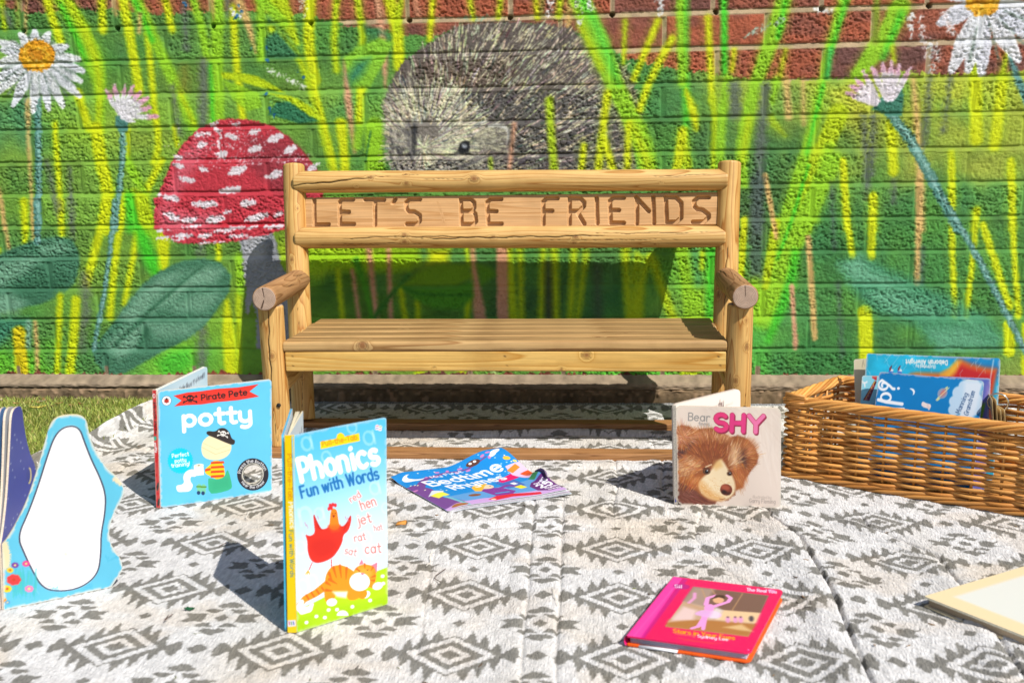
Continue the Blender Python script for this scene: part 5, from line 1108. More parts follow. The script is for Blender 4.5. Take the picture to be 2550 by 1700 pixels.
def board(name, parent, O, U, V, w, h, th, n, front=None, fcol=(240, 240, 240), ecol=(226, 220, 206), bcol=None, sdf=None, bend=None, mat=None, wear=0.0, Nn=None, back=None):
    """flat board: O = lower left corner of its printed face, U to the right, V up; th behind the face; front = Canvas of size n"""
    O, U, V = np.array(O, float), nz3(U), nz3(V); Nn = nz3(np.cross(U, V)) if Nn is None else nz3(Nn)
    nu, nv = n; u = np.linspace(0, w, nu); v = np.linspace(h, 0, nv); Uu, Vv = np.meshgrid(u, v)
    cell = max(w/(nu-1), h/(nv-1))
    uc, vc = (Uu[:-1, :-1]+Uu[1:, 1:])/2, (Vv[:-1, :-1]+Vv[1:, 1:])/2
    keep = np.ones(uc.shape, bool) if sdf is None else sdf(uc, vc) < .2*cell
    f = gridfaces(nu, nv)[:, ::-1][keep.ravel()]               # rows run downwards
    E = np.concatenate([f[:, [0, 1]], f[:, [1, 2]], f[:, [2, 3]], f[:, [3, 0]]])
    key = np.sort(E, 1)@np.array([nu*nv, 1]); un, inv, cnt = np.unique(key, return_inverse=True, return_counts=True)
    bE = E[cnt[inv] == 1]
    Uf, Vf = Uu.ravel().copy(), Vv.ravel().copy(); bv = np.unique(bE)
    if sdf is not None:
        for _ in range(2):
            s0 = sdf(Uf[bv], Vf[bv]); e = cell*.1; gx = (sdf(Uf[bv]+e, Vf[bv])-s0)/e; gy = (sdf(Uf[bv], Vf[bv]+e)-s0)/e; g = np.maximum(np.hypot(gx, gy), .3)
            k = np.clip(s0, -1.3*cell, 1.3*cell); Uf[bv] -= k*gx/g; Vf[bv] -= k*gy/g
    off = bend(Uf/w, Vf/h) if bend is not None else 0.0
    P = O+Uf[:, None]*U+Vf[:, None]*V+np.reshape(off, (-1, 1))*Nn
    B = P-Nn*th
    if front is not None: c = lin(np.clip(front.img, 0, 1)).reshape(-1, 3)
    else: c = np.tile(lin(rgb(*fcol)), (nu*nv, 1))
    if wear:
        sd = (sdf or rrect(w, h, .001))(Uf, Vf); rub = np.clip((fbm(Uf*160, Vf*160, 2)-.48+np.clip(1+sd/.0022, 0, 1)*.35)/.12, 0, 1)*np.clip(1+sd/.004, 0, 1)*wear
        c = c*(1-rub[:, None])+lin(rgb(232, 224, 206))*rub[:, None]
    c = c*ALB
    cb = (lin(np.clip(back.img[:, ::-1], 0, 1)).reshape(-1, 3) if back is not None else np.tile(lin(rgb(*(bcol or fcol))), (nu*nv, 1)))*ALB
    # rim has vertices of its own so that printed faces and edges keep their colours
    m = nu*nv; used = np.unique(f); 
    ridx = {k: i for i, k in enumerate(bv)}; a = np.searchsorted(bv, bE[:, 0]); b = np.searchsorted(bv, bE[:, 1]); nb = len(bv)
    rim = np.stack([b+2*m, a+2*m, a+2*m+nb, b+2*m+nb], -1)
    Vt = np.concatenate([P, B, P[bv], B[bv]]); Ct = np.concatenate([c, cb, np.tile(lin(rgb(*ecol))*ALB, (2*nb, 1))*(.85+.3*RNG.random((2*nb, 1)))])
    Q = np.concatenate([f, (f+m)[:, ::-1], rim])
    us, inv = np.unique(Q, return_inverse=True)
    o = mesh(name, Vt[us], inv.reshape(Q.shape), mat or M_PRINT, parent, Ct[us], shade=False)
    if bend is not None: o.data.polygons.foreach_set('use_smooth', np.r_[np.ones(2*len(f), bool), np.zeros(len(rim), bool)])
    return o
def cover_canvas(c, TL, TR, BR, BL, n, bg):
    H = homography([TL, TR, BR, BL], [(0, 0), (n[0]-1, 0), (n[0]-1, n[1]-1), (0, n[1]-1)])
    wpx = (np.hypot(TR[0]-TL[0], TR[1]-TL[1])+np.hypot(BR[0]-BL[0], BR[1]-BL[1]))/2; hpx = (np.hypot(BL[0]-TL[0], BL[1]-TL[1])+np.hypot(BR[0]-TR[0], BR[1]-TR[1]))/2
    rn = RNG.random((n[1], n[0])).astype(np.float32)
    return Canvas(n[0], n[1], bg, H, ((n[0]-1)/wpx+(n[1]-1)/hpx)/2, rn)
RZ = .0052                                                   # the rug's surface under the books
def ground_at(x, y):
    i = np.argmin((RUGX[::6, ::6]-x)**2+(RUGY[::6, ::6]-y)**2); return RUGZ[::6, ::6].ravel()[i]
def g2(c, x, y, z=RZ): return onz(*px(c, x, y), z)
def top_at(c, x, y, base):
    d = ray(*px(c, x, y)); t = np.dot(d[:2], (base-CAM)[:2])/np.dot(d[:2], d[:2]); return CAM+t*d

# ------------------------------------------------------------------ light blue board book with a red banner
def potty():
    BLp, BRp = g2('PO', 75, 832), g2('PO', 765, 728); TLp, TRp = top_at('PO', 50, 98, BLp), top_at('PO', 768, 45, BRp); SL = g2('PO', 48, 830); ST = top_at('PO', 22, 100, SL)
    n = (330, 350); c = cover_canvas('PO', (50, 98), (768, 45), (765, 728), (75, 832), n, (100, 198, 238))
    X, Yg = np.meshgrid(np.linspace(0, 1, n[0]), np.linspace(0, 1, n[1])); c.img *= (.985+.03*fbm(X*7, Yg*7, 3))[..., None].astype(np.float32)
    RED, BLK, W = (232, 56, 44), (36, 28, 30), (255, 255, 255)
    c.poly([(152, 128), (240, 110), (330, 104), (430, 92), (560, 88), (690, 72), (632, 116), (692, 150), (560, 168), (430, 176), (330, 188), (240, 190), (157, 196), (203, 160)], RED)
    c.ell((108, 159), 31, 31, W); c.ell((108, 159), 31, 31, BLK, a0=0, a1=360) if False else None
    t = np.radians(np.linspace(0, 360, 40)); c.line(np.c_[108+30*np.cos(t), 159+30*np.sin(t)], 2, BLK)
    for s in (-1, 1):                                        # small red beetle emblem
        for k in range(3): c.line([(108, 154+k*7), (108+s*17, 150+k*9)], 3, BLK)
    c.ell((108, 160), 14, 15, (240, 60, 40)); c.ell((108, 147), 8, 6, BLK); c.line([(108, 148), (108, 175)], 2, BLK)
    for x, y in [(102, 158), (114, 158), (101, 167), (115, 167)]: c.ell((x, y), 3, 3, BLK)
    def skull(x, y, k, col, bg, tilt=0):
        cr, sr = math.cos(tilt), math.sin(tilt); R = lambda a, b: (x+k*(a*cr-b*sr), y+k*(a*sr+b*cr))
        for s in (-1, 1):
            c.line([R(-1.6*s, -.5), R(1.6*s, .95)], .28*k, col)
            for e in (-1, 1):
                ex, ey = (-1.6*s, -.5) if e < 0 else (1.6*s, .95)
                c.ell(R(ex, ey-.16), .2*k, .2*k, col); c.ell(R(ex+.14*np.sign(ex), ey+.14), .2*k, .2*k, col)
        c.ell(R(0, -.15), .95*k, .78*k, col); c.poly([R(-.5, .3), R(.5, .3), R(.42, 1.0), R(-.42, 1.0)], col)
        c.ell(R(-.38, -.1), .27*k, .27*k, bg); c.ell(R(.38, -.1), .27*k, .27*k, bg); c.line([R(-.14, .75), R(-.14, 1)], .09*k, bg); c.line([R(.16, .75), R(.16, 1)], .09*k, bg)
    skull(259, 148, 24, BLK, RED)
    c.text('Pirate Pete', (330, 163), (624, 136), 36, BLK, .20)
    c.text('potty', (212, 322), (668, 300), 98, W, .25)
    # round sea-green burst with its slogan
    a = np.radians(np.arange(0, 360, 6)); r = np.where(np.arange(60) % 2, 76, 84); c.poly(np.c_[198+r*np.cos(a), 538+r*.98*np.sin(a)], (0, 206, 226))
    c.text('Perfect', (146, 520), (256, 506), 24, W, .17); c.text('potty', (164, 550), (240, 542), 22, W, .18); c.text('training!', (142, 580), (262, 566), 23, W, .18)
    # picture: pirate hat, folded striped cloth, paper roll and a green potty (no figure)
    c.poly(smoothpoly([(214, 642), (232, 604), (270, 590), (300, 596), (300, 640), (262, 634), (262, 668), (282, 690), (262, 728), (214, 730), (180, 732), (170, 690), (206, 688), (226, 672)]), (252, 248, 226))
    c.poly([(284, 575), (344, 566), (348, 626), (290, 632)], (254, 252, 236)); c.ell((315, 568), 31, 10, (246, 240, 214), -6); c.ell((315, 568), 8, 3, (120, 104, 90), -6)
    c.poly(smoothpoly([(328, 470), (340, 410), (400, 372), (470, 380), (520, 430), (516, 490), (470, 530), (400, 538), (345, 520)]), (252, 232, 186), soft=1.5)
    c.line([(334, 455), (420, 500), (516, 470)], 3, (226, 198, 140)); c.line([(344, 430), (430, 470), (518, 440)], 2, (226, 198, 140))
    c.poly(smoothpoly([(392, 560), (400, 540), (456, 538), (476, 590), (480, 640), (440, 660), (396, 640), (352, 616), (354, 590)]), (252, 204, 20))
    for y in (550, 578, 606, 634): c.poly([(392, y-4), (470, y-8), (476, y+6), (390, y+10)], (226, 74, 30))
    c.poly([(354, 590), (388, 584), (390, 598), (354, 606)], (226, 74, 30))
    c.poly(smoothpoly([(372, 655), (380, 644), (430, 656), (476, 640), (490, 598), (500, 600), (524, 690), (516, 716), (440, 738), (378, 742)], 1), (58, 184, 136)); c.poly([(388, 668), (500, 640), (510, 700), (400, 724)], (50, 170, 124), .5, 12)
    for x, y in [(318, 720), (346, 722)]: c.poly(smoothpoly([(x-16, y-40), (x+14, y-40), (x+14, y+10), (x+6, y+26), (x-12, y+20)]), (120, 204, 160)); c.line([(x-15, y-22), (x+14, y-22)], 10, (96, 150, 40)); c.ell((x-4, y+16), 11, 12, (30, 62, 104))
    c.poly(smoothpoly([(366, 352), (420, 360), (440, 338), (480, 336), (508, 366), (520, 406), (544, 414), (534, 448), (480, 428), (420, 400), (360, 376)], 2), (54, 46, 44)); skull(467, 372, 18, (244, 240, 230), (54, 46, 44), .2)
    # ring around the hole
    HC = (649, 625)
    c.ell(HC, 96, 98, (42, 40, 48)); c.ell(HC, 66, 68, (226, 222, 206)); c.ell(HC, 62, 64, (60, 58, 60))
    c.arctext('Press the button', HC, 80, 176, 14, 19, W, .15); c.arctext('Hear the cheer', HC, 80, 214, 330, 17, W, .15)
    w = np.linalg.norm(BRp-BLp); U = BRp-BLp; Vd = (TLp-BLp+TRp-BRp); h = (np.linalg.norm(TLp-BLp)+np.linalg.norm(TRp-BRp))/2
    q = c.m([HC])[0]; hu, hv = q[0]/(n[0]-1)*w, h-q[1]/(n[1]-1)*h; hr = 63*w/715
    base = rrect(w, h, .006); sd = lambda u, v: np.maximum(base(u, v), hr-np.hypot(u-hu, v-hv))
    r = empty('board_book', (BLp[0], BLp[1], 0), 'light blue board book with a red banner, standing open by the left bench leg', 'book', 'picture books laid out on the rug')
    board('front_cover', r, BLp, U, Vd, w, h, .0034, n, c, ecol=(236, 226, 206), bcol=(222, 236, 242), sdf=sd, wear=.6, bend=lambda u, v: .0022*np.sin(u*3.1)*(.3+.7*v)+.0004*np.sin(v*9+u*4))
    # spine
    k = (16, 200); sc_ = cover_canvas('PO', (22, 100), (50, 98), (75, 832), (48, 830), k, (222, 40, 44)); sc_.ell((34, 137), 10, 14, W); sc_.ell((35, 137), 6, 8, (240, 60, 40)); sc_.text('Pirate Pete', (28, 178), (40, 380), 15, BLK, .22, up=(1, 0)); sc_.text('potty', (36, 432), (43, 492), 14, W, .24, up=(1, 0)); sc_.ell((41, 403), 10, 14, (70, 190, 160)); sc_.ell((58, 700), 8, 26, BLK, 10); sc_.ell((64, 796), 8, 24, BLK, 10)
    board('spine', r, SL, BLp-SL-.0004*nz3(U), ST-SL, np.linalg.norm(BLp-SL)-.0004, np.linalg.norm(ST-SL), .004, k, sc_, wear=.25)
    # the rest of the open book behind: pages and back cover
    D = np.array((.075, .985, 0)); Ns = nz3(np.cross(D, Vd))
    pg = Canvas(60, 60, (196, 226, 240)); pg.ell((30, 20), 30, 20, (214, 236, 246), soft=8); pg.text('Pirate Pete likes the best?', (14, 7), (56, 5.2), 2.3, (70, 76, 90), .16, soft=.7)
    board('page', r, SL+np.array((.0045, .004, 0)), D, Vd, w*.985, h, .0030, (60, 60), pg, ecol=(244, 240, 226), sdf=rrect(w*.985, h, .006))
    board('back_cover', r, SL+np.array((.0005, .004, 0)), D, Vd, w, h, .0030, (40, 40), None, (120, 206, 240), (240, 234, 220), sdf=rrect(w, h, .006))
potty()

# ------------------------------------------------------------------ tall hardback: hen and cat
def phonics():
    c0 = dict(TL=(180, 215), TR=(787, 112), BR=(800, 1315), BL=(208, 1500)); BLp, BRp = g2('PH', *c0['BL']), g2('PH', *c0['BR']); TLp, TRp = top_at('PH', *c0['TL'], BLp), top_at('PH', *c0['TR'], BRp)
    SL = g2('PH', 147, 1500); ST = top_at('PH', 127, 217, SL)
    n = (300, 560); c = cover_canvas('PH', c0['TL'], c0['TR'], c0['BR'], c0['BL'], n, (140, 214, 248))
    yy = np.linspace(0, 1, n[1])[:, None]; top, bot = np.array((84, 192, 238))/255, np.array((214, 240, 254))/255
    c.img[:] = (top+(bot-top)*smooth(0, .62, yy)[..., None])
    for g, x, y, s in [('a', 250, 318, 130), ('a', 650, 290, 130), ('o', 545, 215, 110), ('o', 380, 400, 110), ('n', 232, 800, 170), ('a', 690, 610, 120), ('d', 205, 990, 130), ('p', 220, 1240, 130), ('h', 285, 1210, 130), ('p', 630, 930, 130), ('r', 480, 560, 80), ('a', 330, 770, 120), ('b', 660, 1010, 120), ('c', 762, 730, 100)]:
        c.text(g, (x, y), (x+s*.72, y-s*.16), s, (232, 247, 255), .12, alpha=.32, soft=2)
    YL = (255, 214, 10)
    c.poly([(366, 258), (470, 240), (478, 212), (500, 202), (520, 214), (524, 228), (616, 208), (622, 258), (370, 306)], YL); c.text('Pull-the-Tab', (380, 288), (610, 246), 32, (226, 132, 20), .15)
    W = (255, 255, 255)
    c.text('Phonics', (236, 512), (762, 402), 146, W, .21)
    c.text('Fun with Words', (240, 618), (752, 500), 76, (20, 112, 184), .18)
    for w_, x0, y0, x1, y1, h_ in [('red', 566, 655, 636, 612, 44), ('hen', 632, 702, 736, 668, 62), ('jet', 606, 800, 702, 778, 62), ('hat', 712, 838, 768, 828, 38), ('rat', 586, 908, 664, 892, 50), ('sat', 518, 982, 598, 1000, 46), ('cat', 652, 984, 762, 976, 62)]:
        c.text(w_, (x0, y0), (x1, y1), h_, (255, 246, 246), .30, alpha=.9, soft=2); c.text(w_, (x0, y0), (x1, y1), h_, (238, 120, 116), .13, soft=1.4)
    # small bright publisher emblem
    for i, (x, y, q) in enumerate([(730, 165, (230, 90, 120)), (750, 170, (90, 170, 90)), (728, 180, (90, 110, 190)), (748, 186, (230, 120, 150))]): c.ell((x, y), 12, 10, (250, 240, 244)); c.line([(x-7, y), (x+7, y-2)], 5, q, soft=2)
    # grass hill
    c.poly([(190, 1360), (300, 1310), (420, 1250), (560, 1180), (700, 1110), (830, 1060), (830, 1340), (200, 1520)], (182, 220, 6), soft=2)
    c.poly([(200, 1420), (420, 1330), (640, 1300), (820, 1240), (830, 1340), (200, 1520)], (160, 208, 0), .5, 14)
    for x, y in [(415, 1350), (470, 1348), (570, 1330), (685, 1290), (766, 1132), (335, 1392), (390, 1400), (270, 1432), (770, 1180)]: c.ell((x, y), 13, 11, W, -20, soft=2)
    c.ell((506, 1388), 38, 34, W, 0, a0=180, a1=360)
    # red hen
    RD = (226, 44, 30)
    c.poly(smoothpoly([(262, 848), (292, 868), (330, 848), (322, 790), (316, 715), (340, 770), (360, 822), (410, 818), (424, 780), (470, 770), (500, 810), (530, 790), (562, 722), (566, 772), (545, 838), (512, 860), (508, 910), (470, 980), (430, 1020), (350, 1048), (300, 1030), (278, 960), (280, 900)], 2), RD, soft=2)
    c.poly(smoothpoly([(300, 900), (400, 870), (480, 900), (450, 980), (360, 1020), (300, 980)]), (206, 30, 24), .5, 22)
    for k in range(4): c.line([(322+k*9, 730+k*22), (352+k*6, 812+k*4)], 9, (200, 30, 26)); c.line([(560-k*10, 742+k*20), (522-k*2, 812+k*6)], 9, (200, 30, 26))
    c.poly(smoothpoly([(424, 780), (430, 700), (452, 686), (474, 700), (482, 770), (492, 810), (460, 830), (420, 818)]), (244, 132, 20)); c.poly([(412, 800), (494, 796), (488, 836), (440, 842)], (236, 90, 24), .7, 10)
    for x, y in [(420, 690), (428, 668), (446, 664), (462, 668), (436, 686)]: c.ell((x, y), 10, 13, (228, 40, 50))
    c.poly([(440, 732), (462, 730), (450, 752)], (150, 50, 20)); c.line([(440, 722), (447, 722)], 4, (60, 30, 10)); c.line([(458, 720), (465, 720)], 4, (60, 30, 10))
    c.line([(310, 1040), (290, 1085)], 7, RD); c.line([(436, 1022), (436, 1068)], 7, RD)
    for x, y in [(282, 1092), (438, 1075)]:
        for d in (-16, -4, 12): c.line([(x, y), (x+d, y+22)], 7, (240, 180, 20))
    for x, y in [(262, 775), (275, 790), (345, 735), (525, 740), (540, 750)]: c.line([(x, y), (x+8, y+24)], 4, (210, 120, 150), soft=2)
    # ginger cat
    OR, OD = (250, 150, 20), (226, 104, 6)
    c.line([(400, 1190), (330, 1240), (260, 1276), (228, 1310)], [60, 50, 44, 40], OR); c.line([(236, 1300), (222, 1332), (244, 1356), (290, 1344), (306, 1316)], [36, 40, 42, 40, 24], W)
    for k in range(4): c.line([(268+k*34, 1250-k*16), (288+k*34, 1282-k*18)], 10, OD)
    c.poly(smoothpoly([(388, 1190), (400, 1110), (440, 1062), (500, 1055), (560, 1082), (600, 1120), (620, 1200), (640, 1250), (600, 1285), (545, 1290), (530, 1250), (470, 1220), (452, 1290), (400, 1310), (386, 1260)], 2), OR, soft=2)
    c.poly([(440, 1230), (540, 1230), (530, 1275), (470, 1265)], W, .9, 8)
    for x0, y0, x1, y1 in [(448, 1072, 468, 1140), (490, 1062, 500, 1140), (534, 1078, 530, 1150), (420, 1110, 440, 1160), (402, 1170, 430, 1190), (400, 1220, 440, 1226), (420, 1150, 470, 1180)]: c.line([(x0, y0), (x1, y1)], [18, 5], OD, soft=2)
    c.ell((436, 1300), 34, 25, W, -10); c.ell((652, 1252), 36, 24, W, -20); c.line([(560, 1200), (640, 1250)], 60, OR)
    c.poly([(612, 1058), (632, 1018), (644, 1052)], (246, 130, 150)); c.poly([(690, 1062), (732, 1040), (728, 1110), (700, 1100)], (246, 130, 150))
    c.poly(smoothpoly([(570, 1130), (590, 1072), (650, 1050), (710, 1066), (728, 1120), (716, 1190), (650, 1216), (590, 1200)], 2), OR, soft=2); c.ell((642, 1112), 58, 40, (250, 176, 60), 0, .8, 14)
    for p in [[(598, 1082), (620, 1100)], [(650, 1052), (652, 1082)], [(704, 1074), (690, 1096)], [(716, 1130), (690, 1140)], [(712, 1160), (690, 1160)]]: c.line(p, [14, 4], OD)
    c.ell((618, 1168), 66, 60, W, soft=2); c.ell((700, 1194), 20, 16, OR); c.ell((734, 1196), 34, 24, W, -20)
    c.poly([(622, 1112), (650, 1110), (638, 1128)], (240, 120, 150)); c.line([(612, 1098), (622, 1096)], 5, (120, 60, 10)); c.line([(664, 1092), (674, 1090)], 5, (120, 60, 10))
    w = np.linalg.norm(BRp-BLp); U = BRp-BLp; Vd = (TLp-BLp+TRp-BRp); h = (np.linalg.norm(TLp-BLp)+np.linalg.norm(TRp-BRp))/2; Nn = nz3(np.cross(U, Vd))
    r = empty('hardback_book', (BLp[0], BLp[1], 0), 'tall yellow-spined book with a red hen and a ginger cat, standing open on the rug', 'book', 'picture books laid out on the rug')
    board('front_cover', r, BLp, U, Vd, w, h, .0024, n, c, ecol=(150, 210, 236), bcol=(236, 244, 248), sdf=rrect(w, h, .0022), wear=.3, bend=lambda u, v: -.0026*np.sin(u*2.6)*v+.0003*np.sin(v*11+u*4))
    k = (22, 330); s = cover_canvas('PH', (127, 217), (180, 215), (208, 1500), (147, 1500), k, (252, 212, 4)); s.text('Pull-the-Tab', (142, 318), (150, 590), 26, (224, 120, 20), .14, up=(1, 0)); s.text('Phonics', (150, 600), (162, 768), 30, (255, 252, 240), .22, up=(1, 0)); s.text('Fun with Words', (152, 775), (164, 1095), 26, (30, 120, 180), .13, up=(1, 0))
    s.poly([(146, 1406), (200, 1402), (202, 1450), (148, 1454)], (240, 234, 246)); 
    for i, q in enumerate([(230, 90, 120), (90, 170, 90), (90, 110, 190)]): s.line([(156+i*14, 1418), (160+i*14, 1436)], 8, q)
    board('spine', r, SL, BLp-SL, ST-SL, np.linalg.norm(BLp-SL)-.0003, np.linalg.norm(ST-SL), .0024, k, s)
    Bt = onz(*px('PH', 178, 66), ST[2]-.001); D = nz3((Bt-ST)*[1, 1, 0])
    D2 = nz3((onz(*px('PH', 302, 84), ST[2]-.012)-(ST+BLp-SL))*[1, 1, 0])
    board('back_cover', r, SL+Nn*-.003, D, ST-SL, w, h, .0024, (30, 40), None, (232, 240, 246), (70, 176, 214), bcol=(96, 196, 230), sdf=rrect(w, h, .0016))
    P0 = SL*.55+BLp*.45-Nn*.004+np.array((0, 0, .003))
    for i, (t, q) in enumerate([(.10, (238, 236, 228)), (.30, (226, 214, 222)), (.48, (238, 232, 214)), (.95, (226, 238, 242))]):
        d = nz3(D*(1-t)+D2*t); pc = Canvas(50, 90, q)
        if i == 3: pc.text('a', (34, 14), (40, 14), 9, (60, 70, 90), .16); pc.text('l', (42, 16), (46, 16), 9, (60, 70, 90), .16); pc.ell((20, 50), 16, 24, (200, 226, 236), soft=10)
        board('page', r, P0+d*.002, d, ST-SL, w*.96, h-.007, .0012 if i < 3 else .0018, (50, 90), pc, ecol=(236, 224, 190), back=pc)
phonics()

# ------------------------------------------------------------------ worn cream board book with a brown bear
def bear():
    c0 = dict(TL=(365, 300), TR=(1500, 340), BR=(1500, 1415), BL=(380, 1375)); BLp, BRp = g2('SH', *c0['BL']), g2('SH', *c0['BR']); TLp, TRp = top_at('SH', *c0['TL'], BLp), top_at('SH', *c0['TR'], BRp); SL = g2('SH', 345, 1370); ST = top_at('SH', 328, 300, SL)
    n = (340, 330); c = cover_canvas('SH', c0['TL'], c0['TR'], c0['BR'], c0['BL'], n, (232, 214, 200)); R = np.random.default_rng(3)
    for i in range(26):
        x = 700+i*34; c.line([(x, 330), (x+150+R.uniform(0, 200), 470+R.uniform(0, 300))], R.uniform(3, 8), [(244, 230, 220), (216, 196, 182)][i % 2], .35, 5)
    for i in range(16): c.line([(1180+R.uniform(0, 300), 380+R.uniform(0, 300)), (1300+R.uniform(0, 180), 700+R.uniform(0, 500))], R.uniform(4, 9), [(244, 232, 222), (214, 196, 184)][i % 2], .3, 6)
    head = [(375, 520), (430, 505), (520, 520), (570, 560), (640, 548), (760, 540), (880, 590), (960, 640), (1040, 620), (1140, 660), (1220, 750), (1262, 850), (1240, 940), (1180, 1010), (1120, 1100), (1090, 1190), (1020, 1220), (1010, 1270), (930, 1330), (800, 1340), (790, 1370), (386, 1375), (378, 1000), (376, 700)]
    c.poly(head, (150, 84, 46), soft=2, rough=3)
    c.poly([(372, 1120), (500, 1170), (600, 1240), (700, 1310), (800, 1340), (790, 1372), (380, 1376)], (108, 58, 46), soft=6)
    c.poly([(376, 790), (470, 760), (560, 660), (600, 640), (500, 780), (420, 860), (376, 900)], (70, 44, 48), .9, 16)
    c.poly([(1040, 760), (1090, 860), (1130, 960), (1110, 1010), (1080, 900), (1030, 800)], (76, 50, 52), .9, 14)
    def fur(cx, cy, rx, ry, nn, cols, ang, ln=(40, 90), wd=(7, 13)):
        for _ in range(nn):
            t = R.uniform(0, 6.283); q = R.uniform(0, 1)**.5; x, y = cx+rx*q*math.cos(t), cy+ry*q*math.sin(t)
            if not inside((x, y), head): continue
            a = ang(x, y)+R.normal(0, .13); l = R.uniform(*ln); co = np.array(cols[R.integers(len(cols))])+R.normal(0, 9, 3)
            c.line([(x, y), (x+l*math.cos(a), y+l*math.sin(a))], [R.uniform(*wd)*.8, 2], co, .42, 1.8)
    for x, y, rx, ry, q, al in [(760, 800, 170, 200, (128, 66, 40), .75), (500, 930, 120, 70, (232, 184, 140), .8), (470, 1000, 80, 60, (236, 196, 150), .6), (1010, 840, 60, 120, (238, 198, 156), .75), (1060, 1060, 60, 120, (190, 110, 60), .7), (440, 630, 70, 80, (226, 164, 126), .7), (1160, 760, 70, 90, (196, 124, 78), .8), (1095, 870, 36, 90, (66, 42, 44), .8), (640, 620, 150, 60, (206, 140, 96), .6), (880, 640, 90, 50, (226, 170, 120), .6), (560, 760, 60, 110, (120, 64, 42), .5), (590, 1120, 90, 60, (206, 120, 60), .7)]:
        c.ell((x, y), rx, ry, q, 0, al, 26)
    BR_ = [(196, 116, 60), (170, 92, 46), (128, 68, 40), (222, 150, 92), (150, 84, 50)]; LI = [(244, 206, 160), (232, 184, 130), (250, 222, 186), (214, 150, 96)]
    fur(640, 780, 300, 240, 520, BR_, lambda x, y: math.atan2(y-1000, x-760))
    fur(470, 620, 110, 130, 160, [(214, 150, 104), (188, 110, 66), (240, 196, 160), (150, 84, 60)], lambda x, y: math.atan2(y-640, x-440))
    fur(1130, 800, 130, 190, 220, BR_+[(226, 176, 130)], lambda x, y: math.atan2(y-900, x-1010))
    fur(520, 960, 160, 130, 150, LI[3:]+LI[:1]+BR_, lambda x, y: 2.6+.002*(y-900)); fur(500, 1090, 150, 110, 130, [(214, 130, 60), (190, 100, 44), (150, 80, 46), (236, 180, 120)], lambda x, y: 2.0)
    fur(1000, 860, 90, 150, 60, LI, lambda x, y: math.atan2(y-1000, x-900)); fur(1050, 1060, 90, 150, 150, [(196, 112, 56), (160, 84, 50), (222, 150, 90)], lambda x, y: 1.2)
    fur(560, 1290, 230, 80, 160, [(150, 86, 70), (122, 64, 52), (186, 124, 104)], lambda x, y: .5, (50, 110), (4, 8))
    fur(800, 620, 180, 70, 40, LI, lambda x, y: -1.3+.002*(x-800), (30, 60))
    # muzzle
    c.poly(smoothpoly([(840, 880), (880, 900), (930, 990), (990, 1080), (1015, 1180), (1000, 1260), (930, 1320), (830, 1336), (720, 1310), (640, 1250), (606, 1170), (640, 1090), (720, 1030), (780, 960)], 2), (240, 216, 176), soft=8)
    c.poly(smoothpoly([(606, 1150), (640, 1110), (700, 1180), (800, 1270), (900, 1310), (830, 1336), (720, 1310), (640, 1250)], 2), (222, 160, 86), .85, 22); c.poly([(760, 960), (800, 900), (860, 880), (870, 960), (800, 1000)], (226, 180, 110), .8, 14)
    for _ in range(240):
        x, y = R.uniform(620, 990), R.uniform(1080, 1300); 
        if (x-810)**2/190**2+(y-1190)**2/120**2 < 1: c.line([(x, y), (x+R.uniform(4, 14), y+R.uniform(2, 10))], 5, [(252, 236, 206), (214, 160, 100), (236, 200, 150)][R.integers(3)], .6, 1.5)
    c.ell((912, 1214), 66, 62, (120, 52, 36), 20, soft=3); c.ell((905, 1190), 46, 30, (176, 86, 60), 15, .9, 8); c.ell((890, 1240), 30, 22, (44, 22, 24), 20, .9, 6); c.ell((935, 1255), 24, 16, (60, 30, 28), -20, .8, 6); c.line([(838, 1312), (870, 1318), (900, 1308)], 6, (140, 60, 40))
    for x, y, s in [(700, 1012, 1.0), (948, 1038, .72)]:
        c.ell((x, y), 40*s, 34*s, (60, 36, 30), 0, .95, 4); c.ell((x, y), 30*s, 26*s, (140, 84, 50), 0, 1, 3); c.ell((x, y+2), 22*s, 21*s, (18, 14, 18), soft=2); c.ell((x+7*s, y-8*s), 7*s, 6*s, (230, 230, 236), soft=2)
    c.line([(660, 985), (700, 968), (740, 985)], 9, (90, 52, 36)); c.line([(690, 965), (750, 940)], 12, (246, 220, 180), .9, 3); c.line([(926, 1005), (950, 1005), (966, 1030)], 7, (90, 52, 36))
    # lettering
    c.text('Bear', (494, 458), (744, 472), 82, (150, 146, 142), .15); c.text('feels', (610, 516), (738, 522), 44, (156, 150, 146), .15)
    def slab(ch, x0, y0, x1, y1, h_, col):
        for d in (14, 9, 4): c.text(ch, (x0+d*.7, y0+d), (x1+d*.7, y1+d), h_, (150, 40, 76), .30)
        c.text(ch, (x0, y0), (x1, y1), h_, (190, 50, 96), .31); c.text(ch, (x0, y0), (x1, y1), h_, col, .24)
    slab('S', 778, 572, 948, 574, 176, (232, 60, 124)); slab('H', 950, 578, 1142, 586, 176, (226, 60, 130)); slab('Y', 1140, 590, 1336, 598, 176, (236, 118, 168))
    c.text('Illustrated by', (1198, 1306), (1402, 1314), 34, (196, 178, 166), .12); c.text('Garry Fleming', (1160, 1352), (1446, 1364), 44, (178, 162, 152), .13)
    w = np.linalg.norm(BRp-BLp); U = BRp-BLp; Vd = (TLp-BLp+TRp-BRp); h = (np.linalg.norm(TLp-BLp)+np.linalg.norm(TRp-BRp))/2
    r = empty('board_book', (BLp[0], BLp[1], 0), 'worn cream board book with a painted brown bear, standing open beside the wicker basket', 'book', 'picture books laid out on the rug')
    wav = lambda u, v: .0006*np.sin(u*9+v*3)+.0008*(fbm(u*9, v*3, 2)-.5)*smooth(.4, .9, v)
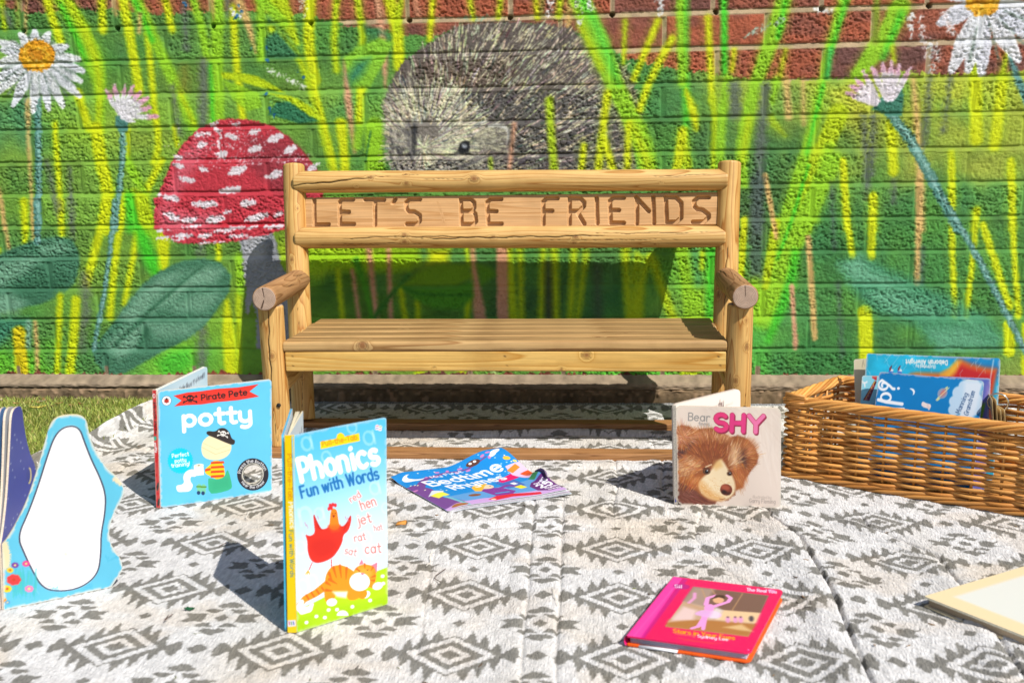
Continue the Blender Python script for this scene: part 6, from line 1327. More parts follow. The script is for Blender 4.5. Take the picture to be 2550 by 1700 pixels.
    board('front_cover', r, BLp, U, Vd, w, h, .0042, n, c, ecol=(226, 204, 186), bcol=(240, 230, 220), sdf=rrect(w, h, .009), wear=.7, bend=wav)
    k = (14, 160); s = Canvas(k[0], k[1], (206, 196, 182)); s.poly([(4, 148), (10, 154), (3, 156)], (70, 80, 170)); s.img *= (.8+.35*RNG.random((160, 14, 1))).astype(np.float32)
    board('spine', r, SL, BLp-SL, ST-SL, np.linalg.norm(BLp-SL)-.0003, np.linalg.norm(ST-SL), .004, k, s, sdf=None)
    Bt = onz(*px('SH', 1080, 140), ST[2]-.004); D = nz3((Bt-ST)*[1, 1, 0])
    pg = Canvas(90, 60, (244, 232, 220)); pg.text('shy', (58, 9.2), (66, 8.2), 4.6, (130, 110, 104), .2, soft=.6); pg.line([(46, 8), (56, 7)], .6, (170, 150, 140), .6); pg.line([(68, 8), (78, 7.5)], .5, (180, 160, 150), .6)
    board('page', r, SL+np.array((.004, .006, 0)), D, ST-SL, w*.985, h, .0042, (90, 60), pg, ecol=(240, 228, 214), sdf=rrect(w*.985, h, .009))
    board('back_cover', r, SL+np.array((.001, .010, 0)), D, ST-SL, w*.985, h, .0030, (40, 40), None, (226, 206, 192), (206, 190, 176), sdf=rrect(w*.985, h, .009))
bear()

# ------------------------------------------------------------------ die-cut board book, plain white shape
def diecut():
    BLp = g2('DI', 15, 862); BRp = g2('DI', 440, 770); U = nz3(BRp-BLp); lean = np.array((.030, .015, 0)); Vd = nz3(np.array((0, 0, .245))+lean*0.4); Nn = np.cross(U, Vd)
    def uv(p):
        q = onplane(*px('DI', *p), BLp, Nn)-BLp; A = np.stack([U, Vd], 1); s = np.linalg.lstsq(A, q, rcond=None)[0]; return s
    out = [(15, 862), (12, 740), (8, 600), (26, 580), (62, 520), (108, 425), (146, 310), (178, 195), (200, 118), (228, 92), (270, 84), (320, 84), (346, 104), (354, 160), (382, 232), (424, 296), (466, 330), (496, 372), (492, 410), (456, 470), (436, 530), (434, 580), (458, 628), (488, 668), (486, 704), (444, 768)]
    P = np.array([uv(p) for p in out]); P[:, 1] = np.maximum(P[:, 1], 0); P[0, 1] = 0; P[-1, 1] = 0
    mnu = min(P[:, 0].min(), 0); w = P[:, 0].max()-mnu; h = P[:, 1].max(); P[:, 0] -= mnu; O = BLp+U*mnu
    body = P[2:-1]
    for _ in range(2): body = np.r_[body[:1], np.stack([.75*body[:-1]+.25*body[1:], .25*body[:-1]+.75*body[1:]], 1).reshape(-1, 2), body[-1:]]
    P2 = np.r_[P[:2], body, P[-1:]]
    n = (200, 330); A = [uv(p)-[mnu, 0] for p in [(0, 100), (500, 100), (500, 850), (0, 850)]]
    H = homography([(0, 100), (500, 100), (500, 850), (0, 850)], [(a[0]/w*(n[0]-1), (1-a[1]/h)*(n[1]-1)) for a in A])
    c = Canvas(n[0], n[1], (96, 190, 220), H, .42, RNG.random((n[1], n[0])).astype(np.float32))
    wh = smoothpoly([(66, 570), (112, 470), (152, 360), (186, 250), (218, 160), (262, 124), (316, 128), (338, 190), (366, 262), (400, 330), (424, 400), (420, 480), (404, 560), (404, 640), (392, 720), (330, 772), (250, 790), (170, 780), (124, 700), (96, 640)], 3)
    c.poly(wh, (255, 255, 255), soft=2); c.line(np.r_[wh, wh[:1]]*[.985, .99]+[4, 5], 6.0, (52, 46, 74))
    for i in range(60):
        x = RNG.uniform(50, 150); c.line([(x, 800+RNG.uniform(-20, 20)), (x+RNG.uniform(-14, 20), 690+RNG.uniform(0, 50))], 3, [(60, 180, 200), (70, 190, 170)][i % 2], .5, 2)
    for x, y, q, s in [(55, 740, (240, 60, 60), 28), (60, 682, (120, 50, 150), 14), (104, 676, (240, 60, 140), 15), (40, 702, (246, 200, 40), 13), (28, 776, (246, 204, 30), 18), (116, 776, (244, 130, 180), 17), (12, 820, (240, 160, 40), 14), (8, 720, (210, 60, 130), 9), (30, 830, (90, 150, 200), 10)]:
        for a in np.arange(0, 6.28, .9): c.ell((x+s*.6*math.cos(a), y+s*.45*math.sin(a)), s*.45, s*.36, q, soft=2)
        c.ell((x, y), s*.32, s*.26, (200, 60, 40) if q[2] < 100 else (250, 230, 120), soft=2)
    for x, y in [(440, 655), (350, 770), (210, 775)]:
        for k in range(7): c.line([(x+RNG.uniform(-20, 30), y+RNG.uniform(-14, 14)), (x+RNG.uniform(-20, 30), y+RNG.uniform(-14, 14))], 2, (60, 170, 206), .6, 2)
    c.poly([(0, 570), (30, 590), (42, 640), (40, 690), (20, 700), (0, 690)], (236, 214, 172), soft=2, rough=2)
    c.poly([(452, 332), (490, 330), (500, 360), (480, 366), (450, 346)], (240, 212, 170), soft=2, rough=2); c.ell((262, 638), 9, 8, (240, 226, 206), soft=5)
    for i in range(26): x, y = RNG.uniform(120, 400), RNG.uniform(150, 780); c.line([(x, y), (x+RNG.uniform(-30, 30), y+RNG.uniform(-30, 30))], RNG.uniform(2, 5), (226, 222, 214), .22, 4)
    c.img *= (.975+.05*fbm(*np.meshgrid(np.linspace(0, 6, n[0]), np.linspace(0, 9, n[1])), 3))[..., None].astype(np.float32)
    sdp = poly_sdf(P2)
    r = empty('board_book', (BLp[0], BLp[1], 0), 'die-cut light blue board book with a plain white shape, standing open by the grass', 'book', 'picture books laid out on the rug')
    board('front_cover', r, O, U, Vd, w, h, .0046, n, c, ecol=(240, 222, 170), bcol=(220, 232, 240), sdf=sdp, wear=.9)
    D = nz3((-.23, .97, 0)); Pm = P2.copy(); k = (130, 300); pc = Canvas(k[0], k[1], (70, 74, 160)); pc.img *= np.linspace(1.0, 1.25, k[1])[:, None, None].astype(np.float32)
    for i in range(46): x, y = RNG.uniform(0, k[0]), RNG.uniform(0, k[1]); pc.line([(x-1.6, y), (x+1.6, y)], .8, (220, 224, 240), px=True); pc.line([(x, y-1.6), (x, y+1.6)], .8, (220, 224, 240), px=True)
    pc.ell((104, 130), 8, 14, (236, 214, 150)); pc.ell((100, 128), 7, 12, (74, 78, 164))
    for j in range(3):
        dj = nz3(D+np.array((-.06, .02, 0))*j)
        board('page' if j < 2 else 'back_cover', r, BLp-nz3(np.cross(dj, Vd))*.004*j+dj*.002, dj, Vd, w, h, .0028, k, pc if j == 0 else None, (226, 220, 214) if j == 1 else (90, 150, 210), (226, 206, 184), bcol=(70, 130, 196), sdf=poly_sdf(Pm))
diecut()

# ------------------------------------------------------------------ floppy blue paperback, lying, corner curled
def bedtime():
    TLp, BLp, BRp = g2('BE', 290, 412, .014), g2('BE', 840, 752, .008), g2('BE', 2030, 585, .008)
    U = BRp-BLp; w = np.linalg.norm(U)*.985; Vd = nz3(TLp*[1, 1, 0]-BLp*[1, 1, 0]); h = np.linalg.norm((TLp-BLp)[:2])*1.02
    n = (300, 270); c = Canvas(n[0], n[1], (24, 140, 214)); X, Yg = np.meshgrid(np.linspace(0, 1, n[0]), np.linspace(0, 1, n[1]))
    S = np.array(n, float); p = lambda *a: [(x*S[0], y*S[1]) for x, y in a]
    W = (250, 250, 252); PUR = (120, 74, 146)
    # design space: x to the right along the bottom edge, y downwards from the top edge, both 0..1
    c.poly(p((0, .96), (.05, .84), (.4, .9), (.7, .86), (1, .9), (1, 1.02), (0, 1.02)), (206, 166, 220), soft=3)
    c.poly(p((.0, .3), (.06, .3), (.12, .5), (.10, .75), (.2, .9), (0, .95)), PUR, soft=2); c.line(p((.05, .42), (.2, .22), (.42, .13), (.62, .14), (.80, .10)), [26, 14, 8, 6, 4], PUR, px=True)
    c.line(p((.06, .6), (.0, .46)), 14, PUR, px=True)
    for x, y in [(.22, .18), (.3, .2), (.36, .1), (.45, .1), (.5, .17), (.56, .1), (.6, .17), (.78, .07), (.82, .12), (.84, .05), (.02, .42)]: c.ell((x*S[0], y*S[1]), 7, 4, (210, 130, 190), RNG.uniform(-60, 20))
    c.ell((.13*S[0], .15*S[1]), 26, 22, W); c.ell((.165*S[0], .13*S[1]), 22, 18, (24, 140, 214))
    for _ in range(46):
        x, y = RNG.uniform(.02, .96), RNG.uniform(.02, .6); c.ell((x*S[0], y*S[1]), 2.2, 2.0, [(255, 250, 200), (170, 220, 250)][_ % 2])
    c.ell((.68*S[0], .1*S[1]), 18, 11, (96, 60, 50)); c.ell((.66*S[0], .09*S[1]), 4, 4, W); c.ell((.70*S[0], .09*S[1]), 4, 4, W)
    c.ell((.90*S[0], .06*S[1]), 20, 7, W, -30); c.ell((.86*S[0], .1*S[1]), 12, 6, W, -30); c.ell((.93*S[0], .2*S[1]), 9, 8, (250, 190, 60)); c.ell((.97*S[0], .26*S[1]), 5, 5, (250, 230, 120))
    c.poly(p((.13, .74), (.9, .62), (1, .6), (1, .9), (.6, .88), (.2, .9)), (98, 160, 214), soft=4); c.poly(p((.62, .56), (.8, .5), (.8, .72), (.64, .74)), (70, 110, 184)); c.poly(p((.66, .5), (.84, .42), (.86, .52), (.68, .58)), (232, 24, 104)); c.poly(p((.86, .3), (1, .28), (1, .62), (.9, .6), (.84, .45)), (236, 196, 226)); c.poly(p((.9, .46), (1, .42), (1, .6), (.92, .58)), (232, 92, 44)); c.poly(p((.84, .36), (.95, .3), (.96, .36), (.86, .42)), (236, 140, 50)); c.poly(p((.88, .62), (.95, .58), (.97, .64), (.9, .68)), (60, 140, 90)); c.poly(p((.72, .62), (.76, .61), (.77, .66), (.73, .67)), W)
    c.poly(p((.05, .62), (.15, .58), (.17, .7), (.07, .72)), (250, 236, 80)); c.poly(p((.03, .62), (.1, .54), (.18, .58), (.16, .61)), (220, 226, 230)); c.line(p((.12, .72), (.18, .98)), 9, (120, 190, 200), px=True)
    c.ell((.33*S[0], .79*S[1]), 15, 8, (140, 84, 50)); c.ell((.12*S[0], .96*S[1]), 20, 8, (170, 110, 60)); 
    c.poly(p((.42, .70), (.52, .66), (.60, .70), (.66, .82), (.58, .90), (.46, .88)), (132, 60, 150)); c.line(p((.56, .72), (.68, .66), (.72, .70)), 10, (132, 60, 150), px=True); c.poly(p((.46, .88), (.60, .88), (.80, .94), (.78, .99), (.56, .95), (.40, .98), (.36, .94)), (222, 40, 60)); c.line(p((.49, .82), (.6, .82)), 5, (50, 170, 220), px=True)
    c.ell((.51*S[0], .62*S[1]), 19, 17, (250, 214, 176)); c.poly(p((.38, .70), (.4, .6), (.47, .54), (.56, .55), (.5, .62), (.46, .68), (.42, .72)), (246, 186, 60)); c.ell((.55*S[0], .62*S[1]), 2, 2, (50, 40, 40)); c.ell((.40*S[0], .95*S[1]), 6, 5, (250, 214, 176)); c.poly(p((.70, .72), (.77, .70), (.78, .78), (.72, .79)), (250, 230, 50))
    c.poly(p((.80, .78), (.86, .70), (1, .68), (1, .93), (.88, .95), (.80, .9)), (106, 50, 120))
    T = lambda s, a, b, hh, k, wt: c.text(s, (a[0]*S[0], a[1]*S[1]), (b[0]*S[0], b[1]*S[1]), hh, k, wt)
    T('My First', (.26, .215), (.56, .175), 14, W, .17); T('Bedtime', (.15, .435), (.86, .325), 40, W, .19); T('Rhymes', (.26, .60), (.78, .495), 34, W, .19)
    T('Over', (.86, .77), (.95, .75), 9, W, .22); T('25', (.85, .86), (.98, .84), 20, W, .26); T('rhymes', (.87, .90), (.99, .88), 8, W, .22); T('to enjoy!', (.88, .935), (.99, .92), 7, W, .22)
    def bend(u, v):
        return .006*smooth(.0, .12, u)+.024*smooth(.60, 1.0, u+.35*(v-.6))*smooth(.45, 1.0, v)+.004*smooth(.8, 1, v)*(1-u)+.014*np.exp(-(((u-.965)/.05)**2+((v-.34)/.12)**2))+.003*smooth(.7, 1, u)
    r = empty('paperback_book', (BLp[0], BLp[1], 0), 'floppy blue and purple paperback lying on the rug with its corners curling up', 'book', 'picture books laid out on the rug')
    board('cover', r, BLp, U, Vd, w, h, .0006, n, c, ecol=(236, 230, 236), bcol=(236, 236, 240), sdf=rrect(w, h, .003), bend=bend, Nn=(0, 0, 1))
    for i in range(4):
        k = (i+1)/5; b2 = lambda u, v, k=k: bend(u, v)*(1-k*.9)-.0012-.0011*k
        board('page', r, BLp+nz3(U)*.0022*(i+1)-nz3(np.cross((0, 0, 1), U))*.0004*i, U, Vd, w, h*.995, .0005, (60, 50), None, [(236, 238, 242), (206, 180, 216), (240, 240, 240), (200, 214, 226)][i], (238, 236, 236), sdf=rrect(w, h*.995, .003), bend=b2, Nn=(0, 0, 1))
    # clear curled sticker corner
    board('back_cover', r, BLp+nz3(U)*.006-np.array((0, 0, .0021)), U, Vd, w*1.0, h, .0006, (40, 40), None, (150, 120, 176), (200, 196, 200), sdf=rrect(w, h, .003), bend=lambda u, v: .0014+.003*smooth(.7, 1, u), Nn=(0, 0, 1))
    lam = painted('film', .15, 0, spec=.6); pk = BLp+nz3(U)*w*.955+Vd*h*.30
    x = np.linspace(0, 1, 14); a, b = np.meshgrid(x, x); th = 2.6*b
    Vv = pk+np.stack([a*0, a*0, a*0], -1)+(a[..., None]-.5)*Vd*.036+nz3(U)*(.011*np.sin(th)*(.4+.6*np.sin(a*3.14)))[..., None]*1.0-nz3(U)*.004+np.array((0, 0, 1))*(.016+.008*(1-np.cos(th))*(.4+.6*np.sin(a*3.14)))[..., None]
    mesh('curled_corner', Vv.reshape(-1, 3), gridfaces(14, 14), lam, r, np.tile(lin(rgb(130, 108, 140)), (196, 1))*(.6+.6*RNG.random((196, 1))))
bedtime()

# ------------------------------------------------------------------ pink hardback, lying
def pink():
    z1 = .0185; TL, TR, BR, BL = [onz(*px('PI', *p), z1) for p in [(770, 245), (1955, 380), (1560, 1060), (262, 862)]]
    U = (TR-TL)/2+(BR-BL)/2; V = (TL-BL)/2+(TR-BR)/2; U = nz3(U); V = nz3(V-U*(V@U)*.1); w = (np.linalg.norm(TR-TL)+np.linalg.norm(BR-BL))/2; h = (np.linalg.norm(TL-BL)+np.linalg.norm(TR-BR))/2
    n = (260, 330); c = cover_canvas('PI', (770, 245), (1955, 380), (1560, 1060), (262, 862), n, (236, 6, 92))
    c.poly([(740, 240), (860, 262), (420, 890), (240, 862)], (248, 60, 160)); c.line([(815, 300), (330, 870)], 8, (250, 100, 180), .6, 3); c.poly([(862, 262), (920, 270), (440, 892), (400, 886)], (196, 10, 130), .8, 6)
    c.poly(smoothpoly([(745, 350), (780, 315), (900, 325), (940, 345), (915, 380), (800, 378)]), (176, 20, 130), .8, 5); c.text('Silz', (770, 362), (905, 372), 34, (250, 230, 244), .2)
    c.text('The Real You', (1545, 392), (1880, 418), 32, (250, 220, 236), .22); c.ell((1825, 392), 46, 20, (246, 170, 206), 10, .7, 6)
    # photograph panel: dancer in pink
    pic = [(975, 352), (1785, 442), (1545, 882), (660, 770)]
    c.poly(pic, (196, 160, 130)); c.poly([(975, 352), (1785, 442), (1690, 630), (1290, 600), (860, 500)], (122, 90, 76), soft=6); c.poly([(975, 352), (1200, 376), (1080, 560), (850, 510)], (176, 152, 136), .8, 12); c.poly([(1290, 600), (1690, 630), (1640, 740), (1200, 700)], (232, 196, 150), soft=8); c.poly([(700, 690), (1180, 710), (1640, 750), (1545, 880), (660, 768)], (178, 118, 62), soft=8); c.poly([(860, 560), (1000, 600), (960, 700), (700, 720)], (236, 206, 204), .8, 12)
    for a, b in [((1500, 420), (1380, 600)), ((1160, 370), (1210, 440)), ((1060, 370), (1120, 520)), ((860, 512), (1060, 590))]: c.line([a, b], 8, (196, 150, 104), .8, 3)
    c.poly([(1280, 780), (1480, 750), (1600, 830), (1440, 810)], (238, 206, 150), .7, 10)
    PKK = (240, 156, 214)
    c.line([(1110, 640), (1010, 770), (940, 790)], [44, 32, 26], PKK); c.line([(1080, 660), (1060, 800)], [44, 26], PKK); c.poly(smoothpoly([(950, 640), (1060, 590), (1200, 600), (1280, 650), (1220, 690), (1080, 670)]), (226, 170, 220), .95, 4); c.poly([(1200, 560), (1280, 600), (1230, 690), (1120, 690)], (232, 226, 226), .7, 10)
    c.poly(smoothpoly([(1070, 600), (1090, 540), (1180, 530), (1190, 610)]), PKK); c.line([(1100, 540), (1120, 470), (1210, 440)], [36, 30, 24], PKK); c.line([(1180, 560), (1340, 510), (1370, 470), (1330, 440)], [36, 30, 30, 24], PKK); c.ell((1235, 490), 60, 36, (226, 172, 130), 0, 1, 3); c.poly([(1170, 480), (1210, 436), (1300, 440), (1310, 480), (1240, 462)], (70, 48, 40), soft=3)
    c.line([(920, 520), (980, 470), (985, 420)], 26, PKK, .8, 4)
    for x in (1330, 1410, 1470): c.ell((x, 700), 26, 34, (226, 150, 200), 0, .9, 6); c.ell((x, 672), 12, 10, (110, 80, 80), 0, .9, 4)
    c.ell((1585, 690), 26, 30, (60, 52, 66), 0, .9, 6)
    c.text('Stars in Your Eyes', (738, 832), (1402, 916), 40, (255, 160, 20), .24, soft=1.4); c.text('featuring', (760, 852), (975, 880), 22, (240, 110, 90), .2); c.text('Sydney Lee', (995, 884), (1330, 926), 28, (250, 226, 240), .22); c.line([(800, 890), (830, 894)], 8, (250, 110, 60), .8, 2); c.line([(850, 906), (1160, 950)], 18, (250, 110, 60), .55, 5); c.line([(1180, 944), (1246, 948)], 10, (250, 110, 60), .6, 4); c.ell((1540, 1022), 10, 7, (250, 120, 180))
    r = empty('hardback_book', (BL[0], BL[1], 0), 'bright pink hardback with a photograph of a ballet dancer, lying closed on the rug', 'book', 'picture books laid out on the rug')
    up = np.array((0, 0, 1.0)); sd = lambda u, v: np.where(u < w/2, np.maximum(np.maximum(-u, -v), v-h), rrect(w, h, .008)(u, v))
    board('front_cover', r, BL, U, V, w, h, .0022, n, c, ecol=(232, 20, 96), bcol=(240, 200, 214), sdf=sd, Nn=up)
    k = (120, 6); e = Canvas(k[0], k[1], (240, 92, 20))
    board('back_cover', r, BL-up*.0108, U, V, w, h, .0022, (120, 120), None, (244, 100, 30), (250, 96, 16), sdf=sd, Nn=up)
    # white flash printed on the lower edge of the back cover, next to the spine
    V_, Q_ = boxes([(w*.10, w*.42, -.0006, .003, -.0005, .0019)]); Mx = np.stack([U, V, up], 0); mesh('edge_label', BL-up*.0108+V_@Mx-up*.0016, Q_, plain('white_print', (.74, .74, .76), .5), r, shade=False)
    V_, Q_ = boxes([(.003, w-.005, .0035, h-.0035, -.0105, -.0025)]); V_[:, 0] += 0
    pgm = painted('page_edges', .8, .8, 1, .1); mb = MB(); yy = np.linspace(-.0103, -.0026, 12)
    for i in range(11): v_, q_ = boxes([(.003, w-.005-.0004*(i % 2), .0038-.0003*(i % 3), h-.0035, yy[i]+.00005, yy[i+1])]); mb.add(BL+v_@Mx, q_, col=lin(rgb(206, 196, 214))*(.7+.1*(i % 2)))
    mb.build('page_block', pgm, r, shade=False)
    # rounded spine
    t = np.linspace(-math.pi/2, math.pi/2, 9); ring = np.stack([-.0035*np.cos(t), 0*t, -.0064+.0066*np.sin(t)], -1); y = np.linspace(0, h, 12); Vs = np.stack([np.broadcast_to(ring, (12, 9, 3))]).reshape(12, 9, 3).copy(); Vs[..., 1] = y[:, None]
    mesh('spine', BL+Vs.reshape(-1, 3)@Mx, gridfaces(9, 12), M_PRINT, r, np.tile(lin(rgb(240, 30, 120))*ALB, (108, 1)))
pink()

# ------------------------------------------------------------------ cream book at the right edge
def cream():
    z1 = .0205; A, B, C_ = onz(*px('CR', 92, 398), z1), onz(*px('CR', 1150, 82), z1), onz(*px('CR', 1150, 800), z1)
    U = nz3(B-A); V0 = nz3(A-C_); V = nz3(V0-U*(V0@U)*.2); w, h = .235, .20; O = A-V*h
    n = (200, 170); c = Canvas(n[0], n[1], (238, 216, 172)); c.poly([(24, 16), (200, 16), (200, 150), (24, 150)], (226, 226, 216), soft=5); 
    for x, y in [(86, 92), (98, 96), (120, 84), (140, 60), (110, 118)]: c.ell((x, y), 2.4, 2.2, (246, 196, 190), 0, .8, 3)
    r = empty('hardback_book', (A[0], A[1], 0), 'pale cream book with a white panel lying on the rug at the right edge', 'book', 'picture books laid out on the rug'); up = np.array((0, 0, 1.0)); Mx = np.stack([U, V, up], 0)
    board('front_cover', r, O, U, V, w, h, .0030, n, c, ecol=(255, 244, 214), bcol=(240, 226, 200), sdf=rrect(w, h, .002), Nn=up)
    board('back_cover', r, O-up*.0128, U, V, w, h, .0022, (30, 30), None, (240, 224, 190), (226, 206, 160), sdf=rrect(w, h, .002), Nn=up)
    mb = MB(); yy = np.linspace(-.0125, -.0032, 12)
    for i in range(11): v_, q_ = boxes([(.004, w-.004, .004, h-.004-.0003*(i % 2), yy[i]+.00005, yy[i+1])]); mb.add(O+v_@Mx, q_, col=lin(rgb(190, 168, 140))*(.7+.12*(i % 2)))
    mb.build('page_block', painted('cream_page_edges', .85), r, shade=False)
cream()
# ================================================================== WICKER BASKET WITH BOOKS
M_WICK = painted('wicker', .52, .6, 500, .45, stretch=(1, 1, 1), bdist=.0005, vari=.16)
BA0 = np.array((.5185, -.5590)); BE_ = np.array((.877, -.480)); BE_ /= np.linalg.norm(BE_); BB = np.array((.6500, -.4100))
BH = .150; BLEN = .60
corn = [BA0, BA0+BE_*BLEN, BB+BE_*(BLEN-.03), BB]
def perim(rr=.012, step=.0062, inset=0.0):
    """rounded loop around the basket, with arc length"""
    P = []
    cen = np.mean(corn, 0); cs = [c+(cen-c)/np.linalg.norm(cen-c)*inset*1.4 for c in corn]
    for i in range(4):
        a, b, c = cs[i-1], cs[i], cs[(i+1) % 4]; d1 = nz3(a-b); d2 = nz3(c-b); p1, p2 = b+d1*rr, b+d2*rr
        for t in np.linspace(0, 1, 6): P.append((1-t)**2*p1+2*t*(1-t)*b+t*t*p2)
    P = np.array(P+P[:1]); L = np.r_[0, np.cumsum(np.linalg.norm(np.diff(P, axis=0), axis=1))]
    n = int(L[-1]/step); s = np.linspace(0, L[-1], n, endpoint=False)
    Q = np.stack([np.interp(s, L, P[:, 0]), np.interp(s, L, P[:, 1])], -1); T = np.roll(Q, -1, 0)-np.roll(Q, 1, 0); T /= np.linalg.norm(T, axis=1)[:, None]
    return Q, np.c_[T[:, 1], -T[:, 0]], s, L[-1]
def wcol(n, k=1.0):
    a, b = lin(rgb(222, 160, 82)), lin(rgb(190, 124, 54)); t = RNG.random((n, 1)); return (a*(1-t)+b*t)*.92*k
def basket():
    r = empty('wicker_basket', (BA0[0]+.2, BA0[1]+.0, 0), 'open rectangular golden wicker basket holding picture books at the right end of the rug', 'basket')
    Q, Nm, s, L = perim(); nst = 2*int(round(L/.0462/2))+1; sp = L/nst                 # odd number of stakes: each row alternates
    mb = MB()
    rows = 21; pitch = (.1335-.017)/rows
    turns = np.arange(0, rows)
    for k in range(rows):
        ph = RNG.normal(0, .08); amp = .0050
        z = .019+k*pitch; off = amp*np.cos(math.pi*s/sp+math.pi*k+ph); off = np.sign(off)*np.abs(off)**.8*amp**.2
        zz = z+.0008*np.sin(2*math.pi*s/sp*.5+k)+.0011*(vnoise(s*6, s*0+k*3.3)-.5)*2
        P = np.c_[Q+Nm*off[:, None]*1.0, zz]; P = np.r_[P, P[:1]]
        rad = .00285*(.88+.24*vnoise(s*9, s*0+k*7.1)); rad = np.r_[rad, rad[:1]]
        V, q, t = tube(P, rad, 7, False); c0 = wcol(1)[0]; cn = np.interp(np.arange(len(P)), np.arange(0, len(P)+40, 40), np.arange(0, len(P)+40, 40)*0+1)
        seg = np.repeat(np.clip(.80+.42*vnoise(s*5+k*3.1, s*0+k*1.7), .6, 1.3), 1); seg = np.r_[seg, seg[:1]]
        mb.add(V, q, None, np.repeat(c0*seg[:, None], 7, 0))
    for i in range(nst):                                                             # upright stakes
        x = i*sp; j = np.argmin(np.abs(s-x)); b = Q[j]; o = b
        V, q, t = tube([(o[0], o[1], .006), (o[0], o[1], .07), (o[0]+.0005, o[1], BH)], .0024, 7); mb.add(V, q, t, wcol(1, .95)[0])
    mb.build('weave', M_WICK, r)
    # rim: long rods laid over one another
    rim = MB(); Q2, N2, s2, L2 = perim(.012, .006, -.0015)
    for j in range(7):
        ph = j/7*2*math.pi; tw = 2*math.pi*s2/(L2/9)+ph
        P = np.c_[Q2+N2*(.0062*np.cos(tw))[:, None], BH-.0055+.0068*np.sin(tw)+.0012*(vnoise(s2*7, s2*0+j)-.5)]; P = np.r_[P, P[:1]]
        V, q, t = tube(P, .0031, 7, False); seg = np.clip(.8+.4*vnoise(s2*4+j*3, s2*0+j), .6, 1.3); seg = np.r_[seg, seg[:1]]; rim.add(V, q, None, np.repeat(wcol(1)[0]*seg[:, None], 7, 0))
    for j in range(5):                                                               # cut ends at the corner
        a = RNG.uniform(-.6, .6); p = np.array((BA0[0]+RNG.uniform(-.006, .004), BA0[1]-.006, BH-.014+j*.0055)); V, q, t = tube([p+np.array((.03, -.016, RNG.uniform(-.004, .004))), p], [.003, .0029], 8); rim.add(V, q, t, wcol(1)[0])
    rim.build('rim', M_WICK, r)
    foot = MB(); Q3, N3, s3, L3 = perim(.012, .006, -.004)
    for j in range(4):
        tw = 2*math.pi*s3/(L3/8)+j/4*2*math.pi
        P = np.c_[Q3+N3*(.0050*np.cos(tw))[:, None], .0105+.0045*np.sin(tw)]; P = np.r_[P, P[:1]]; V, q, t = tube(P, .0033, 7, False); seg = np.clip(.7+.4*vnoise(s3*4+j*3, s3*0+j), .6, 1.2); seg = np.r_[seg, seg[:1]]; foot.add(V, q, None, np.repeat(wcol(1, .85)[0]*seg[:, None], 7, 0))
    foot.build('foot_border', M_WICK, r)
    fl = MB()
    for i in range(44):
        t = (i+.5)/44; a = corn[0]*(1-t)+corn[3]*t; b = corn[1]*(1-t)+corn[2]*t; d = nz3(b-a); V, q, tt = tube([(*(a+d*.004), .0125), (*((a+b)/2), .0120), (*(b-d*.004), .0125)], .0026, 6); fl.add(V, q, tt, wcol(1, .8)[0])
    fl.build('floor', M_WICK, r)
basket()
BN = np.array((-BE_[1]*-1, 0, 0)) if False else np.array((BE_[1], -BE_[0], 0.0))          # outward normal of the long front side
def bplane(d, lean=.16):
    n = nz3(np.array((BN[0], BN[1], lean))); p = np.array((*(BA0-BN[:2]*d), .15)); return p, n
def bbook(name, lab, d, TL, TR, BLc, n, bg, paint, h=None, lean=.16, th=.004, ecol=(236, 230, 220), round_=.004, pages=True):
    p, nn = bplane(d, lean); a, b, c_ = [onplane(*px('BA', *q), p, nn) for q in (TL, TR, BLc)]
    U = nz3(b-a); V = nz3(a-c_); V = nz3(V-U*(V@U)); w = np.linalg.norm(b-a); lo = (a[2]-.024)/max(V[2], .3); drop = 0.0
    h = min(h or 9, (min(a[2], b[2])-.020)/max(V[2], .3)); O = a-V*h
    H = homography([TL, TR, BLc, (TR[0]+BLc[0]-TL[0], TR[1]+BLc[1]-TL[1])], [((q-O)@U/w*(n[0]-1), (1-(q-O)@V/h)*(n[1]-1)) for q in [a, b, c_, b+c_-a]])
    wpx = np.hypot(TR[0]-TL[0], TR[1]-TL[1]); cv = Canvas(n[0], n[1], bg, H, (n[0]-1)/wpx, RNG.random((n[1], n[0])).astype(np.float32)); paint(cv)
    r = empty(name, O, lab, 'book', 'picture books in the wicker basket')
    board('front_cover', r, O, U, V, w, h, th*.3, n, cv, ecol=ecol, sdf=rrect(w, h, round_), bcol=(230, 226, 220), wear=.5)
    if pages: board('pages', r, O+U*.001-nn*th*.3+V*.001, U, V, w-.003, h-.002, th*.55, (20, 20), None, (236, 230, 216), (238, 232, 220)); board('back_cover', r, O-nn*th*.86, U, V, w, h, th*.2, (24, 24), None, bg, ecol, sdf=rrect(w, h, round_))
    return r
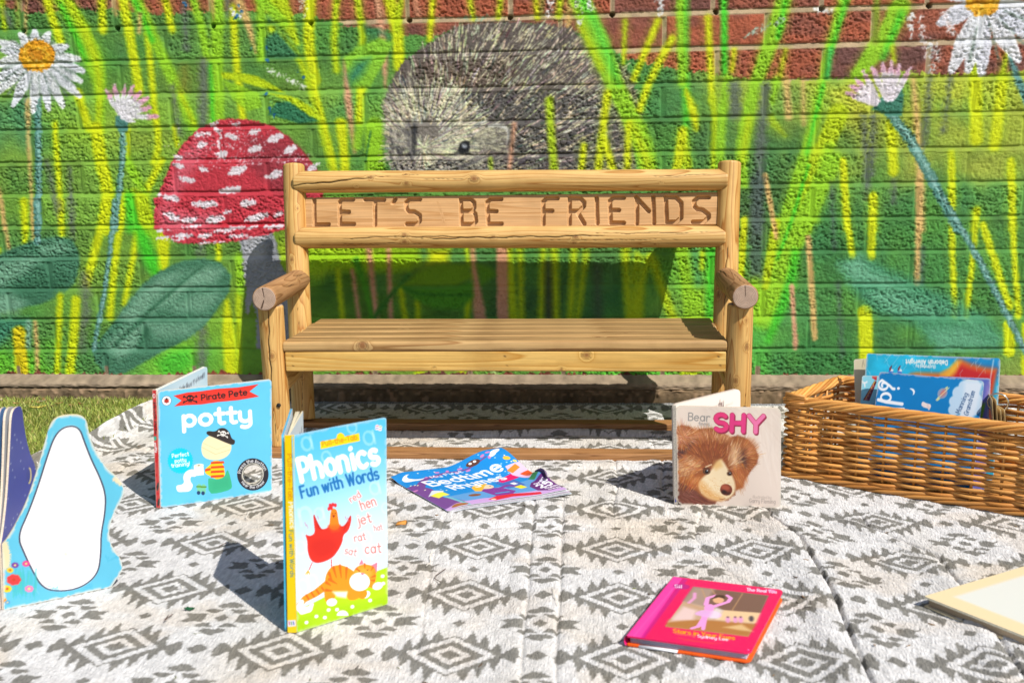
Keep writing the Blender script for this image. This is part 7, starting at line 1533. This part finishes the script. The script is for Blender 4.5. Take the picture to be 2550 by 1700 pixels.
def p_blue(c):
    W = (252, 252, 255)
    c.img *= (.94+.1*fbm(*np.meshgrid(np.linspace(0, 5, c.w), np.linspace(0, 4, c.h)), 3))[..., None].astype(np.float32)
    t = np.radians(np.linspace(-210, 250, 40)); rr = np.linspace(14, 44, 40); sp_ = np.c_[306+rr*np.cos(t)*1.05, 296+rr*np.sin(t)*.9]
    c.line(np.r_[sp_, [(352, 300), (372, 320), (388, 322)]], 14, W, soft=1.5); c.ell((418, 318), 11, 10, W)
    t = np.radians(np.linspace(0, 360, 30)); c.line(np.c_[322+38*np.cos(t), 385+30*np.sin(t)], 14, W); c.line([(262, 402), (330, 418), (450, 432)], 16, W); c.line([(300, 470), (460, 470)], 16, W)
    c.poly(smoothpoly([(497, 318), (525, 316), (545, 334), (540, 358), (526, 370), (532, 348), (522, 330)]), W)
    c.ell((746, 355), 66, 13, (206, 214, 160), -52); c.ell((748, 352), 40, 34, (146, 160, 186), -50); c.ell((752, 350), 26, 14, (226, 110, 90), -50, .9, 6); c.line([(700, 400), (797, 312)], 4, (226, 226, 180))
    for x, y, r_ in [(905, 300, 40), (870, 350, 50), (840, 410, 44), (880, 430, 60), (830, 470, 40), (950, 420, 90), (960, 300, 60)]: c.ell((x, y), r_, r_, (196, 222, 242), soft=3)
    c.poly([(910, 260), (1050, 262), (970, 540), (850, 540), (900, 400)], (226, 236, 246), soft=12)
    c.text('Manning', (872, 500), (936, 352), 34, (80, 110, 150), .12, up=(-.92, -.38)); c.text('e Granstrom', (924, 540), (984, 336), 34, (80, 110, 150), .12, up=(-.92, -.38))
    c.line([(605, 430), (625, 440), (652, 446)], 22, (246, 226, 220)); c.line([(602, 428), (612, 444)], 12, (246, 226, 220)); c.line([(640, 440), (650, 462)], 14, (236, 210, 206))
def p_teal(c):
    yy = np.linspace(0, 1, c.h)[:, None, None]; X, Yg = np.meshgrid(np.linspace(0, 9, c.w), np.linspace(0, 9, c.h)); c.img *= (.8+.4*fbm(X, Yg, 4))[..., None].astype(np.float32)
    c.poly([(760, 60), (1180, 90), (1140, 190), (1000, 150), (880, 120)], (20, 104, 190), .7, 30)
    c.poly([(500, 215), (560, 200), (740, 205), (800, 170), (860, 112), (900, 112), (960, 140), (1060, 165), (1140, 172), (1060, 540), (480, 540)], (250, 176, 40), soft=6); c.poly([(520, 228), (740, 222), (830, 190), (880, 118), (960, 146), (1060, 172), (1140, 180), (1060, 540), (480, 540)], (206, 40, 40), soft=14); c.poly([(740, 210), (800, 180), (860, 116), (886, 120), (850, 190), (800, 240)], (252, 200, 60), .9, 10)
    c.text('Deborah Allwright', (792, 112), (476, 106), 30, (246, 244, 236), .2, up=(0, 1)); c.text('Illustrated by', (702, 146), (552, 142), 22, (240, 240, 236), .17, up=(0, 1))
    for x in (364, 430): c.line([(x-4, 190), (x+6, 200)], 26, (60, 120, 200)); c.line([(x-2, 180), (x+14, 184)], 10, (240, 240, 240)); c.line([(x-4, 172), (x+6, 152)], [16, 6], (110, 40, 50))
    for i in range(46):
        x, y = RNG.uniform(180, 1150), RNG.uniform(60, 240); l = RNG.uniform(20, 90); a = RNG.choice([-.9, 1.45, -2.2]); c.line([(x, y), (x+l*math.cos(a), y+l*math.sin(a))], 2.4, (214, 234, 240), .55, 1.5)
    c.line([(1120, 110), (1040, 540)], 7, (240, 236, 236), .8, 3)
def p_light(c):
    c.poly([(220, 222), (256, 222), (250, 262), (214, 240)], (206, 40, 40)); c.poly([(234, 262), (252, 268), (196, 410), (148, 405)], (110, 26, 36)); c.line([(236, 268), (165, 402)], 5, (236, 190, 60))
    c.line([(130, 262), (158, 280), (178, 270)], 7, (244, 250, 252)); c.line([(158, 280), (162, 302)], 9, (244, 250, 252))
    for k in range(5): c.ell((226-k*13, 300+k*24), 9, 8, (190, 110, 110))
def p_cream(c): c.line([(150, 110), (140, 160)], 3, (140, 130, 110)); c.line([(146, 120), (160, 150)], 2, (150, 140, 120))
def p_purple(c): c.poly([(980, 240), (1100, 240), (1050, 380), (1000, 420)], (96, 110, 190), soft=4); c.poly([(1000, 440), (1060, 420), (1030, 540), (960, 540)], (132, 196, 20), soft=4); c.poly([(1060, 300), (1100, 250), (1080, 400), (1050, 420)], (150, 130, 200), .8, 8)
bbook('picture_book', 'plain cream book at the far left of the books in the wicker basket', .150, (78, 103), (262, 92), (65, 395), (40, 90), (226, 214, 178), p_cream, lean=.4)
bbook('picture_book', 'teal and red picture book standing upside down at the back of the wicker basket', .122, (175, 58), (1168, 95), (150, 215), (280, 140), (40, 180, 214), p_teal, lean=.42, th=.006)
bbook('picture_book', 'light blue picture book with a red corner, left of the moon book in the basket', .098, (140, 222), (620, 236), (92, 395), (150, 110), (146, 220, 236), p_light, lean=.42)
bbook('picture_book', 'purple and green picture book just behind the moon book in the wicker basket', .090, (700, 228), (1096, 244), (640, 480), (120, 110), (120, 120, 196), p_purple, lean=.42)
bbook('picture_book', 'bright blue picture book with a moon, a ringed planet and a cloud, in the basket', .072, (268, 194), (1048, 262), (196, 402), (260, 170), (10, 128, 196), p_blue, lean=.42, round_=.006)
def ring_cards():
    p, nn = bplane(.085); c0 = onplane(*px('BA', 1150, 425), p, nn); r = empty('card_ring', (c0[0], c0[1], c0[2]-.05), 'small metal ring holding beige cards inside the right half of the wicker basket', 'ring')
    t = np.linspace(0, 2*math.pi, 40); R = .0155; e3 = np.array((*BE_, 0)); P = c0+np.outer(R*np.cos(t), e3)+np.outer(R*np.sin(t), (0, 0, 1)); V, q, tt = tube(P, .0013, 8, False); mb = MB(); mb.add(V, q); mb.build('ring', plain('steel', (.62, .60, .56), .22, 1.0), r)
    for i in range(4):
        U = nz3(e3*.25+np.array((BN[0], BN[1], 0))*(.9)+e3*.08*i); Vd = nz3(np.array((-.12*BE_[0], -.12*BE_[1], 1.0))); O = c0+e3*(.004*i-.012)-Vd*.075-U*.02
        board('card', r, O, U, Vd, .045, .085 if i < 2 else .07, .0008, (12, 20), None, (226, 200, 150), (206, 176, 120), sdf=rrect(.045, .085 if i < 2 else .07, .004))
ring_cards()
# ================================================================== LITTER
def leaf(name, label, p, size, col, rot, curl=.4, cat='leaf', group=None, wr=.45):
    u = np.linspace(-1, 1, 13); v = np.linspace(-1, 1, 7); U, V = np.meshgrid(u, v); wdt = np.cos(U*1.45)**.8*wr
    X = U*size/2; Yl = V*wdt*size/2; Z = (curl*size*.35*(U*U*.8+np.abs(V)*.5*(1-U*U)))+.0006*RNG.normal(0, 1, U.shape)
    c, s = math.cos(rot), math.sin(rot); W = np.stack([p[0]+X*c-Yl*s, p[1]+X*s+Yl*c, p[2]+Z], -1).reshape(-1, 3)
    n = len(W); W2 = W-[0, 0, .0005]; f = gridfaces(13, 7); cc = lin(rgb(*col))*.8*(.75+.5*RNG.random((n, 1)))
    rim = np.concatenate([np.arange(13), np.arange(1, 7)*13+12, 78+np.arange(11, -1, -1), np.arange(5, 0, -1)*13]); r2 = np.roll(rim, -1)
    q = np.stack([rim, r2, r2+n, rim+n], -1)[:, ::-1]
    o = mesh(name, np.r_[W, W2], [f, (f+n)[:, ::-1], q], M_LEAF, None, np.r_[cc, cc]); tag(o, label, cat, group); return o
M_LEAF = painted('dry_leaf', .7, .4, 300, .2)
FT = np.random.default_rng(12)
spots = [(262, 385), (205, 392), (250, 405), (335, 380), (352, 372), (415, 418), (560, 410), (640, 402), (625, 362), (150, 398), (120, 400), (300, 395), (590, 412), (10, 372), (1015, 462), (470, 400)]
cols = [(176, 128, 84), (196, 150, 100), (150, 98, 62), (206, 186, 160), (160, 112, 70)]
for i, (x, y) in enumerate(spots):
    q = onz(x/3.2, 880+y/3.2, .010); q[1] = min(q[1], -.048)
    leaf('fallen_leaf', 'small dry brown leaf lying on the grass along the foot of the wall', q, FT.uniform(.010, .022), cols[i % 5], FT.uniform(0, 6), .6, 'leaf', 'dry leaves along the foot of the wall')
q = onz(305/3.2, 880+438/3.2, .012); leaf('fallen_leaf', 'curled yellow leaf strip lying on the grass near the wall', q, .034, (232, 206, 96), .35, .7, wr=.22)
q = onz(1105/3.2, 880+458/3.2, .012); leaf('fallen_leaf', 'pale pinkish petal-like leaf on the grass close to the rug edge', q, .020, (246, 222, 206), .2, .4, wr=.5)
q = onz(1480/3.136, 1350+520/3.136, .0062); leaf('fallen_leaf', 'small dark green leaf lying on the rug left of the tall yellow-spined book', q, .014, (40, 96, 60), .1, .5, wr=.5)
q = onz(950+168/3.409, 1240+212/3.409, .0075)
V, Q_ = boxes([(-.0085, .0085, -.0055, .0055, -.0015, .0022)]); V[:, 0] += V[:, 1]*.3; V[4:, 0] *= .8; V[4:, 2] += V[4:, 0]*.12; c_, s_ = math.cos(.2), math.sin(.2)
V = np.c_[q[0]+V[:, 0]*c_-V[:, 1]*s_, q[1]+V[:, 0]*s_+V[:, 1]*c_, q[2]+V[:, 2]]; o = mesh('wood_chip', V, Q_, M_LEAF, None, np.tile(lin(rgb(220, 150, 70))*.8, (8, 1)), shade=False); tag(o, 'orange wood chip lying on the rug in front of the blue paperback', 'wood chip')
def wisp(name, label, cat, pts, r, col, group=None):
    P = np.array(pts); t = np.linspace(0, len(P)-1, 24); P = np.stack([np.interp(t, range(len(P)), P[:, k]) for k in range(3)], -1)
    for _ in range(3): P[1:-1] = (P[:-2]+2*P[1:-1]+P[2:])/4
    V, q_, tt = tube(P, r, 6); mb = MB(); mb.add(V, q_, tt, lin(rgb(*col))*.8); o = mb.build(name, M_LEAF); tag(o, label, cat, group)
a, b = onz(720/3.2, 880+628/3.2, .013), onz(880/3.2, 880+608/3.2, .014); wisp('twig', 'thin brown twig lying on the grass behind the die-cut book', 'twig', [a, (a+b)/2+[0, 0, .002], b], .0011, (160, 112, 70))
thr = [('P', [(1078, 1372), (1070, 1382), (1072, 1400), (1062, 1408)]), ('P', [(1110, 1415), (1085, 1432), (1082, 1440), (1098, 1448)]), ('P', [(1022, 1340), (1035, 1337), (1046, 1344)]), ('P', [(1375, 1462), (1380, 1480), (1390, 1505)]), ('P', [(620, 1275), (612, 1288), (618, 1292)]), ('P', [(420, 1530), (408, 1545), (430, 1528)]), ('P', [(1655, 1262), (1660, 1280)]), ('P', [(545, 1360), (560, 1352), (570, 1350)])]
for c, pts in thr:
    dark = pts[0][0] in (1110, 545, 420)
    wisp('loose_thread', 'loose pale thread lying on the patterned rug' if not dark else 'loose dark thread lying on the patterned rug', 'thread', [onz(*p, .0078+.002*(i % 2)) for i, p in enumerate(pts)], .0006, (240, 232, 216) if not dark else (110, 92, 80), 'loose pale threads on the rug' if not dark else 'loose dark threads on the rug')

def crumbs(n):
    r = np.random.default_rng(21); mb = MB()
    for i in range(n):
        x = r.uniform(-.75, .95); y = r.uniform(-1.28, -.30) if i % 3 else r.uniform(-.62, -.38)
        if i % 2 and x < .3: x = r.uniform(.25, 1.0)
        l = r.uniform(.0025, .010); w = r.uniform(.0004, .0011); a = r.uniform(0, 6.28); d = np.array((math.cos(a), math.sin(a), r.normal(0, .12)))*l/2
        p = np.array((x, y, ground_at(x, y)+w*.9)); bend_ = np.array((-d[1], d[0], 0))*r.uniform(-.5, .5)
        V, q_, tt = tube([p-d, p+bend_, p+d], [w*.6, w, w*.5], 5); mb.add(V, q_, tt, lin(rgb(*[(96, 78, 60), (150, 120, 84), (120, 124, 70), (70, 62, 54), (232, 226, 214)][r.integers(5)]))*.8)
    o = mb.build('rug_crumbs', M_LEAF); tag(o, 'scattered tiny bits of dry grass and fluff on the rug', 'crumbs', kind='stuff')
crumbs(260)
